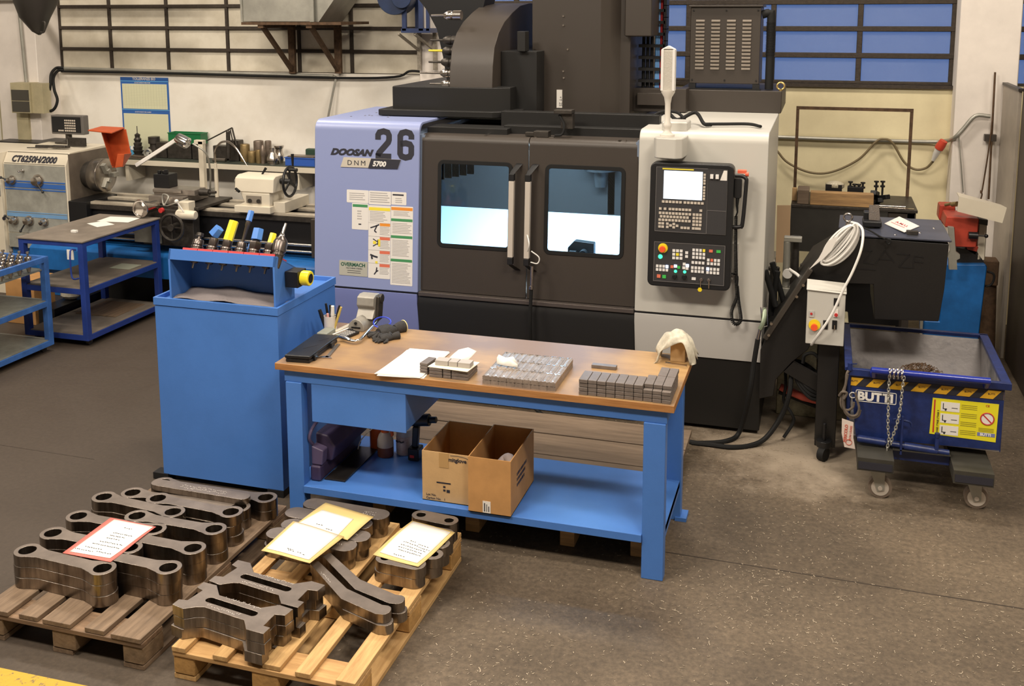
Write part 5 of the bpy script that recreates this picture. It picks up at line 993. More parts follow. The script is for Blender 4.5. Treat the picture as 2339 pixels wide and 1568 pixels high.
C1 = cart(-6.155, -5.535, 6.62, 7.61, (.105, .485, .872), M_dblue, M_ply2, 'dark blue three-tier cart with a worn grey top in front of the lathe')
hl = MB().tube([(-5.60, 6.62, .80), (-5.615, 6.575, .80), (-5.615, 6.57, .62), (-5.60, 6.575, .575), (-5.59, 6.62, .57)], .007, 8, smooth=3); build(hl, 'cart_handle', M_dblue, C1); build(MB().box(-5.68, -5.62, 6.612, 6.619, .72, .80), 'cart_tag', M_white, C1)
C2 = cart(-6.42, -5.76, 5.35, 6.50, (.10, .42, .775), M_cblue, M_zinc, 'lighter blue cart at the left edge of the picture loaded with steel tapers', solid_top=False)
build(MB().box(-6.39, -5.79, 5.38, 6.47, .66, .672), 'tray_plate', M_zinc, C2)
M_tph = mat('shiny_taper_steel', (.55, .50, .44), .15, 1.0)
k_ = 0
for j in range(4):
    for i in range(5):
        p = PZ(35+i*17+j*3-2, 610-i*1.5-j*11, .672); x, y = -6.12+i*.078, 6.05+j*.095
        t = thing('tool_taper', 'shiny taper in light blue cart, %s row from front, %s from left' % (ORD[j], ORD[i]), 'tool taper', (x, y, .672), 'tool tapers standing in the light blue cart')
        build(MB().lathe((x, y, .672), [(.012, .005), (.022, .05), (.03, .06), (.032, .065), (.032, .08), (.026, .082), (.024, .10), (.028, .102), (.026, .12), (.02, .125)], n=14), 'taper_body', M_tph, t); build(MB().lathe((x, y, .672), [(.008, .125), (.008, .15), (.013, .152), (.011, .165)], n=10), 'pull_stud', M_tph, t)
o = build(MB().box(-6.20, -5.98, 5.80, 5.803, .70, .98), 'white_card', M_paper); tag(o, 'white card standing upright at the front of the tool tapers on the light blue cart', 'card')
for (px, py, ww, hh, rz, lb, m_) in ((272, 502, .30, .21, .1, 'printed white drawing sheet lying on the dark blue cart', M_paper), (230, 512, .21, .15, -.5, 'smaller white sheet under the drawing on the dark blue cart', M_paper)):
    p = PZ(px, py, .8735); mb = MB().box(-ww/2, ww/2, -hh/2, hh/2, 0, .001); mb.xf(Matrix.Translation((p.x, p.y, .873+(.0015 if ww > .25 else 0))) @ Matrix.Rotation(rz, 4, 'Z')); o = build(mb, 'drawing_sheet', m_); tag(o, lb, 'paper', 'papers on the dark blue cart')
p = PZ(166, 532, .873); o = build(MB().box(p.x-.02, p.x+.03, p.y, p.y+.03, .873, .893), 'small_block', M_white, bev=.002); tag(o, 'small pale block near the front corner of the dark blue cart', 'block')
o = build(MB().box(-5.80, -5.60, 7.25, 7.42, .4865, .489), 'flat_sheet', mat('pale_green_sheet', (.36, .38, .30), .6)); tag(o, 'pale greenish sheet at the back of the middle tier of the dark blue cart', 'sheet')
# lathe
LT = thing('lathe', 'long cream engine lathe with grey control front standing along the rear wall', 'lathe', (-5.7, 8.1, 0))
XH = -6.65
hpf = [(7.80, .46), (7.80, 1.255), (7.865, 1.372), (8.42, 1.385), (8.42, .46)]
build(MB().prism([(-7.36, y, z) for y, z in hpf], (XH+7.36, 0, 0)), 'headstock', M_cream, LT, bev=.004)
build(MB().box(-7.345, XH-.008, 7.793, 7.80, .60, 1.25), 'headstock_front', M_lgrey, LT); build(MB().box(-7.345, XH-.008, 7.792, 7.80, .455, .592), 'headstock_lower_front', M_lgrey, LT)
build(MB().box(XH-.001, XH+.004, 7.84, 8.40, .93, 1.36), 'headstock_end', mat('dark_end', (.16, .13, .10), .5, var=.3), LT)  # end face darker than the rest of the headstock
st_ = MB()
for (z0, z1, m_) in ((1.088, 1.100, 0), (1.035, 1.078, 0), (1.012, 1.024, 0), (.795, .803, 1), (.755, .788, 1)): st_.box(-7.345, XH-.012, 7.789, 7.793, z0, z1, m_)
build(st_, 'blue_stripe', [mat('stripe_blue', (.04, .13, .42), .4), mat('stripe_light', (.16, .32, .55), .4)], LT)
fd = V(0, .065, .117).normalized()
text('CT6250H/2000', .086, M_ink, LT, (-7.27, 7.806, 1.278), (1, 0, 0), fd, bold=.003, sx=.93, shear=.12)
build(MB().beam((-7.345, 7.799, 1.262), (XH-.01, 7.799, 1.262), .004, .004).beam((-7.345, 7.855, 1.362), (XH-.01, 7.855, 1.362), .004, .004), 'trim_strip', M_galv, LT)
def lknob(u, v, r, name='selector_knob', lever=None):
    p = PY(u, v, 7.79); k = build(MB().rings([(p, r*1.35), (p+V(0, -.012, 0), r*1.35), (p+V(0, -.014, 0), r), (p+V(0, -.06, 0), r*.85), (p+V(0, -.065, 0), r*.5)], 18), name, M_pol, LT)
    if lever: build(MB().cyl(p+V(0, -.045, 0), p+V(lever[0], -.07, lever[1]), .007).ball(p+V(lever[0], -.07, lever[1]), .014, 8), 'lever', M_blk2, k)
lknob(29, 411, .032, lever=(-.07, .03)); lknob(88, 413, .045, lever=(.10, -.09)); lknob(35, 503, .030, lever=(-.05, .05)); lknob(68, 504, .036, lever=(-.05, -.09)); lknob(103, 507, .030, lever=(.01, -.0)); lknob(53, 390, .010)
pc0 = PX(225, 399, -6.50); CYc, CZc = 8.10, 1.135
build(MB().cyl((XH, CYc, CZc), (XH+.07, CYc, CZc), .125, n=32).cyl((XH+.07, CYc, CZc), (XH+.09, CYc, CZc), .15, n=32), 'spindle_flange', M_dsteel, LT)
ck = build(MB().rings([((XH+.09, CYc, CZc), .155), ((XH+.10, CYc, CZc), .16), ((XH+.196, CYc, CZc), .16), ((XH+.202, CYc, CZc), .152)], 40), 'chuck', mat('chuck_steel', (.42, .38, .33), .25, .9, var=.3, vscale=10), LT, bev=.002)
for k in range(3):
    a = .5+k*2*PI/3; jb = MB().box(XH+.20, XH+.245, -.02, .02, .03, .13).box(XH+.245, XH+.265, -.02, .02, .03, .07); jb.xf(Matrix.Translation((0, CYc, CZc)) @ Matrix.Rotation(a, 4, 'X')); build(jb, 'chuck_jaw', M_galv, ck, bev=.003)
# swung-up chuck guard
gx = [PY(u, v, 7.95) for u, v in ((238, 292), (290, 295), (301, 350), (280, 380), (259, 383), (246, 330))]
gm = MB(); gm.prism([(p.x, 7.93, p.z) for p in gx], (0, .012, 0))
a_, b_ = PY(200, 291, 7.72), PY(290, 294, 7.95)
gm.prism([(PY(200, 294, 7.72).x, 7.72, 1.60), (PY(255, 300, 7.72).x, 7.72, 1.585), (PY(285, 294, 7.95).x, 7.95, PY(285, 294, 7.95).z), (PY(232, 291, 7.95).x, 7.95, PY(232, 291, 7.95).z)], (0, 0, .012))
e0 = PY(238, 297, 7.74); e1 = PY(262, 384, 7.80)
gm.prism([PY(230, 300, 7.76), PY(240, 298, 7.94), PY(262, 383, 7.94), PY(254, 378, 7.80)], (.008, 0, 0)); gm.prism([PY(262, 384, 7.80), PY(280, 381, 7.80), PY(283, 352, 7.80), PY(268, 352, 7.80)], (0, .012, 0)); gm.prism([PY(282, 352, 7.80), PY(300, 350, 7.94), PY(280, 382, 7.94), PY(278, 382, 7.80)], (.01, 0, 0))
build(gm, 'chuck_guard', M_org, LT, bev=.003, label='orange swung-up chuck guard')
# bed
build(MB().box(XH, -3.93, 7.86, 7.93, .90, .925).box(XH, -3.93, 8.10, 8.18, .90, .925).box(XH, -3.93, 8.24, 8.30, .90, .935), 'bed_way', mat('ground_way', (.62, .55, .44), .35, .35, var=.3), LT, bev=.004)
build(MB().box(XH, -3.93, 7.88, 8.28, .60, .90).box(XH, -6.45, 7.80, 8.25, .46, .93), 'bed_casting', M_blk2, LT, bev=.006); build(MB().box(XH, -3.93, 7.85, 7.88, .86, .90), 'bed_lip', M_dsteel, LT)
build(MB().cyl((-6.5, 7.84, .66), (-3.95, 7.84, .66), .014).cyl((-6.5, 7.84, .60), (-3.95, 7.84, .60), .012), 'lead_screw', M_pol, LT)
build(MB().box(-4.16, -3.93, 7.80, 7.88, .56, .90), 'end_bracket', M_char, LT, bev=.006)
build(MB().prism([(-7.0, 7.66, .30), (-7.0, 7.66, .50), (-7.0, 7.70, .53), (-7.0, 8.45, .53), (-7.0, 8.45, .30)], (3.05, 0, 0)), 'chip_tray', M_mblue, LT, bev=.006)
build(MB().box(-7.36, -6.60, 7.84, 8.45, 0, .46), 'pedestal', M_mblue, LT, bev=.006); build(MB().box(-4.75, -4.05, 7.84, 8.45, 0, .30), 'pedestal', M_mblue, LT, bev=.006)
build(MB().box(-6.45, -4.85, 7.80, 8.40, .0, .28), 'base_recess', M_blk2, LT)
build(MB().cyl((-4.3, 7.80, .48), (-3.95, 7.80, .48), .028), 'screw_cover', M_rub, LT)
# carriage
CR_ = build(MB().box(-5.82, -5.22, 7.74, 8.30, .925, .955).box(-5.78, -5.25, 7.70, 7.80, .60, .93), 'carriage', M_dsteel, LT, bev=.006)
build(MB().box(-5.86, -5.58, 7.69, 7.70, .62, .80), 'apron_panel', M_lgrey, CR_)
build(MB().box(-5.76, -5.40, 7.78, 8.18, .96, 1.03).box(-5.76, -5.33, 7.86, 8.04, 1.03, 1.085).box(-5.76, -5.46, 7.845, 7.86, 1.05, 1.08), 'compound_slide', mat('slide_steel', (.34, .30, .26), .35, .7, var=.3), CR_, bev=.005)
build(MB().box(-5.77, -5.61, 7.88, 8.02, 1.085, 1.21).box(-5.74, -5.71, 7.90, 7.93, 1.21, 1.24).box(-5.67, -5.64, 7.90, 7.93, 1.21, 1.25).cyl((-5.69, 7.95, 1.21), (-5.69, 7.95, 1.235), .03), 'tool_post', M_blk2, CR_, bev=.005)
build(MB().cyl((-5.33, 7.95, 1.055), (-5.24, 7.95, 1.055), .035, .03).cyl((-5.24, 7.95, 1.055), (-5.17, 7.95, 1.06), .012), 'compound_crank', M_dsteel, CR_)
hw_ = PY(323, 476, 7.55); build(MB().rings([(V(hw_.x, 7.52, hw_.z), .048), (V(hw_.x, 7.54, hw_.z), .075), (V(hw_.x, 7.56, hw_.z), .072), (V(hw_.x+.02, 7.62, hw_.z), .05), (V(hw_.x+.03, 7.72, hw_.z), .045)], 24).tube([(hw_.x+.07*math.cos(t*PI/10), 7.535, hw_.z+.07*math.sin(t*PI/10)) for t in range(20)], .010, 8, close=True), 'cross_feed_wheel', M_pol, CR_)
aw = PY(392, 520, 7.62); build(MB().tube([(aw.x+.115*math.cos(t*PI/14), 7.62, aw.z+.115*math.sin(t*PI/14)) for t in range(28)], .014, 8, close=True).cyl((aw.x, 7.60, aw.z), (aw.x, 7.72, aw.z), .03).beam((aw.x-.11, 7.63, aw.z), (aw.x+.11, 7.63, aw.z), .02, .01).beam((aw.x, 7.63, aw.z-.11), (aw.x, 7.63, aw.z+.11), .02, .01), 'apron_handwheel', M_dsteel, CR_)
mt = PY(425, 491, 7.66); build(MB().rings([(mt+V(-.09, 0, 0), .035), (mt+V(-.08, 0, 0), .045), (mt+V(.09, 0, 0), .04), (mt+V(.10, 0, 0), .034)], 20).box(mt.x-.08, mt.x+.03, 7.66, 7.76, mt.z, mt.z+.11), 'feed_motor', M_cream, CR_, bev=.004)
build(MB().cyl(mt+V(.0, -.03, .03), mt+V(-.05, -.05, .12), .006).ball(mt+V(-.055, -.05, .125), .02, 10), 'feed_lever', M_white, CR_)
sbp = PY(371, 480, 7.69); build(MB().cyl(sbp, sbp+V(0, -.03, 0), .022), 'stop_button', M_red, CR_)
build(MB().tube([PY(375, 470, 7.72), PY(385, 450, 7.75), PY(372, 445, 7.78), PY(375, 470, 7.76), PY(400, 465, 7.72), PY(430, 455, 7.75)], .008, smooth=5), 'coolant_tube', M_galv, CR_)
# tailstock
ts = MB(); z_ = lambda v: PY(600, v, 7.82).z
x_ = lambda u, v=450: PY(u, v, 7.82).x
ts.prism([(x_(535), 7.82, 1.10), (x_(535), 7.84, 1.225), (x_(535), 7.88, 1.245), (x_(535), 8.06, 1.245), (x_(535), 8.10, 1.20), (x_(535), 8.10, 1.10)], (x_(624)-x_(535), 0, 0))
ts.prism([(x_(548), 0, 1.10), (x_(552), 0, 1.06), (x_(557), 0, 1.01), (x_(540), 0, .98), (x_(540), 0, .93), (x_(616), 0, .93), (x_(616), 0, 1.10)], (0, .26, 0), 0)
for i in range(12, len(ts.v)): ts.v[i] = (ts.v[i][0], ts.v[i][1]+7.82, ts.v[i][2])
TS = build(ts, 'tailstock', M_cream, LT, bev=.010); build(MB().box(x_(538), x_(620), 7.79, 8.22, .925, .985).box(x_(618), x_(645), 7.86, 8.30, .925, 1.02), 'tailstock_base', M_cream, TS, bev=.004)
build(MB().box(x_(563), x_(597), 7.812, 7.82, 1.01, 1.075), 'pocket_shade_plate', mat('pocket_shadow_cast', (.22, .19, .15), .6), TS, bev=.002); build(MB().cyl((x_(572), 7.80, 1.03), (x_(572), 7.82, 1.03), .018).cyl((x_(592), 7.80, 1.03), (x_(592), 7.82, 1.03), .018), 'clamp_bolt', M_dsteel, TS)  # raised plate for the recess, its shade painted in as a darker colour
build(MB().cyl((x_(535)-.02, 7.96, 1.17), (x_(535), 7.96, 1.17), .07).cyl((x_(535)-.06, 7.96, 1.17), (x_(535)-.02, 7.96, 1.17), .03), 'quill', M_galv, TS)
wx = x_(645); build(MB().tube([(wx, 7.96+.12*math.cos(t*PI/16), 1.19+.13*math.sin(t*PI/16)) for t in range(32)], .012, 8, close=True).cyl((x_(624), 7.96, 1.19), (wx+.01, 7.96, 1.19), .025).beam((wx, 7.96, 1.19), (wx, 7.96, 1.32), .02, .012, up=(1, 0, 0)).beam((wx, 7.96, 1.19), (wx, 7.86, 1.12), .02, .012, up=(1, 0, 0)).beam((wx, 7.96, 1.19), (wx, 8.06, 1.12), .02, .012, up=(1, 0, 0)), 'tailstock_wheel', M_blk2, TS)
build(MB().cyl((wx, 7.93, 1.30), (wx+.09, 7.93, 1.30), .012, .016), 'wheel_handle', M_blk2, TS); build(MB().cyl((x_(583), 7.95, 1.245), (x_(592), 7.95, 1.30), .008, .012).cyl((x_(641), 8.05, 1.30), (x_(641), 8.05, 1.42), .008, .014).cyl((x_(541), 7.81, 1.13), (x_(551), 7.79, 1.11), .012), 'clamp_lever', M_rub, TS)
# lathe back splash post, lamps and coolant line
build(MB().box(PY(455, 340, 8.35).x, PY(466, 340, 8.35).x, 8.33, 8.38, .93, 1.46).box(PY(445, 318, 8.35).x, PY(466, 318, 8.35).x, 8.33, 8.38, 1.43, 1.47).box(PY(430, 450, 8.32).x, PY(495, 450, 8.32).x, 8.28, 8.36, .93, .99), 'splash_post', M_cream, LT, bev=.003)
fl_ = thing('lathe_lamp', 'flat white arm lamp with a silver drum head above the lathe carriage', 'lamp', tuple(PY(310, 378, 8.0)))
build(MB().beam(PY(311, 378, 8.0), PY(405, 318, 8.1), .045, .035), 'lamp_arm', M_white, fl_, bev=.004); build(MB().beam(PY(315, 372, 8.03), PY(400, 316, 8.12), .015, .012), 'arm_rod', M_rust, fl_)
a, b = PY(412, 322, 8.05), PY(436, 320, 8.05); build(MB().rings([(a+V(-.03, 0, .03), .045), (a+V(.0, 0, .01), .055), (a+V(.07, 0, -.02), .055), (a+V(.08, 0, -.03), .04)], 18), 'lamp_head', M_chrome, fl_)
build(MB().tube([PY(440, 328, 8.05), PY(470, 350, 8.1), PY(480, 390, 8.2), PY(480, 432, 8.25)], .009, smooth=6).prism([PY(470, 448, 8.25), PY(494, 448, 8.25), PY(483, 430, 8.25), PY(479, 430, 8.25)], (0, .05, 0)), 'lamp_cable', M_galv, fl_)
cn = thing('coolant_hose', 'curved silver coolant hose rising behind the lathe tailstock', 'hose', tuple(PY(494, 448, 8.25)))
build(MB().cyl(PY(496, 450, 8.25), PY(493, 385, 8.25), .018).cyl(PY(493, 385, 8.25), PY(492, 372, 8.25), .012), 'hose_stand', M_cream, cn); build(MB().tube([PY(492, 372, 8.25), PY(491, 345, 8.25), PY(503, 327, 8.22), PY(520, 324, 8.2), PY(538, 337, 8.15), PY(552, 358, 8.1), PY(565, 380, 8.05)], [.010, .010, .010, .010, .010, .009, .003], smooth=6), 'flexible_pipe', M_pol, cn)
dk = thing('desk_lamp_frame', 'thin grey balanced-arm lamp frame standing on the wall shelf', 'lamp', tuple(PY(537, 330, 9.2))); build(MB().cyl(PY(472, 322, 9.2), PY(530, 292, 9.2), .007).cyl(PY(530, 292, 9.2), PY(540, 332, 9.2), .009).cyl(PY(526, 296, 9.2), PY(534, 334, 9.2), .006).cyl(PY(521, 302, 9.15), PY(522, 362, 9.15), .022).ball(PY(521, 302, 9.15), .022), 'lamp_linkage', M_dsteel, dk)
# digital readout, tools on the headstock
DR = thing('digital_readout', 'grey digital readout panel with rows of white keys behind the lathe headstock', 'readout', tuple(PY(152, 322, 8.30)))
a, b = PY(118, 306, 8.30), PY(189, 265, 8.30); build(MB().box(a.x, b.x, 8.30, 8.38, a.z, b.z), 'readout_case', mat('readout_grey', (.12, .11, .10), .4), DR, bev=.008, seg=2); build(MB().box(a.x+.015, b.x-.03, 8.296, 8.30, a.z+.02, b.z-.015), 'readout_face', M_blk2, DR)
kb = MB()
for i in range(6):
    for j in range(5):
        if j > 0 or 1: kb.box(a.x+.165+i*.022, a.x+.18+i*.022, 8.292, 8.296, a.z+.03+j*.025, a.z+.045+j*.025)
for i in range(3): kb.box(a.x+.09+i*.022, a.x+.105+i*.022, 8.292, 8.296, a.z+.03, a.z+.045)
build(kb, 'readout_keys', M_key, DR); build(MB().cyl((a.x+.15, 8.36, 1.385), (a.x+.15, 8.36, a.z+.02), .03).box(a.x+.03, a.x+.28, 8.30, 8.40, 1.386, 1.40), 'readout_stand', M_dsteel, DR)
bg = thing('hand_tool', 'dark cordless-grip tool lying flat on top of the lathe headstock', 'tool', (-6.95, 8.05, 1.388)); build(MB().cyl((-7.13, 7.98, 1.402), (-6.82, 8.02, 1.402), .014).box(-6.99, -6.80, 8.02, 8.06, 1.388, 1.41).box(-6.92, -6.72, 8.16, 8.19, 1.388, 1.47).cyl((-7.18, 7.92, 1.394), (-6.98, 7.97, 1.394), .005), 'tool_body', M_dsteel, bg, bev=.003)
o = build(MB().box(PY(150, 330, 8.2).x, PY(150, 330, 8.2).x+.09, 8.22, 8.30, 1.386, 1.45), 'white_box', M_white, bev=.003); tag(o, 'small white box below the digital readout on the headstock', 'box')
cl_ = thing('lathe_cover', 'cream sheet cabinet at the left edge beside the lathe headstock', 'cabinet', (-7.7, 7.9, 0)); build(MB().box(-8.0, -7.365, 7.76, 8.4, 0, 1.36), 'cover_body', M_cream, cl_, bev=.004); build(MB().box(-7.46, -7.372, 7.752, 7.76, .95, 1.19), 'cover_panel', M_lgrey, cl_); build(MB().box(-7.42, -7.39, 7.745, 7.752, 1.0, 1.06), 'yellow_marker', M_yel, cl_); q = PY(10, 499, 7.755); build(MB().cyl(q, q+V(0, -.008, 0), .018), 'hole_plug', M_ink, cl_)
# junk below and beside
for (nm, bx, m_, lb, ct) in (('cardboard_box', (-6.68, -6.38, 7.0, 7.25, 0, .40), M_card2, 'brown cardboard box standing behind the light blue cart', 'box'), ('black_crate', (-6.35, -6.18, 7.0, 7.6, .0, .16), M_blk2, 'low black crate on the floor left of the dark blue cart', 'crate')):
    o = build(MB().box(*bx), nm, m_, bev=.004); tag(o, lb, ct)
rg = MB().ball((0, 0, .05), .09, 10, (1.3, .9, .6)); rg.xf(Matrix.Translation((-5.95, 7.15, .485)))
o = build(MB().ball((-6.26, 7.3, .215), .08, 10, (1.2, .9, .7)), 'white_rag', M_rag); tag(o, 'crumpled white rag lying on the low black crate', 'rag')
o = build(MB().box(-6.05, -5.65, 7.1, 7.5, .1065, .112), 'board', M_palO); tag(o, 'thin dark board on the lowest tier of the dark blue cart', 'board')
# poster, conduit, shelf and wall things
PO = thing('wall_poster', 'blue and cream tolerance chart poster on the rear wall above the lathe', 'poster', tuple(PY(333, 330, 9.395)))
pl = [PY(274, 176, 9.395), PY(385, 178, 9.395), PY(391, 330, 9.395), PY(286, 330, 9.395)]; zt_, zb_ = pl[0].z, pl[2].z; x0_, x1_ = pl[0].x+.0, pl[1].x
x0_ = PY(276, 200, 9.395).x; x1_ = PY(385, 200, 9.395).x; W_ = x1_-x0_
zz = lambda v: PY(333, v, 9.395).z
build(MB().box(x0_, x1_, 9.393, 9.397, zz(345), zz(177)), 'poster_sheet', mat('poster_blue', (.03, .12, .40), .45), PO)
build(MB().box(x0_+.02, x1_-.02, 9.3905, 9.393, zz(249), zz(192)), 'chart_field', mat('chart_cream', (.66, .66, .46), .5), PO); build(MB().box(x0_+.02, x1_-.02, 9.3905, 9.393, zz(343), zz(260)), 'chart_field', MATS['chart_cream'], PO)
gl_ = MB()
for i in range(14): gl_.box(x0_+.02, x1_-.02, 9.390, 9.3905, zz(192)-.012-i*.0165, zz(192)-.0105-i*.0165)
for i in range(16): gl_.box(x0_+.03+i*W_*.058, x0_+.031+i*W_*.058, 9.390, 9.3905, zz(249)+.005, zz(192)-.005)
build(gl_, 'chart_grid', mat('grid_grey', (.42, .42, .30), .6), PO)
build(MB().box(x0_, x1_, 9.390, 9.393, zz(187), zz(185)).box(x0_, x1_, 9.390, 9.393, zz(252), zz(250)), 'poster_band', mat('cyan_band', (.10, .32, .62), .5), PO)
text('TOLLERANZE ISO', .038, M_white, PO, (x0_+W_*.26, 9.3905, zz(183)), bold=.001, sx=.95); text('SCOSTAMENTI PER FORI', .018, M_white, PO, (x0_+W_*.30, 9.3895, zz(190.5)), sx=1.0); text('SCOSTAMENTI PER ALBERI', .018, M_white, PO, (x0_+W_*.28, 9.3895, zz(257.5)), sx=.95)
SHF = thing('wall_shelf', 'long white-edged dark green topped shelf along the rear wall behind the lathe', 'shelf', (-5.4, 9.25, 1.08)); build(MB().box(-7.3, -3.2, 9.09, 9.39, 1.118, 1.135), 'shelf_top', mat('dirty_green_top', (.05, .06, .045), .6, var=.4), SHF); build(MB().box(-7.3, -3.2, 9.075, 9.09, 1.075, 1.128), 'shelf_lip', M_cream, SHF, bev=.002); [build(MB().box(x, x+.04, 9.1, 9.38, .9, 1.118), 'shelf_bracket', M_cream, SHF) for x in (-7.0, -5.0)]
ZS = 1.1352
def jar(u0, u1, vt, y, m, lb, prof=None, nm='turned_part', ct='turned part', g='turned parts on the wall shelf'):
    c = PY((u0+u1)/2, 350, y); r = (PY(u1, 350, y).x-PY(u0, 350, y).x)/2*.97; h = PY((u0+u1)/2, vt, y-r*.3).z-ZS
    pr = prof or [(.96, 0), (1, .03), (1, .95), (.93, 1), (.7, 1), (.68, .9)]
    o = build(MB().lathe((c.x, y, ZS), [(a*r, b*h) for a, b in pr], n=24), nm, m); tag(o, lb, ct, g); return o
M_brass = mat('dull_brass', (.36, .26, .12), .4, .6, var=.3, vscale=20); M_br2 = mat('dull_bronze_steel', (.25, .20, .16), .4, .6, var=.3, vscale=20)
jar(550, 570, 330, 9.27, M_brass, 'upright brass-coloured cylinder on the wall shelf left of the tallest one'); jar(581, 602, 322, 9.30, M_br2, 'tallest wide brown metal cylinder on the wall shelf'); jar(606, 620, 322, 9.30, M_br2, 'narrow tall metal cylinder right of the tallest one'); jar(567, 584, 346, 9.22, M_brass, 'low squat brass bush on the wall shelf'); jar(585, 597, 343, 9.20, M_brass, 'small brass fitting beside the squat bush')
jar(595, 606, 332, 9.18, M_br2, 'bullet-shaped steel live centre on the wall shelf', [(.8, 0), (.8, .4), (1, .5), (1, .7), (.6, .95), (.3, 1)]); jar(609, 635, 338, 9.17, M_pol, 'cone-shaped shiny steel tool on the wall shelf', [(.8, 0), (.82, .2), (1, .25), (.95, .4), (.55, .7), (.5, .75), (.5, 1), (.4, 1)]); jar(628, 648, 333, 9.26, M_pol, 'shiny steel cup tool behind the cone-shaped one', [(.7, 0), (1, .3), (.9, .5), (.7, .6), (.7, .8), (1, .9), (1, 1), (.8, 1)])
for k in range(6):
    rr = [13, 12, 11, 10, 8.5, 7][k]
c = PY(316, 350, 9.25); o = build(MB().lathe((c.x, 9.25, ZS), [(.05, 0), (.055, .03), (.04, .035), (.055, .07), (.042, .075), (.05, .11), (.038, .115), (.045, .15), (.03, .16), (.04, .19), (.025, .21), (.03, .24), (.012, .25), (.005, .26), (.004, .33)], n=18), 'ring_tower', M_dsteel); tag(o, 'tapering tower of stacked steel rings with a pin on top on the wall shelf', 'ring stack')
for (u, y, r, lb) in ((337, 9.17, .042, 'grey ring standing on edge in front of the stacked steel rings'),):
    c = PY(u, 330, y); o = build(MB().tube([(c.x+r*math.cos(t*PI/12), y, ZS+r+.013+r*math.sin(t*PI/12)) for t in range(24)], .013, 8, close=True), 'steel_ring', M_galv); tag(o, lb, 'ring')
jar(342, 365, 313, 9.28, M_dsteel, 'stack of dark clamp rings on the wall shelf in front of the poster', [(1, 0), (1, .2), (.8, .22), (.8, .3), (1, .32), (1, .5), (.75, .52), (.75, .65), (1, .68), (1, 1)])
o = build(MB().box(PY(296, 350, 9.3).x, PY(312, 350, 9.3).x, 9.3, 9.36, ZS, ZS+.10), 'blue_white_carton', mat('cyan_carton', (.08, .35, .60), .5), bev=.002); tag(o, 'small light blue carton on the wall shelf beside the stacked rings', 'box'); build(MB().cyl(PY(303, 338, 9.299), PY(303, 338, 9.297), .022), 'round_print', M_white, o)
for i, (u0, u1, v) in enumerate(((360, 384, 322), (386, 440, 325), (442, 462, 330), (490, 520, 330), (525, 548, 318))):
    a, b = PY(u0, 345, 9.27), PY(u1, 345, 9.27); o = build(MB().box(a.x, b.x, 9.24, 9.35, ZS, PY(u0, v, 9.25).z-.012), 'machine_block', M_dsteel, bev=.006); tag(o, ['dark square block right of the clamp rings on the shelf', 'long dark block under the green bin on the shelf', 'dark block behind the white post on the shelf', 'dark jumble block behind the coolant hose on the shelf', 'dark block left of the brass cylinders on the shelf'][i], 'block', 'dark blocks on the wall shelf'); 
o = build(MB().cyl((PY(486, 350, 9.16).x, 9.16, ZS+.02), (PY(515, 350, 9.16).x, 9.16, ZS+.02), .02), 'bright_bar', M_pol); tag(o, 'bright round bar lying on the shelf behind the coolant hose', 'bar')
o = build(MB().box(PY(340, 355, 9.15).x, PY(300, 355, 9.15).x, 9.12, 9.15, ZS, ZS+.02).cyl((PY(300, 355, 9.13).x, 9.13, ZS+.025), (PY(345, 355, 9.13).x, 9.13, ZS+.02), .013), 'flat_bars', M_br2); tag(o, 'dark rods lying at the front left of the wall shelf', 'rod')
def bin_(x0, x1, y0, y1, z0, z1, m, lb, nm):
    t = .006; b = thing(nm, lb, 'bin', ((x0+x1)/2, (y0+y1)/2, z0))
    outer = [(x0+.02, y0+.015), (x1-.02, y0+.015), (x1-.02, y1-.01), (x0+.02, y1-.01)]
    build(MB().ringprism([(x0, y0, z0), (x1, y0, z0), (x1, y1, z0), (x0, y1, z0)], [(x0+t, y0+t, z0), (x1-t, y0+t, z0), (x1-t, y1-t, z0), (x0+t, y1-t, z0)], (0, 0, z1-z0)), 'bin_wall', m, b, bev=.002); build(MB().box(x0, x1, y0, y1, z0, z0+.004), 'bin_floor', m, b)
    build(MB().ringprism([(x0-.006, y0-.006, z1-.008), (x1+.006, y0-.006, z1-.008), (x1+.006, y1+.006, z1-.008), (x0-.006, y1+.006, z1-.008)], [(x0, y0, z1-.008), (x1, y0, z1-.008), (x1, y1, z1-.008), (x0, y1, z1-.008)], (0, 0, .008)), 'bin_rim', m, b); return b
a, b = PY(384, 315, 9.24), PY(458, 315, 9.24); bz_ = PY(390, 325, 9.25).z-.012
bin_(a.x, b.x, 9.24, 9.37, bz_+.001, bz_+.115, M_grn, 'green plastic storage bin sitting on the dark blocks of the wall shelf', 'green_bin')
a, b = PY(654, 355, 9.16), PY(721, 355, 9.16); bb_ = bin_(a.x, b.x, 9.13, 9.30, ZS, ZS+.085, mat('blue_bin_plastic', (.03, .10, .42), .4), 'blue plastic bin at the right end of the wall shelf', 'blue_bin')
o = build(MB().box(a.x+.02, b.x-.02, 9.15, 9.28, ZS+.005, ZS+.095), 'bin_contents', M_br2); tag(o, 'mixed brown parts filling the blue bin', 'parts', kind='stuff')
o = build(MB().box(a.x+.13, b.x+.1, 9.31, 9.38, ZS, ZS+.15), 'dark_green_bin', mat('dark_green', (.02, .05, .03), .5), bev=.01); tag(o, 'dark green bin behind the blue bin at the end of the shelf', 'bin')
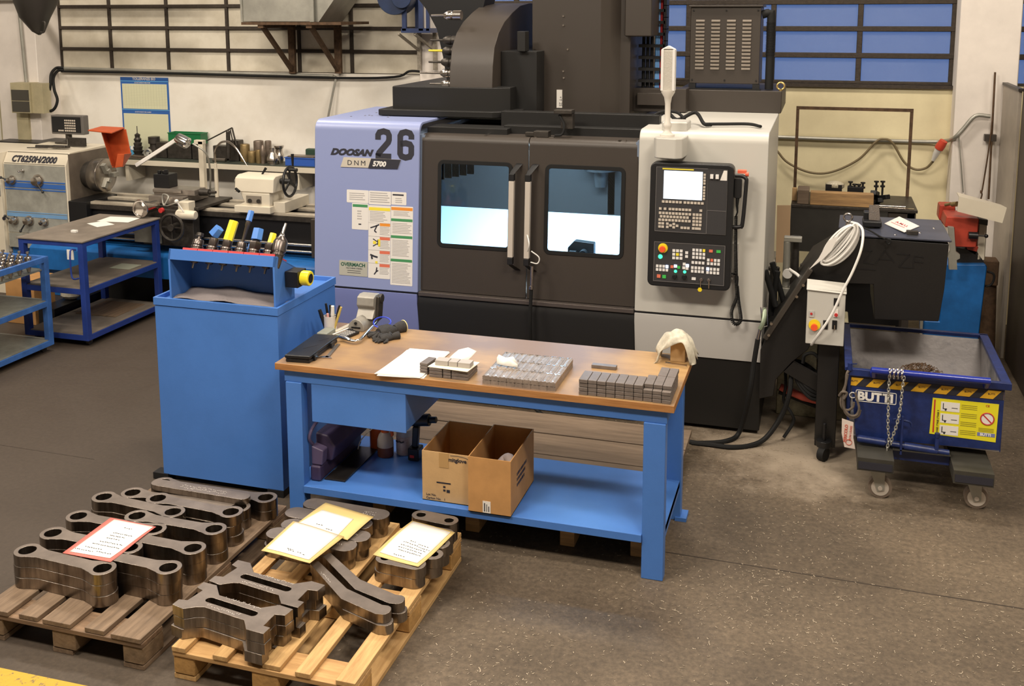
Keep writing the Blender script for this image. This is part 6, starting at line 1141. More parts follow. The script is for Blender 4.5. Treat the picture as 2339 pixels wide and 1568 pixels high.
# conduits on the wall
cd = thing('wall_conduit', 'long grey pipe and cable run along the wall below the left glazing', 'conduit', tuple(PY(400, 165, 9.38)))
build(MB().cyl(PY(140, 156, 9.37), PY(762, 174, 9.37), .017).tube([PY(762, 174, 9.37), PY(768, 178, 9.36), PY(765, 190, 9.35), PY(748, 275, 9.30)], .012, smooth=5), 'steel_pipe', M_galv, cd)
build(MB().tube([PY(140, 163, 9.35), PY(400, 168, 9.35), PY(760, 178, 9.35), PY(900, 176, 9.35), PY(935, 163, 9.33), PY(965, 164, 9.33)], .012, smooth=5), 'black_cable', M_rub, cd)
build(MB().tube([PY(145, 155, 9.36), PY(128, 156, 9.30), PY(117, 170, 9.12), PY(115, 195, 9.08), PY(108, 218, 9.08), PY(90, 228, 9.06)], .016, smooth=6).tube([PY(145, 160, 9.36), PY(132, 162, 9.30), PY(122, 178, 9.15), PY(124, 205, 9.10), PY(131, 230, 9.08), PY(120, 252, 9.06), PY(90, 254, 9.04)], .016, smooth=6), 'flexible_conduit', M_rub, cd)
EB = thing('fuse_box', 'beige electrical box with dark window on the left pier', 'electrical box', tuple(PY(57, 262, 9.0))); a, b = PY(27, 258, 8.93), PY(66, 190, 8.93); build(MB().box(a.x, b.x, 8.93, 9.08, a.z, b.z), 'box_body', mat('old_beige', (.50, .44, .28), .5, var=.2), EB, bev=.004); a2, b2 = PY(29, 255, 8.925), PY(66, 206, 8.925); build(MB().box(a2.x, b2.x-.01, 8.922, 8.93, a2.z, (a2.z+b2.z)/2-.005).box(a2.x, b2.x-.01, 8.922, 8.93, (a2.z+b2.z)/2+.005, b2.z), 'dark_window', mat('smoked_window', (.06, .055, .045), .25), EB)
build(MB().box(b.x, b.x+.14, 8.96, 9.08, a.z, b.z-.005), 'box_side', MATS['old_beige'], EB); build(MB().cyl((PY(54, 100, 9.05).x, 9.05, b.z), (PY(40, 0, 9.05).x-.02, 9.05, 3.6), .018), 'riser_pipe', M_galv, EB); build(MB().box(PY(40, 270, 9.06).x, PY(66, 270, 9.06).x, 9.05, 9.08, 1.2, a.z), 'cable_trunking', MATS['old_beige'], EB)
for i, (u0, u1, v0, m_, lb) in enumerate(((5, 14, 230, M_palN, 'cream upright board behind the electrical box, leftmost of the three'), (15, 26, 232, M_palN, 'cream upright board, middle of the three beside the electrical box'), (28, 32, 262, M_rust, 'dark rusty bar leaning beside the electrical box'))):
    a, b = PY(u0, 330, 9.15), PY(u1, 330, 9.15); o = build(MB().box(a.x-.25 if 0 else a.x, b.x, 9.15, 9.18, 1.1, PY(u0, v0, 9.15).z), 'leaning_board', MATS['old_beige'] if i < 2 else m_); tag(o, lb, 'board', 'boards beside the electrical box')
o = build(MB().box(-8.45, -7.75, 8.85, 9.28, 0, 1.30), 'side_cabinet', M_blk2); tag(o, 'dark cabinet behind the lathe cover at the left edge', 'cabinet')
WK = thing('wall_lamp', 'large black bell-shaped lamp shade hanging at the top left corner', 'lamp', tuple(PY(80, 60, 8.6)))
c0 = PY(88, 78, 8.3); c1_ = PY(85, -20, 8.3)
build(MB().rings([(PY(90, 80, 8.3), .01), (PY(88, 72, 8.3), .06), (PY(80, 40, 8.3), .14), (PY(82, 5, 8.3), .20), (PY(84, -25, 8.3), .22)], 28), 'lamp_shade', mat('black_enamel', (.03, .026, .022), .45), WK); build(MB().tube([PY(97, 50, 8.2), PY(103, 52, 8.2), PY(101, 73, 8.2), PY(93, 73, 8.2)], .008, smooth=3), 'shade_handle', M_dsteel, WK); build(MB().tube([PY(84, -25, 8.3), V(PY(84, -25, 8.3).x, 8.3, 4.5)], .03), 'lamp_rod', M_dsteel, WK)
o = build(MB().box(-14, -6.2, 9.0, 9.06, PY(60, 3, 9.0).z+.01, PY(60, 3, 9.0).z+.10), 'overhead_tray', M_galv); tag(o, 'grey cable tray crossing the top left corner under the roof', 'cable tray')
# heater unit and bracket
HT = thing('air_heater', 'big galvanised air duct unit carried on dark wall brackets at the top', 'duct', tuple(PY(660, 50, 9.0)))
a, b = PY(552, 50, 8.75), PY(714, 50, 8.75); build(MB().box(a.x, b.x, 8.75, 9.36, a.z, 3.4), 'duct_body', M_galv, HT, bev=.006)
c, d = PY(723, 48, 8.75), PY(770, 0, 8.75); build(MB().prism([(b.x, 8.78, a.z), (PY(728, 50, 8.78).x, 8.78, a.z), (PY(800, -20, 8.78).x, 8.78, 2.98), (PY(860, -80, 8.78).x, 8.78, 3.4), (b.x, 8.78, 3.4)], (0, .5, 0)), 'duct_outlet', M_galv, HT); build(MB().box(b.x-.02, b.x+.02, 8.735, 8.75, a.z, 3.4), 'duct_flange', M_galv, HT); build(MB().box(a.x, a.x+.02, 8.735, 8.75, a.z, 3.4), 'duct_flange', M_galv, HT); build(MB().prism([(PY(543, 50, 8.75).x+.04, 8.80, a.z+.01), (a.x, 8.80, a.z), (a.x, 8.80, 3.0), (PY(536, 0, 8.8).x, 8.80, 3.0)], (0, .5, 0)), 'duct_inlet', M_galv, HT)
for (u0, u1, ux) in ((608, 668, 668), (722, 776, 773)):
    xw = PY(ux, 100, 9.36).x; zb = PY(ux, 168, 9.36).z; ztp = a.z-.03
    br = MB().box(xw-.035, xw+.035, 9.33, 9.37, zb, ztp).box(xw-.03, xw+.03, 8.75, 9.36, ztp-.03, ztp+.03).beam((xw, 9.33, zb+.04), (xw, 8.80, ztp-.02), .04, .04); build(br, 'wall_bracket', M_rust, HT, bev=.003)
build(MB().box(a.x, PY(785, 52, 8.8).x, 8.74, 9.36, a.z-.028, a.z-.002), 'bracket_plate', M_rust, HT)
# blue fan on the pier
FN_ = thing('blue_fan', 'dark blue centrifugal fan on perforated brackets at the top', 'fan', tuple(PY(905, 20, 9.0)))
fc = PY(905, -8, 9.0); build(MB().cyl(fc+V(0, -.06, 0), fc+V(0, .10, 0), .17, n=32).cyl(fc+V(.09, -.10, -.01), fc+V(.09, -.06, -.01), .10, n=24), 'fan_housing', mat('fan_dark_blue', (.010, .026, .080), .45, var=.3), FN_, bev=.004)
a, b = PY(919, 70, 9.0), PY(985, 70, 9.0); build(MB().box(a.x, b.x, 8.97, 9.24, a.z-.02, a.z+.02).box(PY(920, 0, 9.0).x, PY(929, 0, 9.0).x, 8.97, 9.0, a.z, 3.0).box(PY(958, 0, 9.0).x, PY(968, 0, 9.0).x, 8.97, 9.0, a.z, 2.95).box(PY(975, 0, 9.0).x, PY(982, 0, 9.0).x, 8.97, 9.0, a.z, 2.9).box(PY(938, 0, 9.0).x, PY(946, 0, 9.0).x, 9.1, 9.2, a.z, 2.9), 'fan_frame', mat('fan_blue', (.018, .036, .11), .45, var=.3), FN_)
pb = MB()
for u in (954, 990): x = PY(u, 120, 9.2).x; pb.box(x-.018, x+.018, 9.23, 9.26, PY(u, 160, 9.24).z, a.z-.02).beam((x, 9.23, PY(u, 115, 9.2).z), (x-.10, 8.98, a.z-.03), .025, .02)
build(pb, 'perforated_bracket', mat('perforated_steel', (.35, .31, .25), .5, .4, var=.4, vscale=40), FN_)
#@@RIGHT
# chip conveyor
CV = thing('chip_conveyor', 'black inclined chip conveyor with a boxed discharge head beside the machining centre', 'conveyor', (.2, 6.6, 0))
YC = 6.30
M_cblk = mat('conveyor_black', (.009, .008, .0075), .45, bump=.1, bscale=300); M_cdk = mat('conveyor_lid_blue_grey', (.05, .055, .08), .35, var=.3, vscale=6)
hp_ = [(1854, 610), (1968, 543), (2168, 558), (2157, 662), (2144, 735), (1997, 730), (1995, 650), (1930, 648), (1845, 800), (1809, 828), (1772, 868), (1766, 905), (1733, 912), (1737, 800), (1752, 766)]
pts = [PY(u, v, YC) for u, v in hp_]
build(MB().prism(pts, (0, .58, 0)), 'conveyor_body', M_cblk, CV, bev=.004)
zt = pts[1].z+.004; build(MB().prism([(pts[1].x-.01, YC-.01, zt), (pts[2].x+.012, YC-.01, zt), (pts[2].x+.012, 6.90, zt), (.13, 6.90, zt), (.12, 6.60, zt-.02)], (0, 0, .012)), 'conveyor_lid', M_cdk, CV, bev=.003)
a, b = PY(1852, 614, YC), PY(1748, 772, YC); build(MB().beam((a.x, YC-.01, a.z), (b.x, YC-.01, b.z), .03, .05, up=(0, 1, 0)), 'side_rail', mat('rail_dark_grey', (.07, .06, .05), .4, .4), CV, bev=.003)
for (u, v) in ((1835, 652), (1820, 678), (1762, 740), (1756, 766)): q = PY(u, v, YC-.035); build(MB().cyl(q+V(0, .02, 0), q+V(0, -.006, 0), .009, n=8), 'rail_bolt', M_pol, CV)
emb = MB()
def es(p0, p1): a, b = PY(*p0, YC), PY(*p1, YC); emb.beam(a+V(0, -.002, 0), b+V(0, -.002, 0), .006, .003, up=(0, 1, 0))
for sgm in (((1968, 573), (1992, 574)), ((1992, 574), (1972, 600)), ((1972, 600), (1996, 603)), ((1998, 606), (2022, 572)), ((2022, 572), (2042, 600)), ((2008, 592), (2034, 594)), ((2048, 580), (2078, 582)), ((2078, 582), (2052, 610)), ((2052, 610), (2082, 612)), ((2088, 585), (2110, 588)), ((2090, 598), (2108, 600)), ((2088, 585), (2086, 614)), ((1952, 613), (2000, 617))): es(*sgm)
build(emb, 'embossed_logo', M_blk2, CV)
build(MB().box(.03, .15, 6.2, 6.30, .06, .70).box(.03, .15, 6.80, 6.88, .06, .70).box(.05, .13, 6.30, 6.80, .25, .33), 'support_leg', M_cblk, CV, bev=.004)
build(MB().prism([PY(1812, 828, YC), PY(1790, 850, YC), PY(1900, 915, YC), PY(1905, 880, YC)], (0, .04, 0)), 'diagonal_brace', M_cblk, CV)
w = build(MB().cyl((.085, 6.17, .075), (.085, 6.17, .115), .045).cyl((.085, 6.17, .115), (.085, 6.17, .22), .010), 'caster_mount', M_blk2, CV, bev=.003); build(MB().cyl((.065, 6.15, .04), (.10, 6.13, .04), .042, n=24), 'caster_wheel', M_rub, w); build(MB().cyl((.063, 6.151, .04), (.060, 6.153, .04), .024, n=20), 'wheel_disc', M_galv, w)
for (u, v) in ((1937, 497), (1940, 516)):
    q = PY(u, v, 6.5); q = V(q.x, 6.5 if v < 505 else 6.42, q.z); build(MB().tube([(q.x+.024*math.cos(t*PI/9), q.y, q.z+.024*math.sin(t*PI/9)) for t in range(18)], .0065, 8, close=True).cyl((q.x, q.y, q.z-.055), (q.x, q.y, q.z-.03), .012), 'eye_bolt', M_pol, CV)
# control box on the leg
KB = build(MB().box(-.045, .168, 6.10, 6.19, .725, 1.06), 'control_box', M_offw, CV, bev=.004, label='grey switch box with yellow and red stop button')
build(MB().prism([(-.05, 6.09, 1.05), (.172, 6.09, 1.04), (.172, 6.20, 1.075), (-.05, 6.20, 1.085)], (0, 0, .006)), 'box_hood', M_offw, KB, bev=.002)
def kq(u, v): q = PY(1740+u/4.9, 480+v/4.9, 6.098); return q
q = kq(590, 1285); build(MB().cyl(q, q+V(0, -.008, 0), .033, n=28), 'stop_collar', M_yel, KB); q = kq(587, 1300); build(MB().cyl(q, q+V(0, -.035, 0), .017, .019, 20), 'stop_knob', MATS['stop_red'], KB)
for (u, v, w_, h_, m_) in ((835, 1030, .018, .022, M_blk2), (828, 1155, .016, .024, M_stick), (713, 1285, .017, .026, M_blk2), (815, 1285, .017, .026, M_blk2), (558, 1165, .018, .018, M_offw2)):
    q = kq(u, v); build(MB().box(q.x-w_*.8, q.x+w_*.8, 6.095, 6.10, q.z-h_, q.z+h_), 'switch_plate', m_, KB)
q = kq(832, 1172); build(MB().cyl(q, q+V(0, -.012, 0), .010), 'red_lamp', M_red, KB); q = kq(815, 1300); build(MB().box(q.x-.003, q.x+.003, 6.08, 6.096, q.z-.02, q.z+.01), 'switch_handle', M_pol, KB); q = kq(555, 1160); build(MB().cyl(q+V(0, .0, 0), q+V(0, -.006, 0), .007), 'key_hole', M_red, KB)
# white cable coil
wc = thing('cable_coil', 'coil of white cable hung on the conveyor eye bolts, tail crossing the switch box', 'cable', tuple(PY(1935, 520, 6.24)))
wm = MB()
for k, (mr, ml, ex) in enumerate(((30, 4, 4), (23, 10, 2), (16, 16, 0), (36, -3, 6), (9, 22, 0), (27, 8, 8))):
    pts_ = []
    for t in range(16):
        th = 2*PI*t/16; c_, s__ = math.cos(th), math.sin(th); side_ = (mr if s__ > 0 else ml)*s__
        pts_.append(PY(1916+c_*(52+ex)*.66+side_*.70, 557-c_*(52+ex)*.76+side_*.62, 6.22-.012*(k % 3)-.006*s__))
    wm.tube(pts_, .0065, 7, close=True, smooth=3)
wm.tube([PY(1945, 508, 6.28), PY(1962, 514, 6.20), PY(1971, 530, 6.14), PY(1967, 570, 6.08), PY(1948, 620, 6.06), PY(1925, 665, 6.05), PY(1902, 715, 6.04), PY(1880, 750, 6.04), PY(1862, 775, 6.07), PY(1853, 788, 6.12), PY(1856, 772, 6.2)], .0075, 7, smooth=6)
build(wm, 'cable_loop', M_white, wc)
build(MB().prism([PY(1916, 538, 6.17), PY(1892, 550, 6.17), PY(1870, 590, 6.17), PY(1848, 616, 6.16), PY(1880, 592, 6.17), PY(1900, 572, 6.17)], (0, .002, 0)), 'cable_tag', M_stick, wc)
zt2 = zt+.013
hc = thing('handset_cradle', 'black charging cradle with a ribbed battery standing on the conveyor lid', 'charger', tuple(PZ(1990, 515, zt2)))
q = PZ(1992, 518, zt2); build(MB().prism([(q.x-.055, q.y-.02, zt2), (q.x+.055, q.y-.02, zt2), (q.x+.055, q.y+.12, zt2), (q.x-.055, q.y+.12, zt2)], (0, 0, .035)).box(q.x-.05, q.x+.03, q.y+.05, q.y+.12, zt2+.03, zt2+.08), 'cradle_base', M_blk2, hc, bev=.008, seg=2); build(MB().prism([(q.x-.022, q.y+.02, zt2+.035), (q.x+.045, q.y+.02, zt2+.035), (q.x+.04, q.y+.08, zt2+.10), (q.x-.02, q.y+.08, zt2+.10)], (0, .012, .02)), 'ribbed_battery', mat('warm_black', (.06, .045, .035), .6, bump=.5, bscale=120), hc, bev=.004)
ss = [PZ(2020, 512, zt2), PZ(2054, 496, zt2), PZ(2100, 518, zt2), PZ(2066, 532, zt2)]; sg = build(MB().prism([p+V(0, 0, .001) for p in ss], (0, 0, .003)), 'sign_card', M_stick); tag(sg, 'white sign card with red lettering lying on the conveyor lid', 'sign')
xd_ = (ss[3]-ss[0]).normalized(); ud_ = (ss[1]-ss[0]).normalized(); text('A.M.U.', .055, M_red, sg, ss[0]+(ss[1]-ss[0])*.42+xd_*.055+V(0, 0, .0045), xd_, ud_, bold=.001); build(MB().beam(ss[0]+(ss[1]-ss[0])*.3+xd_*.03+V(0, 0, .0045), ss[0]+(ss[1]-ss[0])*.3+xd_*.20+V(0, 0, .0045), .006, .0005), 'underline', M_red, sg)
o = build(MB().box(PZ(2068, 530, zt2).x, PZ(2068, 530, zt2).x+.065, PZ(2068, 534, zt2).y-.035, PZ(2068, 534, zt2).y, zt2, zt2+.025), 'dark_block', M_dsteel, bev=.003); tag(o, 'small dark block in front of the white sign card on the conveyor lid', 'block')
o = build(MB().tube([PZ(1965, 518, zt2+.02), PZ(1985, 526, zt2+.01), PZ(2015, 543, zt2), PY(2026, 546, 6.27), PY(2034, 548, 6.26), PY(2034, 555, 6.26), PY(2028, 558, 6.26), PY(2025, 550, 6.26)], .005, 7, smooth=3), 'hooked_rod', M_rub); tag(o, 'thin dark rod with a hooked end hanging over the front edge of the conveyor lid', 'rod')
for (u, v) in ((2045, 537), (2133, 522), (2101, 532)): q = PZ(u, v, zt2-.001); build(MB().lathe((q.x, q.y, zt+.0125), [(.008, 0), (.006, .003)], n=8), 'lid_screw', M_pol, CV)
o = build(MB().cyl((PY(1862, 650, 6.6).x+.20, 6.95, 1.07), (PY(1862, 650, 6.6).x+.30, 6.95, 1.06), .016), 'blue_tube', mat('violet_plastic', (.06, .05, .30), .4)); tag(o, 'short violet tube lying under the conveyor head', 'tube')
build(MB().box(.12, .40, 6.94, 6.98, 1.03, 1.05), 'inner_bar', M_galv, CV)
# coolant tank, hoses and valves between machine and conveyor
ctk = thing('coolant_tank', 'dirty yellowish coolant tank on the floor behind the conveyor leg', 'tank', (0, 7.0, 0)); build(MB().box(-.22, .60, 6.80, 7.3, 0, .16).box(-.22, .22, 6.82, 7.3, .16, .60), 'tank_body', mat('dirty_cream_tank', (.42, .38, .24), .6, col2=(.10, .085, .06), vscale=7), ctk, bev=.006)
hz1 = thing('filter_unit', 'cluster of black fittings and pressure gauge beside the off-white panel', 'filter', (-.17, 6.8, .6))
a = PY(1798, 560, 6.7); build(MB().cyl((a.x, 6.7, .66), (a.x, 6.7, .90), .045).cyl((a.x, 6.7, .90), (a.x, 6.7, 1.2), .022).box(a.x-.02, a.x+.09, 6.68, 6.74, 1.20, 1.23), 'filter_bowl', M_galv, hz1, bev=.003)
build(MB().cyl((a.x+.01, 6.66, 1.0), (a.x+.01, 6.64, 1.0), .03, n=20), 'pressure_gauge', M_white, hz1)
for (dx, y, z0, z1, r) in ((.05, 6.78, .9, 1.22, .028), (-.08, 6.8, .55, 1.0, .03), (.13, 6.85, .75, 1.02, .04), (.20, 6.85, .8, .98, .04), (-.05, 6.75, .4, .66, .05)): build(MB().cyl((a.x+dx, y, z0), (a.x+dx, y, z1), r, r*.8, 16).cyl((a.x+dx, y, z1*.98), (a.x+dx, y, z1*1.0), r*1.2), 'fitting', M_dsteel, hz1)
build(MB().tube([(a.x+.02, 6.65, 1.03), (a.x+.09, 6.6, .99), (a.x+.12, 6.6, .88)], .010, smooth=6), 'air_tube', M_white, hz1)
for (u0, v0, u1, v1, y) in ((1748, 618, 1772, 700, 6.45), (1776, 620, 1760, 720, 6.5), (1764, 600, 1790, 690, 6.6)): build(MB().cyl(PY(u0, v0, y), PY(u1, v1, y), .018), 'lever_pipe', M_rub, hz1)
sn = thing('air_gun', 'green and chrome air gun hung on the corner of the off-white panel', 'air gun', tuple(PY(1745, 740, 6.25))); build(MB().tube([PY(1748, 705, 6.24), PY(1744, 735, 6.2), PY(1736, 752, 6.2)], .014, smooth=3), 'gun_body', mat('grey_green_metal', (.30, .36, .26), .3, .5), sn); build(MB().cyl(PY(1736, 752, 6.2), PY(1730, 778, 6.2), .010, .013), 'nozzle', M_pol, sn); build(MB().tube([PY(1738, 702, 6.22), PY(1752, 703, 6.22), PY(1753, 745, 6.22), PY(1741, 748, 6.22)], .004, 6, close=True), 'trigger_guard', M_chrome, sn)
hs = thing('floor_hose', 'black hoses looping down past the dark plinth and along the floor', 'hose', (-.3, 6.2, 0))
build(MB().tube([PY(1731, 775, 6.2), PY(1722, 830, 6.2), PY(1712, 900, 6.2), PZ(1690, 985, .05), PZ(1660, 1008, .012), PZ(1600, 1013, .012), PZ(1575, 1010, .012)], .015, 8, smooth=6), 'rubber_hose', M_rub, hs); build(MB().tube([PY(1808, 850, 6.35), PY(1803, 900, 6.30), PY(1785, 950, 6.3), PZ(1750, 1000, .05), PZ(1715, 1018, .015), PZ(1670, 1022, .015), PZ(1620, 1016, .015), PZ(1580, 1012, .012)], .015, 8, smooth=6), 'rubber_hose', M_rub, hs)
hb = thing('hose_bundle', 'loops of black hose hanging between the conveyor brace and its leg', 'hose', tuple(PY(1850, 860, 6.35)))
for k in range(4): build(MB().tube([PY(1815, 825+k*5, 6.36), PY(1822, 850+k*8, 6.33), PY(1850, 882+k*9, 6.31), PY(1880, 893+k*6, 6.33), PY(1882, 870+k*5, 6.38), PY(1845, 835+k*4, 6.40)], .011, 8, close=True, smooth=6), 'hose_loop', M_rub, hb)
build(MB().tube([PY(1834, 830, 6.3), PY(1838, 812, 6.3), PY(1858, 808, 6.3), PY(1876, 828, 6.3), PY(1882, 855, 6.3)], .011, smooth=6).tube([PY(1793, 830, 6.42), PY(1795, 880, 6.4), PY(1790, 915, 6.4), PY(1808, 945, 6.4), PY(1812, 965, 6.4), PY(1790, 1000, 6.35)], .010, smooth=6), 'hose_loop', M_rub, hb)
o = build(MB().tube([PY(1782, 884, 6.5), PY(1800, 892, 6.5), PY(1835, 908, 6.5), PY(1866, 918, 6.5)], [.022, .026, .024, .016], 10), 'red_lever', mat('red_rubber', (.55, .09, .06), .5)); tag(o, 'red rubber-covered lever low behind the conveyor leg', 'lever')
o = build(MB().tube([PY(1780, 894, 6.56), PY(1868, 928, 6.56)], .02, 8), 'black_pipe', M_rub); tag(o, 'black pipe under the red lever behind the conveyor leg', 'pipe')
# tipping bin
BN = thing('tipping_bin', 'navy blue tipping swarf bin with hazard stripe on wheels', 'bin', (.6, 6.2, 0))
X0, X1, Y0, Y1, ZR = .205, .992, 5.85, 6.70, .66
bi = mat('worn_bin_interior', (.34, .32, .32), .45, .3, col2=(.07, .08, .10), vscale=2.2, bump=.15, bscale=30, thr=(.36, .52))
build(MB().prism([(X0, Y0, .645), (X1, Y0, .645), (X1-.005, Y0, .30), (X0+.045, Y0, .285)], (0, .006, 0)), 'front_panel', M_bin, BN)
for x in (X0, X1-.006): build(MB().prism([(x, Y0+.006, .29), (x, Y0+.006, ZR), (x, Y1, ZR), (x, Y1-.12, .29)], (.006, 0, 0)), 'side_panel', M_bin, BN)
build(MB().prism([(X0+.006, Y1-.006, ZR), (X0+.006, Y1, ZR), (X0+.006, Y1-.12, .29), (X0+.006, Y1-.128, .29)], (X1-X0-.012, 0, 0)).box(X0+.006, X1-.006, Y0+.006, Y1-.12, .29, .296), 'rear_panel', bi, BN)
build(MB().box(X0+.008, X0+.012, Y0+.01, Y1-.01, .40, ZR), 'side_lining', bi, BN); build(MB().box(X1-.012, X1-.008, Y0+.01, Y1-.01, .40, ZR), 'side_lining', bi, BN)
build(MB().box(X0-.015, X1+.03, Y0-.02, Y0+.01, .648, .687).box(X1-.02, X1+.03, Y0+.01, Y1+.02, .665, .687).box(X0-.03, X0+.012, Y0+.01, Y1+.02, .665, .687).box(X0-.03, X1+.03, Y1, Y1+.03, .665, .687), 'bin_rim', M_bin, BN, bev=.003)
build(MB().tube([(.325, 5.84, .66), (.325, 5.80, .70), (.36, 5.79, .705), (.86, 5.79, .705), (.895, 5.80, .70), (.895, 5.84, .66)], .018, 12, smooth=3), 'tilt_handle', mat('glossy_blue', (.015, .03, .26), .22), BN)
sp_ = MB(); sp_.box(X0+.004, X1-.004, Y0-.002, Y0, .585, .637)
for k in range(8):
    xa = X0+.012+k*.1165; cl = lambda x: max(X0+.004, min(X1-.004, x)); sp_.prism([(cl(xa-.045), Y0-.0035, .587), (cl(xa+.020), Y0-.0035, .587), (cl(xa+.060), Y0-.0035, .635), (cl(xa-.005), Y0-.0035, .635)], (0, .0015, 0), 1)
hzs = build(sp_, 'hazard_stripe', [M_ink, mat('hazard_yellow', (.65, .36, .02), .5)], BN)
for k in range(7): text('BUTTI', .013, M_ink, hzs, (X0+.006+k*.1165, Y0-.0045, .610))
for i, ln in enumerate(()): pass
lg = build(MB().ringprism([(x, Y0-.003, z) for x, z in rrect(.238, .452, .498, .565, .008)], [(x, Y0-.003, z) for x, z in rrect(.2415, .4485, .5015, .5615, .006)], (0, .0025, 0)), 'logo_frame', M_white, BN); text('BUTTI', .066, M_white, lg, (.247, Y0-.0035, .509), bold=.003, sx=1.05)
build(MB().tube([(.222+.016*math.cos(t*PI/8), Y0-.003, .53+.016*math.sin(t*PI/8)) for t in range(2, 15)], .003, 6), 'logo_mark', M_white, lg)
yl = build(MB().prism([(.637, Y0-.002, .561), (.968, Y0-.002, .560), (.964, Y0-.002, .344), (.630, Y0-.002, .354)], (0, .002, 0)), 'instruction_label', mat('label_yellow', (.72, .65, .02), .45), BN)
yy = Y0-.0035; lp = MB(); lp.box(.645, .652, yy, yy+.001, .365, .552, 0)
for k in range(3): lp.box(.680, .775, yy, yy+.001, .492-k*.067, .545-k*.067, 1)
for k in range(3):
    z0 = .492-k*.067; lp.box(.690, .694, yy-.001, yy, z0+.015, z0+.045, 2).box(.690, .712, yy-.001, yy, z0+.012, z0+.016, 2).box(.735, .765, yy-.001, yy, z0+.02, z0+.023, 2).cyl((.705, yy-.001, z0+.008), (.705, yy, z0+.008), .005, n=10, mi=2)
for k in range(4):
    for j in range(3): lp.box(.783, .862, yy, yy+.001, .535-k*.048-j*.010, .538-k*.048-j*.010, 3)
lp.box(.870, .958, yy, yy+.001, .372, .392, 4)
for j in range(3): lp.box(.875, .95, yy, yy+.001, .415-j*.008, .418-j*.008, 3)
build(lp, 'label_print', [M_red, M_stick, M_ink, mat('olive_print', (.30, .26, .02), .6), MATS['shaded_lilac_and_print']], yl); text('BUTTI', .020, M_white, yl, (.884, yy-.0005, .375), bold=.001); text('CE', .016, M_red, yl, (.903, yy, .540)); text('FASE 1°FASE 2°FASE 3', .014, M_ink, yl, (.673, yy, .37), (0, 0, 1), (-1, 0, 0), sx=.95)
ns = MB().tube([(.915+.033*math.cos(t*PI/12), yy, .472+.033*math.sin(t*PI/12)) for t in range(24)], .0032, 6, close=True).beam((.892, yy, .495), (.938, yy, .449), .006, .002, up=(0, 1, 0)); build(ns, 'prohibition_sign', M_red, yl); build(MB().cyl((.915, yy+.0008, .472), (.915, yy+.0016, .472), .03, n=20), 'sign_field', M_stick, yl)
build(MB().cyl((.255, 5.80, .30), (.73, 5.80, .275), .016).cyl((.26, 5.80, .30), (.40, 5.80, .293), .021).cyl((.50, 5.80, .287), (.67, 5.80, .278), .021), 'release_shaft', M_bin, BN)
build(MB().tube([(.44, 5.80, .42), (.445, 5.80, .435), (.51, 5.80, .43), (.53, 5.80, .42), (.535, 5.80, .40)], .007, smooth=3).box(.478, .490, 5.78, 5.80, .24, .46), 'release_lever', M_bin, BN, bev=.002); build(MB().box(.655, .675, 5.78, 5.80, .29, .36).cyl((.665, 5.79, .36), (.665, 5.79, .385), .014), 'release_lever', M_bin, BN, bev=.002)
build(MB().box(.255, .441, 5.63, 5.83, .255, .262).box(.255, .441, 5.63, 5.64, .19, .255).box(.255, .262, 5.64, 6.55, .19, .255).box(.434, .441, 5.64, 6.55, .19, .255).box(.738, .935, 5.63, 5.83, .245, .252).box(.738, .935, 5.63, 5.64, .18, .245).box(.738, .745, 5.64, 6.55, .18, .245).box(.928, .935, 5.64, 6.55, .18, .245).box(.262, .434, 5.83, 6.55, .255, .262).box(.745, .928, 5.83, 6.55, .245, .252), 'fork_pocket', mat('fork_grey', (.05, .047, .038), .5, .1, var=.3), BN)
build(MB().box(.26, .434, 5.626, 5.63, .20, .24), 'opening_shade_strip', M_ink, BN); build(MB().box(.745, .93, 5.626, 5.63, .19, .23), 'opening_shade_strip', M_ink, BN); build(MB().box(.441, .738, 5.83, 5.87, .19, .26).box(.441, .738, 6.4, 6.5, .19, .26), 'cross_beam', M_bin, BN)  # black strips on closed fronts paint the dark inside of the pockets
build(MB().box(.441, .738, 5.78, 5.83, .262, .268), 'deck_strip', MATS['fork_grey'], BN)
for (x, y) in ((.375, 5.745), (.865, 5.765), (.375, 6.45), (.865, 6.45)):
    w = build(MB().box(x-.07, x+.05, y-.05, y+.05, .178, .188).prism([(x-.055, y-.032, .178), (x+.03, y-.032, .178), (x+.03, y-.032, .05), (x-.005, y-.032, .04)], (0, .004, 0)).prism([(x-.055, y+.032, .178), (x+.03, y+.032, .178), (x+.03, y+.032, .05), (x-.005, y+.032, .04)], (0, .004, 0)), 'caster_fork', M_galv, BN)
    t_ = build(MB().rings([(V(x+.008, y-.022, .062), .052), (V(x+.008, y-.02, .062), .062), (V(x+.008, y+.02, .062), .062), (V(x+.008, y+.022, .062), .052)], 28), 'wheel_tyre', mat('tyre_grey', (.17, .13, .10), .6) if 'tyre_grey' not in MATS else MATS['tyre_grey'], w); build(MB().cyl((x+.008, y-.026, .062), (x+.008, y-.022, .062), .046, n=24).cyl((x+.008, y-.036, .062), (x+.008, y-.026, .062), .012), 'wheel_hub', M_alu, t_)
ch = build(MB(), 'swarf', M_rust) if 0 else None
sw = MB()
for k in range(420):
    t = random.random()*2*PI; r = random.random()**.7*.26; x = .60+r*math.cos(t)*1.15; y = 6.16+r*math.sin(t)*1.2; z = .33+.29*max(0, 1-(r/.3)**1.6)+random.random()*.015
    if not (X0+.03 < x < X1-.03 and Y0+.03 < y < Y1-.16): continue
    a = random.random()*PI; sw.tube([(x, y, z), (x+.018*math.cos(a), y+.018*math.sin(a), z+.012), (x+.03*math.cos(a+.6), y+.03*math.sin(a+.6), z)], .0022, 4)
hpz = []
for i in range(13):
    hpz.append([(.60+(i/12*2-1)*.33, 6.19+(j/12*2-1)*.31,   .298+.31*max(0, 1-(math.hypot(i/12*2-1, j/12*2-1))**1.6)) for j in range(13)])
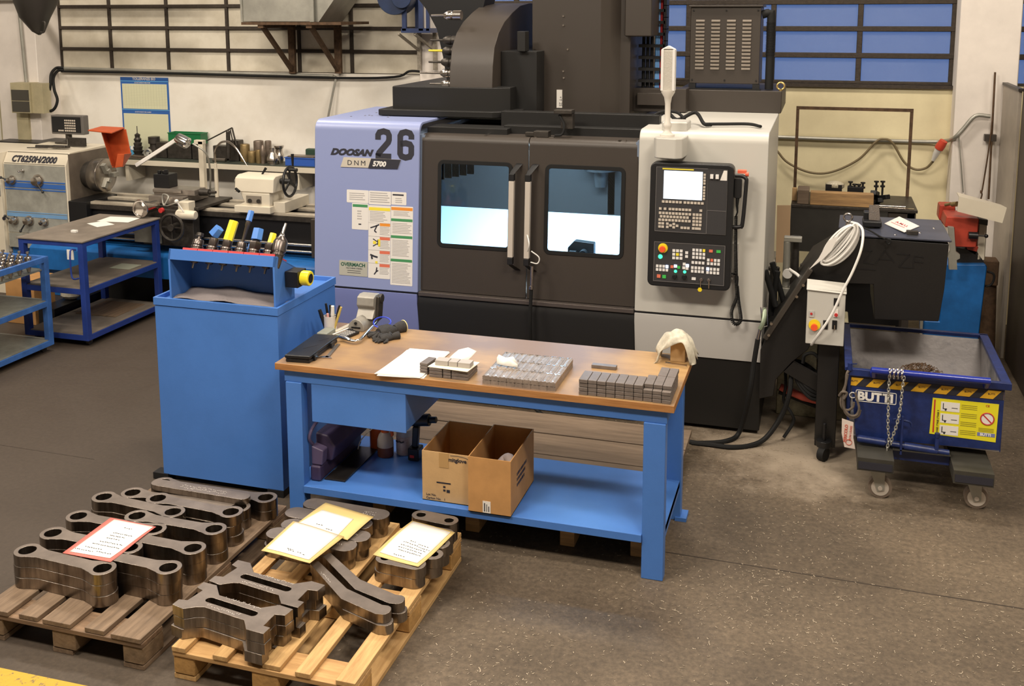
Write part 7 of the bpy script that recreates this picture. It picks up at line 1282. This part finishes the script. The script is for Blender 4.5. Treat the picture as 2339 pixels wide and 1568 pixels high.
sw.grid(hpz); o = build(sw, 'swarf_heap', M_rust); tag(o, 'heap of rusty brown metal swarf inside the navy bin', 'swarf', kind='stuff')
chn = thing('steel_chain', 'steel chain wrapped round the tilt handle of the navy bin and hanging in a loop', 'chain', (.45, 5.78, .3))
def link_(p, d, roll, s=.011, w=.0065, r=.0022):
    d = d.normalized(); a = d.cross(V(0, 1, .01)).normalized(); b = d.cross(a); a2 = a*math.cos(roll)+b*math.sin(roll)
    return [p+d*s*math.cos(t*PI/5)+a2*w*math.sin(t*PI/5) for t in range(10)]
def chain(path, n):
    P = spline([V(*q) for q in path], 20); mb = MB(); L_ = [0]
    for i in range(1, len(P)): L_.append(L_[-1]+(P[i]-P[i-1]).length)
    j = 0
    for k in range(n):
        s = L_[-1]*(k+.5)/n
        while j < len(P)-2 and L_[j+1] < s: j += 1
        mb.tube(link_(P[j], P[j+1]-P[j], (k % 2)*PI/2+.4, L_[-1]/n*.72), .0028, 5, close=True)
    return mb
build(chain([(.405, 5.768, .69), (.403, 5.765, .62), (.407, 5.765, .50), (.410, 5.765, .40), (.418, 5.77, .33), (.41, 5.765, .26)], 24), 'chain_run', M_galv, chn); build(chain([(.478, 5.768, .69), (.472, 5.765, .62), (.468, 5.765, .52), (.455, 5.765, .42), (.435, 5.765, .34), (.43, 5.765, .30)], 22), 'chain_run', M_galv, chn)
for k in range(4): build(chain([(.405+k*.02, 5.77+.022*math.cos(t*PI/4), .705+.024*math.sin(t*PI/4)) for t in range(9)], 7), 'chain_wrap', M_pol, chn)
rp = thing('rope_bundle', 'knotted grey-brown sling with looped ends hanging on the left corner of the navy bin', 'sling', (.19, 5.82, .4)); M_rope = mat('greasy_rope', (.14, .11, .085), .8, var=.4, vscale=40)
build(MB().tube([(.205, 5.835, .69), (.185, 5.82, .66), (.182, 5.82, .60), (.168, 5.82, .55), (.16, 5.82, .50), (.17, 5.82, .46), (.20, 5.82, .45), (.225, 5.82, .47), (.23, 5.82, .50)], .007, smooth=5).tube([(.19, 5.815, .66), (.178, 5.81, .58), (.172, 5.81, .50), (.18, 5.81, .46), (.21, 5.81, .425), (.245, 5.81, .43), (.258, 5.81, .47), (.245, 5.81, .52), (.235, 5.81, .56)], .007, smooth=5).tube([(.150, 5.815, .53), (.165, 5.80, .56), (.19, 5.80, .555), (.175, 5.80, .52)], .007, smooth=4).tube([(.175, 5.815, .50), (.185, 5.815, .44), (.22, 5.815, .41), (.255, 5.815, .425), (.265, 5.815, .46)], .007, smooth=5), 'sling_rope', M_rope, rp)
build(MB().cyl((.20, 5.83, .68), (.20, 5.83, .72), .012).beam((.20, 5.83, .715), (.235, 5.80, .73), .005, .005), 'shackle', M_bin, rp)
o = build(MB().prism([(.170, 5.80, .405), (.232, 5.80, .39), (.235, 5.80, .30), (.248, 5.80, .235), (.190, 5.80, .24), (.172, 5.80, .32)], (0, .003, 0)), 'warning_tag', mat('pinkish_plastic_tag', (.66, .56, .50), .4, bump=.3, bscale=20)); tag(o, 'crumpled white warning tag hanging below the sling on the navy bin', 'tag')
text('PERICOLO', .022, mat('faded_red_ink', (.55, .14, .10), .6), o, (.198, 5.7985, .27), (.05, 0, 1), (-1, 0, .05), sx=1.0, bold=.0008); text('NON USARE', .016, MATS['faded_red_ink'], o, (.222, 5.7985, .28), (.05, 0, 1), (-1, 0, .05)); build(MB().tube([(.212+.016*math.cos(t*PI/8), 5.798, .272+.016*math.sin(t*PI/8)) for t in range(16)], .0018, 5, close=True), 'printed_ring', MATS['faded_red_ink'], o)
# table with timber and clamps by the rear wall
TB = thing('steel_table', 'dark grey steel table against the yellowed wall behind the conveyor', 'table', (.25, 8.5, 0))
build(MB().box(-.21, .71, 8.20, 8.82, 1.145, 1.168), 'table_top', M_dsteel, TB, bev=.003); build(MB().box(-.21, .50, 8.205, 8.23, .80, 1.145), 'front_panel', mat('dark_grey_sheet', (.05, .047, .042), .45, .2, var=.3, vscale=4), TB); build(MB().box(.50, .70, 8.22, 8.25, .98, 1.14), 'side_drawer', M_char, TB, bev=.004)
for (x, y) in ((-.20, 8.22), (.64, 8.22), (-.20, 8.76), (.64, 8.76)): build(MB().box(x, x+.05, y, y+.05, 0, 1.145), 'leg', M_char, TB)
build(MB().box(.2, .66, 8.75, 8.78, .10, .75), 'back_panel', M_blk2, TB)
b_ = lambda u, v: PY(1780+u/6.879, 400+v/6.879, 8.22)
o = build(MB().box(b_(480, 460).x, b_(1480, 480).x, 8.21, 8.30, 1.169, b_(500, 262).z), 'timber_beam', M_blockw, bev=.004); tag(o, 'long orange-brown timber beam along the front of the steel table', 'timber')
o = build(MB().box(b_(280, 440).x, b_(465, 440).x, 8.22, 8.42, 1.169, b_(280, 250).z+.01), 'timber_block', M_plank, bev=.004); tag(o, 'dark square timber block at the left end of the steel table', 'timber')
o = build(MB().box(b_(190, 400).x, b_(270, 400).x, 8.36, 8.40, 1.169, b_(190, 250).z), 'thin_board', M_card, bev=.002); tag(o, 'small light board beside the square timber block', 'board')
bx_ = thing('clear_bag', 'crumpled clear plastic bag over a black tray behind the timber beam', 'bag', (b_(860, 250).x, 8.42, 1.2)); build(MB().box(b_(725, 250).x, b_(990, 250).x, 8.38, 8.46, 1.169, b_(725, 200).z), 'black_tray', M_blk2, bx_); build(MB().ball((b_(880, 150).x, 8.42, b_(0, 190).z), .05, 10, (1.5, .9, .8)), 'bag_film', mat('cloudy_plastic', (.42, .38, .28), .2, bump=.6, bscale=60), bx_)
build(MB().box(b_(1080, 250).x, b_(1330, 250).x, 8.40, 8.48, 1.169, b_(1080, 260).z), 'x', M_blk2) if 0 else None
hk = MB(); rk = tag(build(MB().box(b_(1080, 250).x, b_(1340, 250).x, 8.40, 8.46, 1.169, b_(1080, 245).z), 'stud_rack', M_blk2, bev=.003), 'black rack holding clamp studs behind the timber beam', 'rack')
for i, (u, v) in enumerate(((1130, 165), (1195, 205), (1265, 210), (1330, 180), (1548, 160), (1650, 160))):
    q = b_(u, v); z0 = b_(1080, 245).z if i < 4 else 1.169+.05
    o = build(MB().cyl((q.x, 8.43, z0), (q.x, 8.43, q.z-.01), .008).cyl((q.x, 8.43, q.z-.012), (q.x, 8.43, q.z), .018, n=6).cyl((q.x, 8.43, q.z-.05), (q.x, 8.43, q.z-.035), .018, n=6), 'clamp_stud', M_blk2); tag(o, 'black clamp stud with nut, %s from the left on the steel table' % ORD[i], 'stud', 'black clamp studs on the steel table')
for i in range(5):
    q = b_(1400+i*60, 300+i*22); o = build(MB().obox((q.x, 8.38+.02*(i % 2), 1.195+.03*(i % 3)), (.12, .045, .035), rz=.3+i*.5, ry=.25), 'step_clamp', M_blk2, bev=.004); tag(o, 'black step clamp in the heap right of the timber beam, %s from left' % ORD[i], 'clamp', 'heap of black step clamps')
o = build(MB().box(b_(1480, 460).x, b_(2120, 500).x, 8.205, 8.24, 1.169, 1.176).cyl((b_(1500, 460).x, 8.26, 1.18), (b_(1990, 470).x, 8.26, 1.18), .009), 'bright_strip', M_pol); tag(o, 'bright steel strip along the right front edge of the steel table', 'strip')
pw = MB().prism([PY(1775, 470, 8.0), PY(1806, 470, 8.0), PY(1803, 600, 8.0), PY(1772, 600, 8.0)], (0, .02, 0)); o = build(pw, 'plywood_sheet', mat('pale_plywood', (.50, .34, .20), .7)); tag(o, 'narrow plywood sheet standing between the off-white panel and the steel table', 'sheet')
# frame leaning on the wall, conduit and cables
fr = thing('wall_frame', 'thin rusty rectangular frame standing on the steel table against the wall', 'frame', (.25, 8.78, 1.168))
p = [PY(1815, 440, 8.80), PY(1832, 243, 8.80), PY(2085, 248, 8.80), PY(2072, 450, 8.80)]
build(MB().box(p[0].x-.012, p[0].x+.012, 8.79, 8.81, 1.169, p[1].z).box(p[3].x-.012, p[3].x+.012, 8.79, 8.81, 1.169, p[1].z).box(p[0].x-.012, p[3].x+.012, 8.788, 8.812, p[1].z-.025, p[1].z), 'frame_bar', M_rust, fr)
wr_ = thing('wall_pipe', 'white pipe along the yellowed wall bending up onto the right pier', 'pipe', tuple(PY(1990, 322, 9.37))); build(MB().tube([PY(1745, 312, 9.37), PY(1900, 318, 9.37), PY(2115, 324, 9.37), PY(2160, 322, 9.30), PY(2180, 315, 9.15), PY(2200, 295, 9.13), PY(2228, 265, 9.13), PY(2262, 266, 9.13)], .017, 10, smooth=4), 'pipe_run', M_galv, wr_)
build(MB().tube([PY(2190, 310, 9.15), PY(2194, 360, 9.14), PY(2200, 440, 9.14)], .006, smooth=4), 'drop_cable', M_galv, wr_)
cb2 = thing('hanging_cable', 'brown cable drooping in two curves along the wall to a red and white plug', 'cable', tuple(PY(1990, 390, 9.3))); build(MB().tube([PY(1775, 345, 9.32), PY(1800, 372, 9.32), PY(1850, 394, 9.32), PY(1900, 393, 9.32), PY(1960, 365, 9.32), PY(2000, 325, 9.32), PY(2018, 318, 9.32), PY(2038, 326, 9.32), PY(2065, 370, 9.32), PY(2090, 387, 9.32), PY(2115, 384, 9.30), PY(2132, 368, 9.28)], .010, smooth=6), 'cable_run', mat('brown_cable', (.16, .12, .06), .6), cb2)
a, b, c, d = PY(2131, 367, 9.26), PY(2138, 352, 9.24), PY(2144, 340, 9.22), PY(2156, 322, 9.20); build(MB().rings([(a, .014), (b, .026), (c, .028)], 14), 'plug_body', M_white, cb2); build(MB().rings([(c, .036), (c.lerp(d, .4), .038), (d, .032)], 14), 'plug_collar', mat('plug_red', (.55, .06, .03), .45), cb2)
# band saw with red head and blue base
BS = thing('band_saw', 'old band saw with red head on a blue base beside the right pier', 'saw', (1.0, 8.0, 0))
s_ = lambda u, v, y=7.9: PY(2080+u/4.127, 420+v/4.127, y)
def spoly(pts, y, dy): return MB().prism([s_(u, v, y) for u, v in pts], (0, dy, 0))
M_sred = mat('saw_red_paint', (.46, .055, .03), .4, var=.3, vscale=8)
build(spoly([(340, 310), (648, 330), (620, 605), (420, 598), (412, 420), (320, 410)], 7.85, .28), 'saw_head', M_sred, BS, bev=.008); build(spoly([(275, 200), (420, 205), (430, 300), (330, 410), (262, 330)], 8.15, .15), 'saw_rear_casting', M_sred, BS, bev=.008); build(spoly([(420, 420), (640, 600), (600, 690), (560, 660)], 7.95, .1), 'saw_arm', M_sred, BS)
build(spoly([(648, 340), (725, 345), (700, 730), (615, 725)], 7.95, .12), 'saw_cylinder', M_cream, BS, bev=.01); build(spoly([(645, 330), (730, 345), (725, 395), (645, 380)], 7.93, .14), 'cylinder_collar', M_blk2, BS)
q = s_(590, 487, 7.82); build(MB().cyl(q+V(-.03, 0, 0), q+V(.03, 0, 0), .025).cyl(q+V(.03, 0, 0), q+V(.075, 0, 0), .005).ball(q+V(.085, 0, 0), .014), 'saw_lever', M_blk2, BS)
build(spoly([(355, 410), (410, 415), (425, 640), (465, 670), (465, 705), (435, 720), (440, 810), (365, 810), (360, 710), (350, 690), (375, 640)], 7.75, .05), 'blade_guide', M_galv, BS)
build(spoly([(340, 760), (710, 760), (722, 790), (630, 1560), (330, 1540), (118, 1490), (125, 1290), (270, 1300), (300, 1000)], 7.9, .35), 'saw_base', M_mblue, BS, bev=.01); build(MB().box(s_(140, 1400).x, s_(640, 1400).x, 7.92, 8.24, 0, s_(300, 1450).z), 'saw_plinth', M_mblue, BS); build(spoly([(430, 600), (625, 640), (690, 735), (710, 765), (430, 765)], 7.95, .28), 'saw_bed', M_blk2, BS)
build(MB().tube([s_(722, 828, 7.95), s_(780, 850, 7.95), s_(785, 900, 7.95), s_(760, 950, 7.95), s_(710, 970, 7.95)], .008, smooth=5), 'saw_cable', M_rub, BS)
build(MB().box(s_(700, 700).x, s_(700, 700).x+.10, 7.9, 8.2, .0, .0) if 0 else spoly([(90, 1290), (118, 1290), (105, 1500), (85, 1500)], 7.85, .02), 'base_edge', M_galv, BS)
ms = thing('sheet_cover', 'cream sheet-metal channel lying tilted on top of the red saw head', 'cover', tuple(s_(660, 250, 7.75))); build(spoly([(455, 130), (905, 235), (865, 372), (440, 262)], 7.72, .012), 'cover_front', M_cream, ms); build(MB().prism([s_(455, 130, 7.72), s_(905, 235, 7.72), s_(845, 205, 7.92), s_(435, 90, 7.92)], (0, 0, .008)), 'cover_top', M_cream, ms)
o = build(MB().cyl(s_(395, 195, 7.9), s_(440, 190, 7.85), .018).cyl(s_(330, 200, 8.1), s_(380, 190, 8.05), .012), 'brass_fitting', M_brass); tag(o, 'brass pipe fitting on top of the red saw head', 'fitting')
# hanging rods on the pier
hr = thing('hanging_rod', 'pair of long thin rods with hooked ends hung on the right pier', 'rod', tuple(PY(2262, 300, 9.1)))
build(MB().cyl(PY(2273, 165, 9.12), PY(2258, 455, 9.10), .008).tube([PY(2272, 195, 9.12), PY(2264, 300, 9.10), PY(2244, 432, 9.08), PY(2240, 436, 9.08), PY(2243, 444, 9.08), PY(2240, 456, 9.08)], .006, smooth=4), 'steel_rod', M_rust, hr); a, b = PY(2248, 322, 9.12), PY(2276, 308, 9.12); build(MB().box(a.x, b.x, 9.10, 9.16, a.z, b.z), 'rod_bracket', M_char, hr)
# right partition
PN = thing('sheet_partition', 'light sheet-metal partition standing out from the right pier', 'partition', (1.40, 8.8, 0)); build(MB().box(1.385, 1.405, 8.45, 9.17, 0, 2.06), 'partition_sheet', mat('warm_grey_sheet', (.40, .35, .29), .5, .2, var=.25, vscale=2), PN); build(MB().box(1.375, 1.415, 8.43, 9.17, 2.06, 2.08), 'top_rail', M_dsteel, PN)
DC = thing('dark_cabinet', 'tall dark brown steel cabinet at the right edge of the picture', 'cabinet', (1.6, 8.0, 0)); build(MB().box(1.41, 2.2, 7.3, 8.44, 0, 2.30), 'cabinet_body', mat('dark_brown_steel', (.05, .035, .027), .5, .3, var=.3), DC, bev=.004); build(MB().box(1.405, 1.41, 7.35, 8.38, .1, 2.2), 'cabinet_door', MATS['dark_brown_steel'], DC)
pl_ = tag(build(MB().cyl((1.30, 8.55, 0), (1.28, 8.6, .72), .06).box(1.22, 1.34, 8.5, 8.65, .55, .75), 'rusty_canister', M_rust, bev=.01), 'rusty brown canister in the shade behind the blue saw base', 'canister')
for ob_ in [q for q in COL.objects if q.type == 'MESH' and len(q.data.polygons) == 0]: bpy.data.objects.remove(ob_)
#@@END
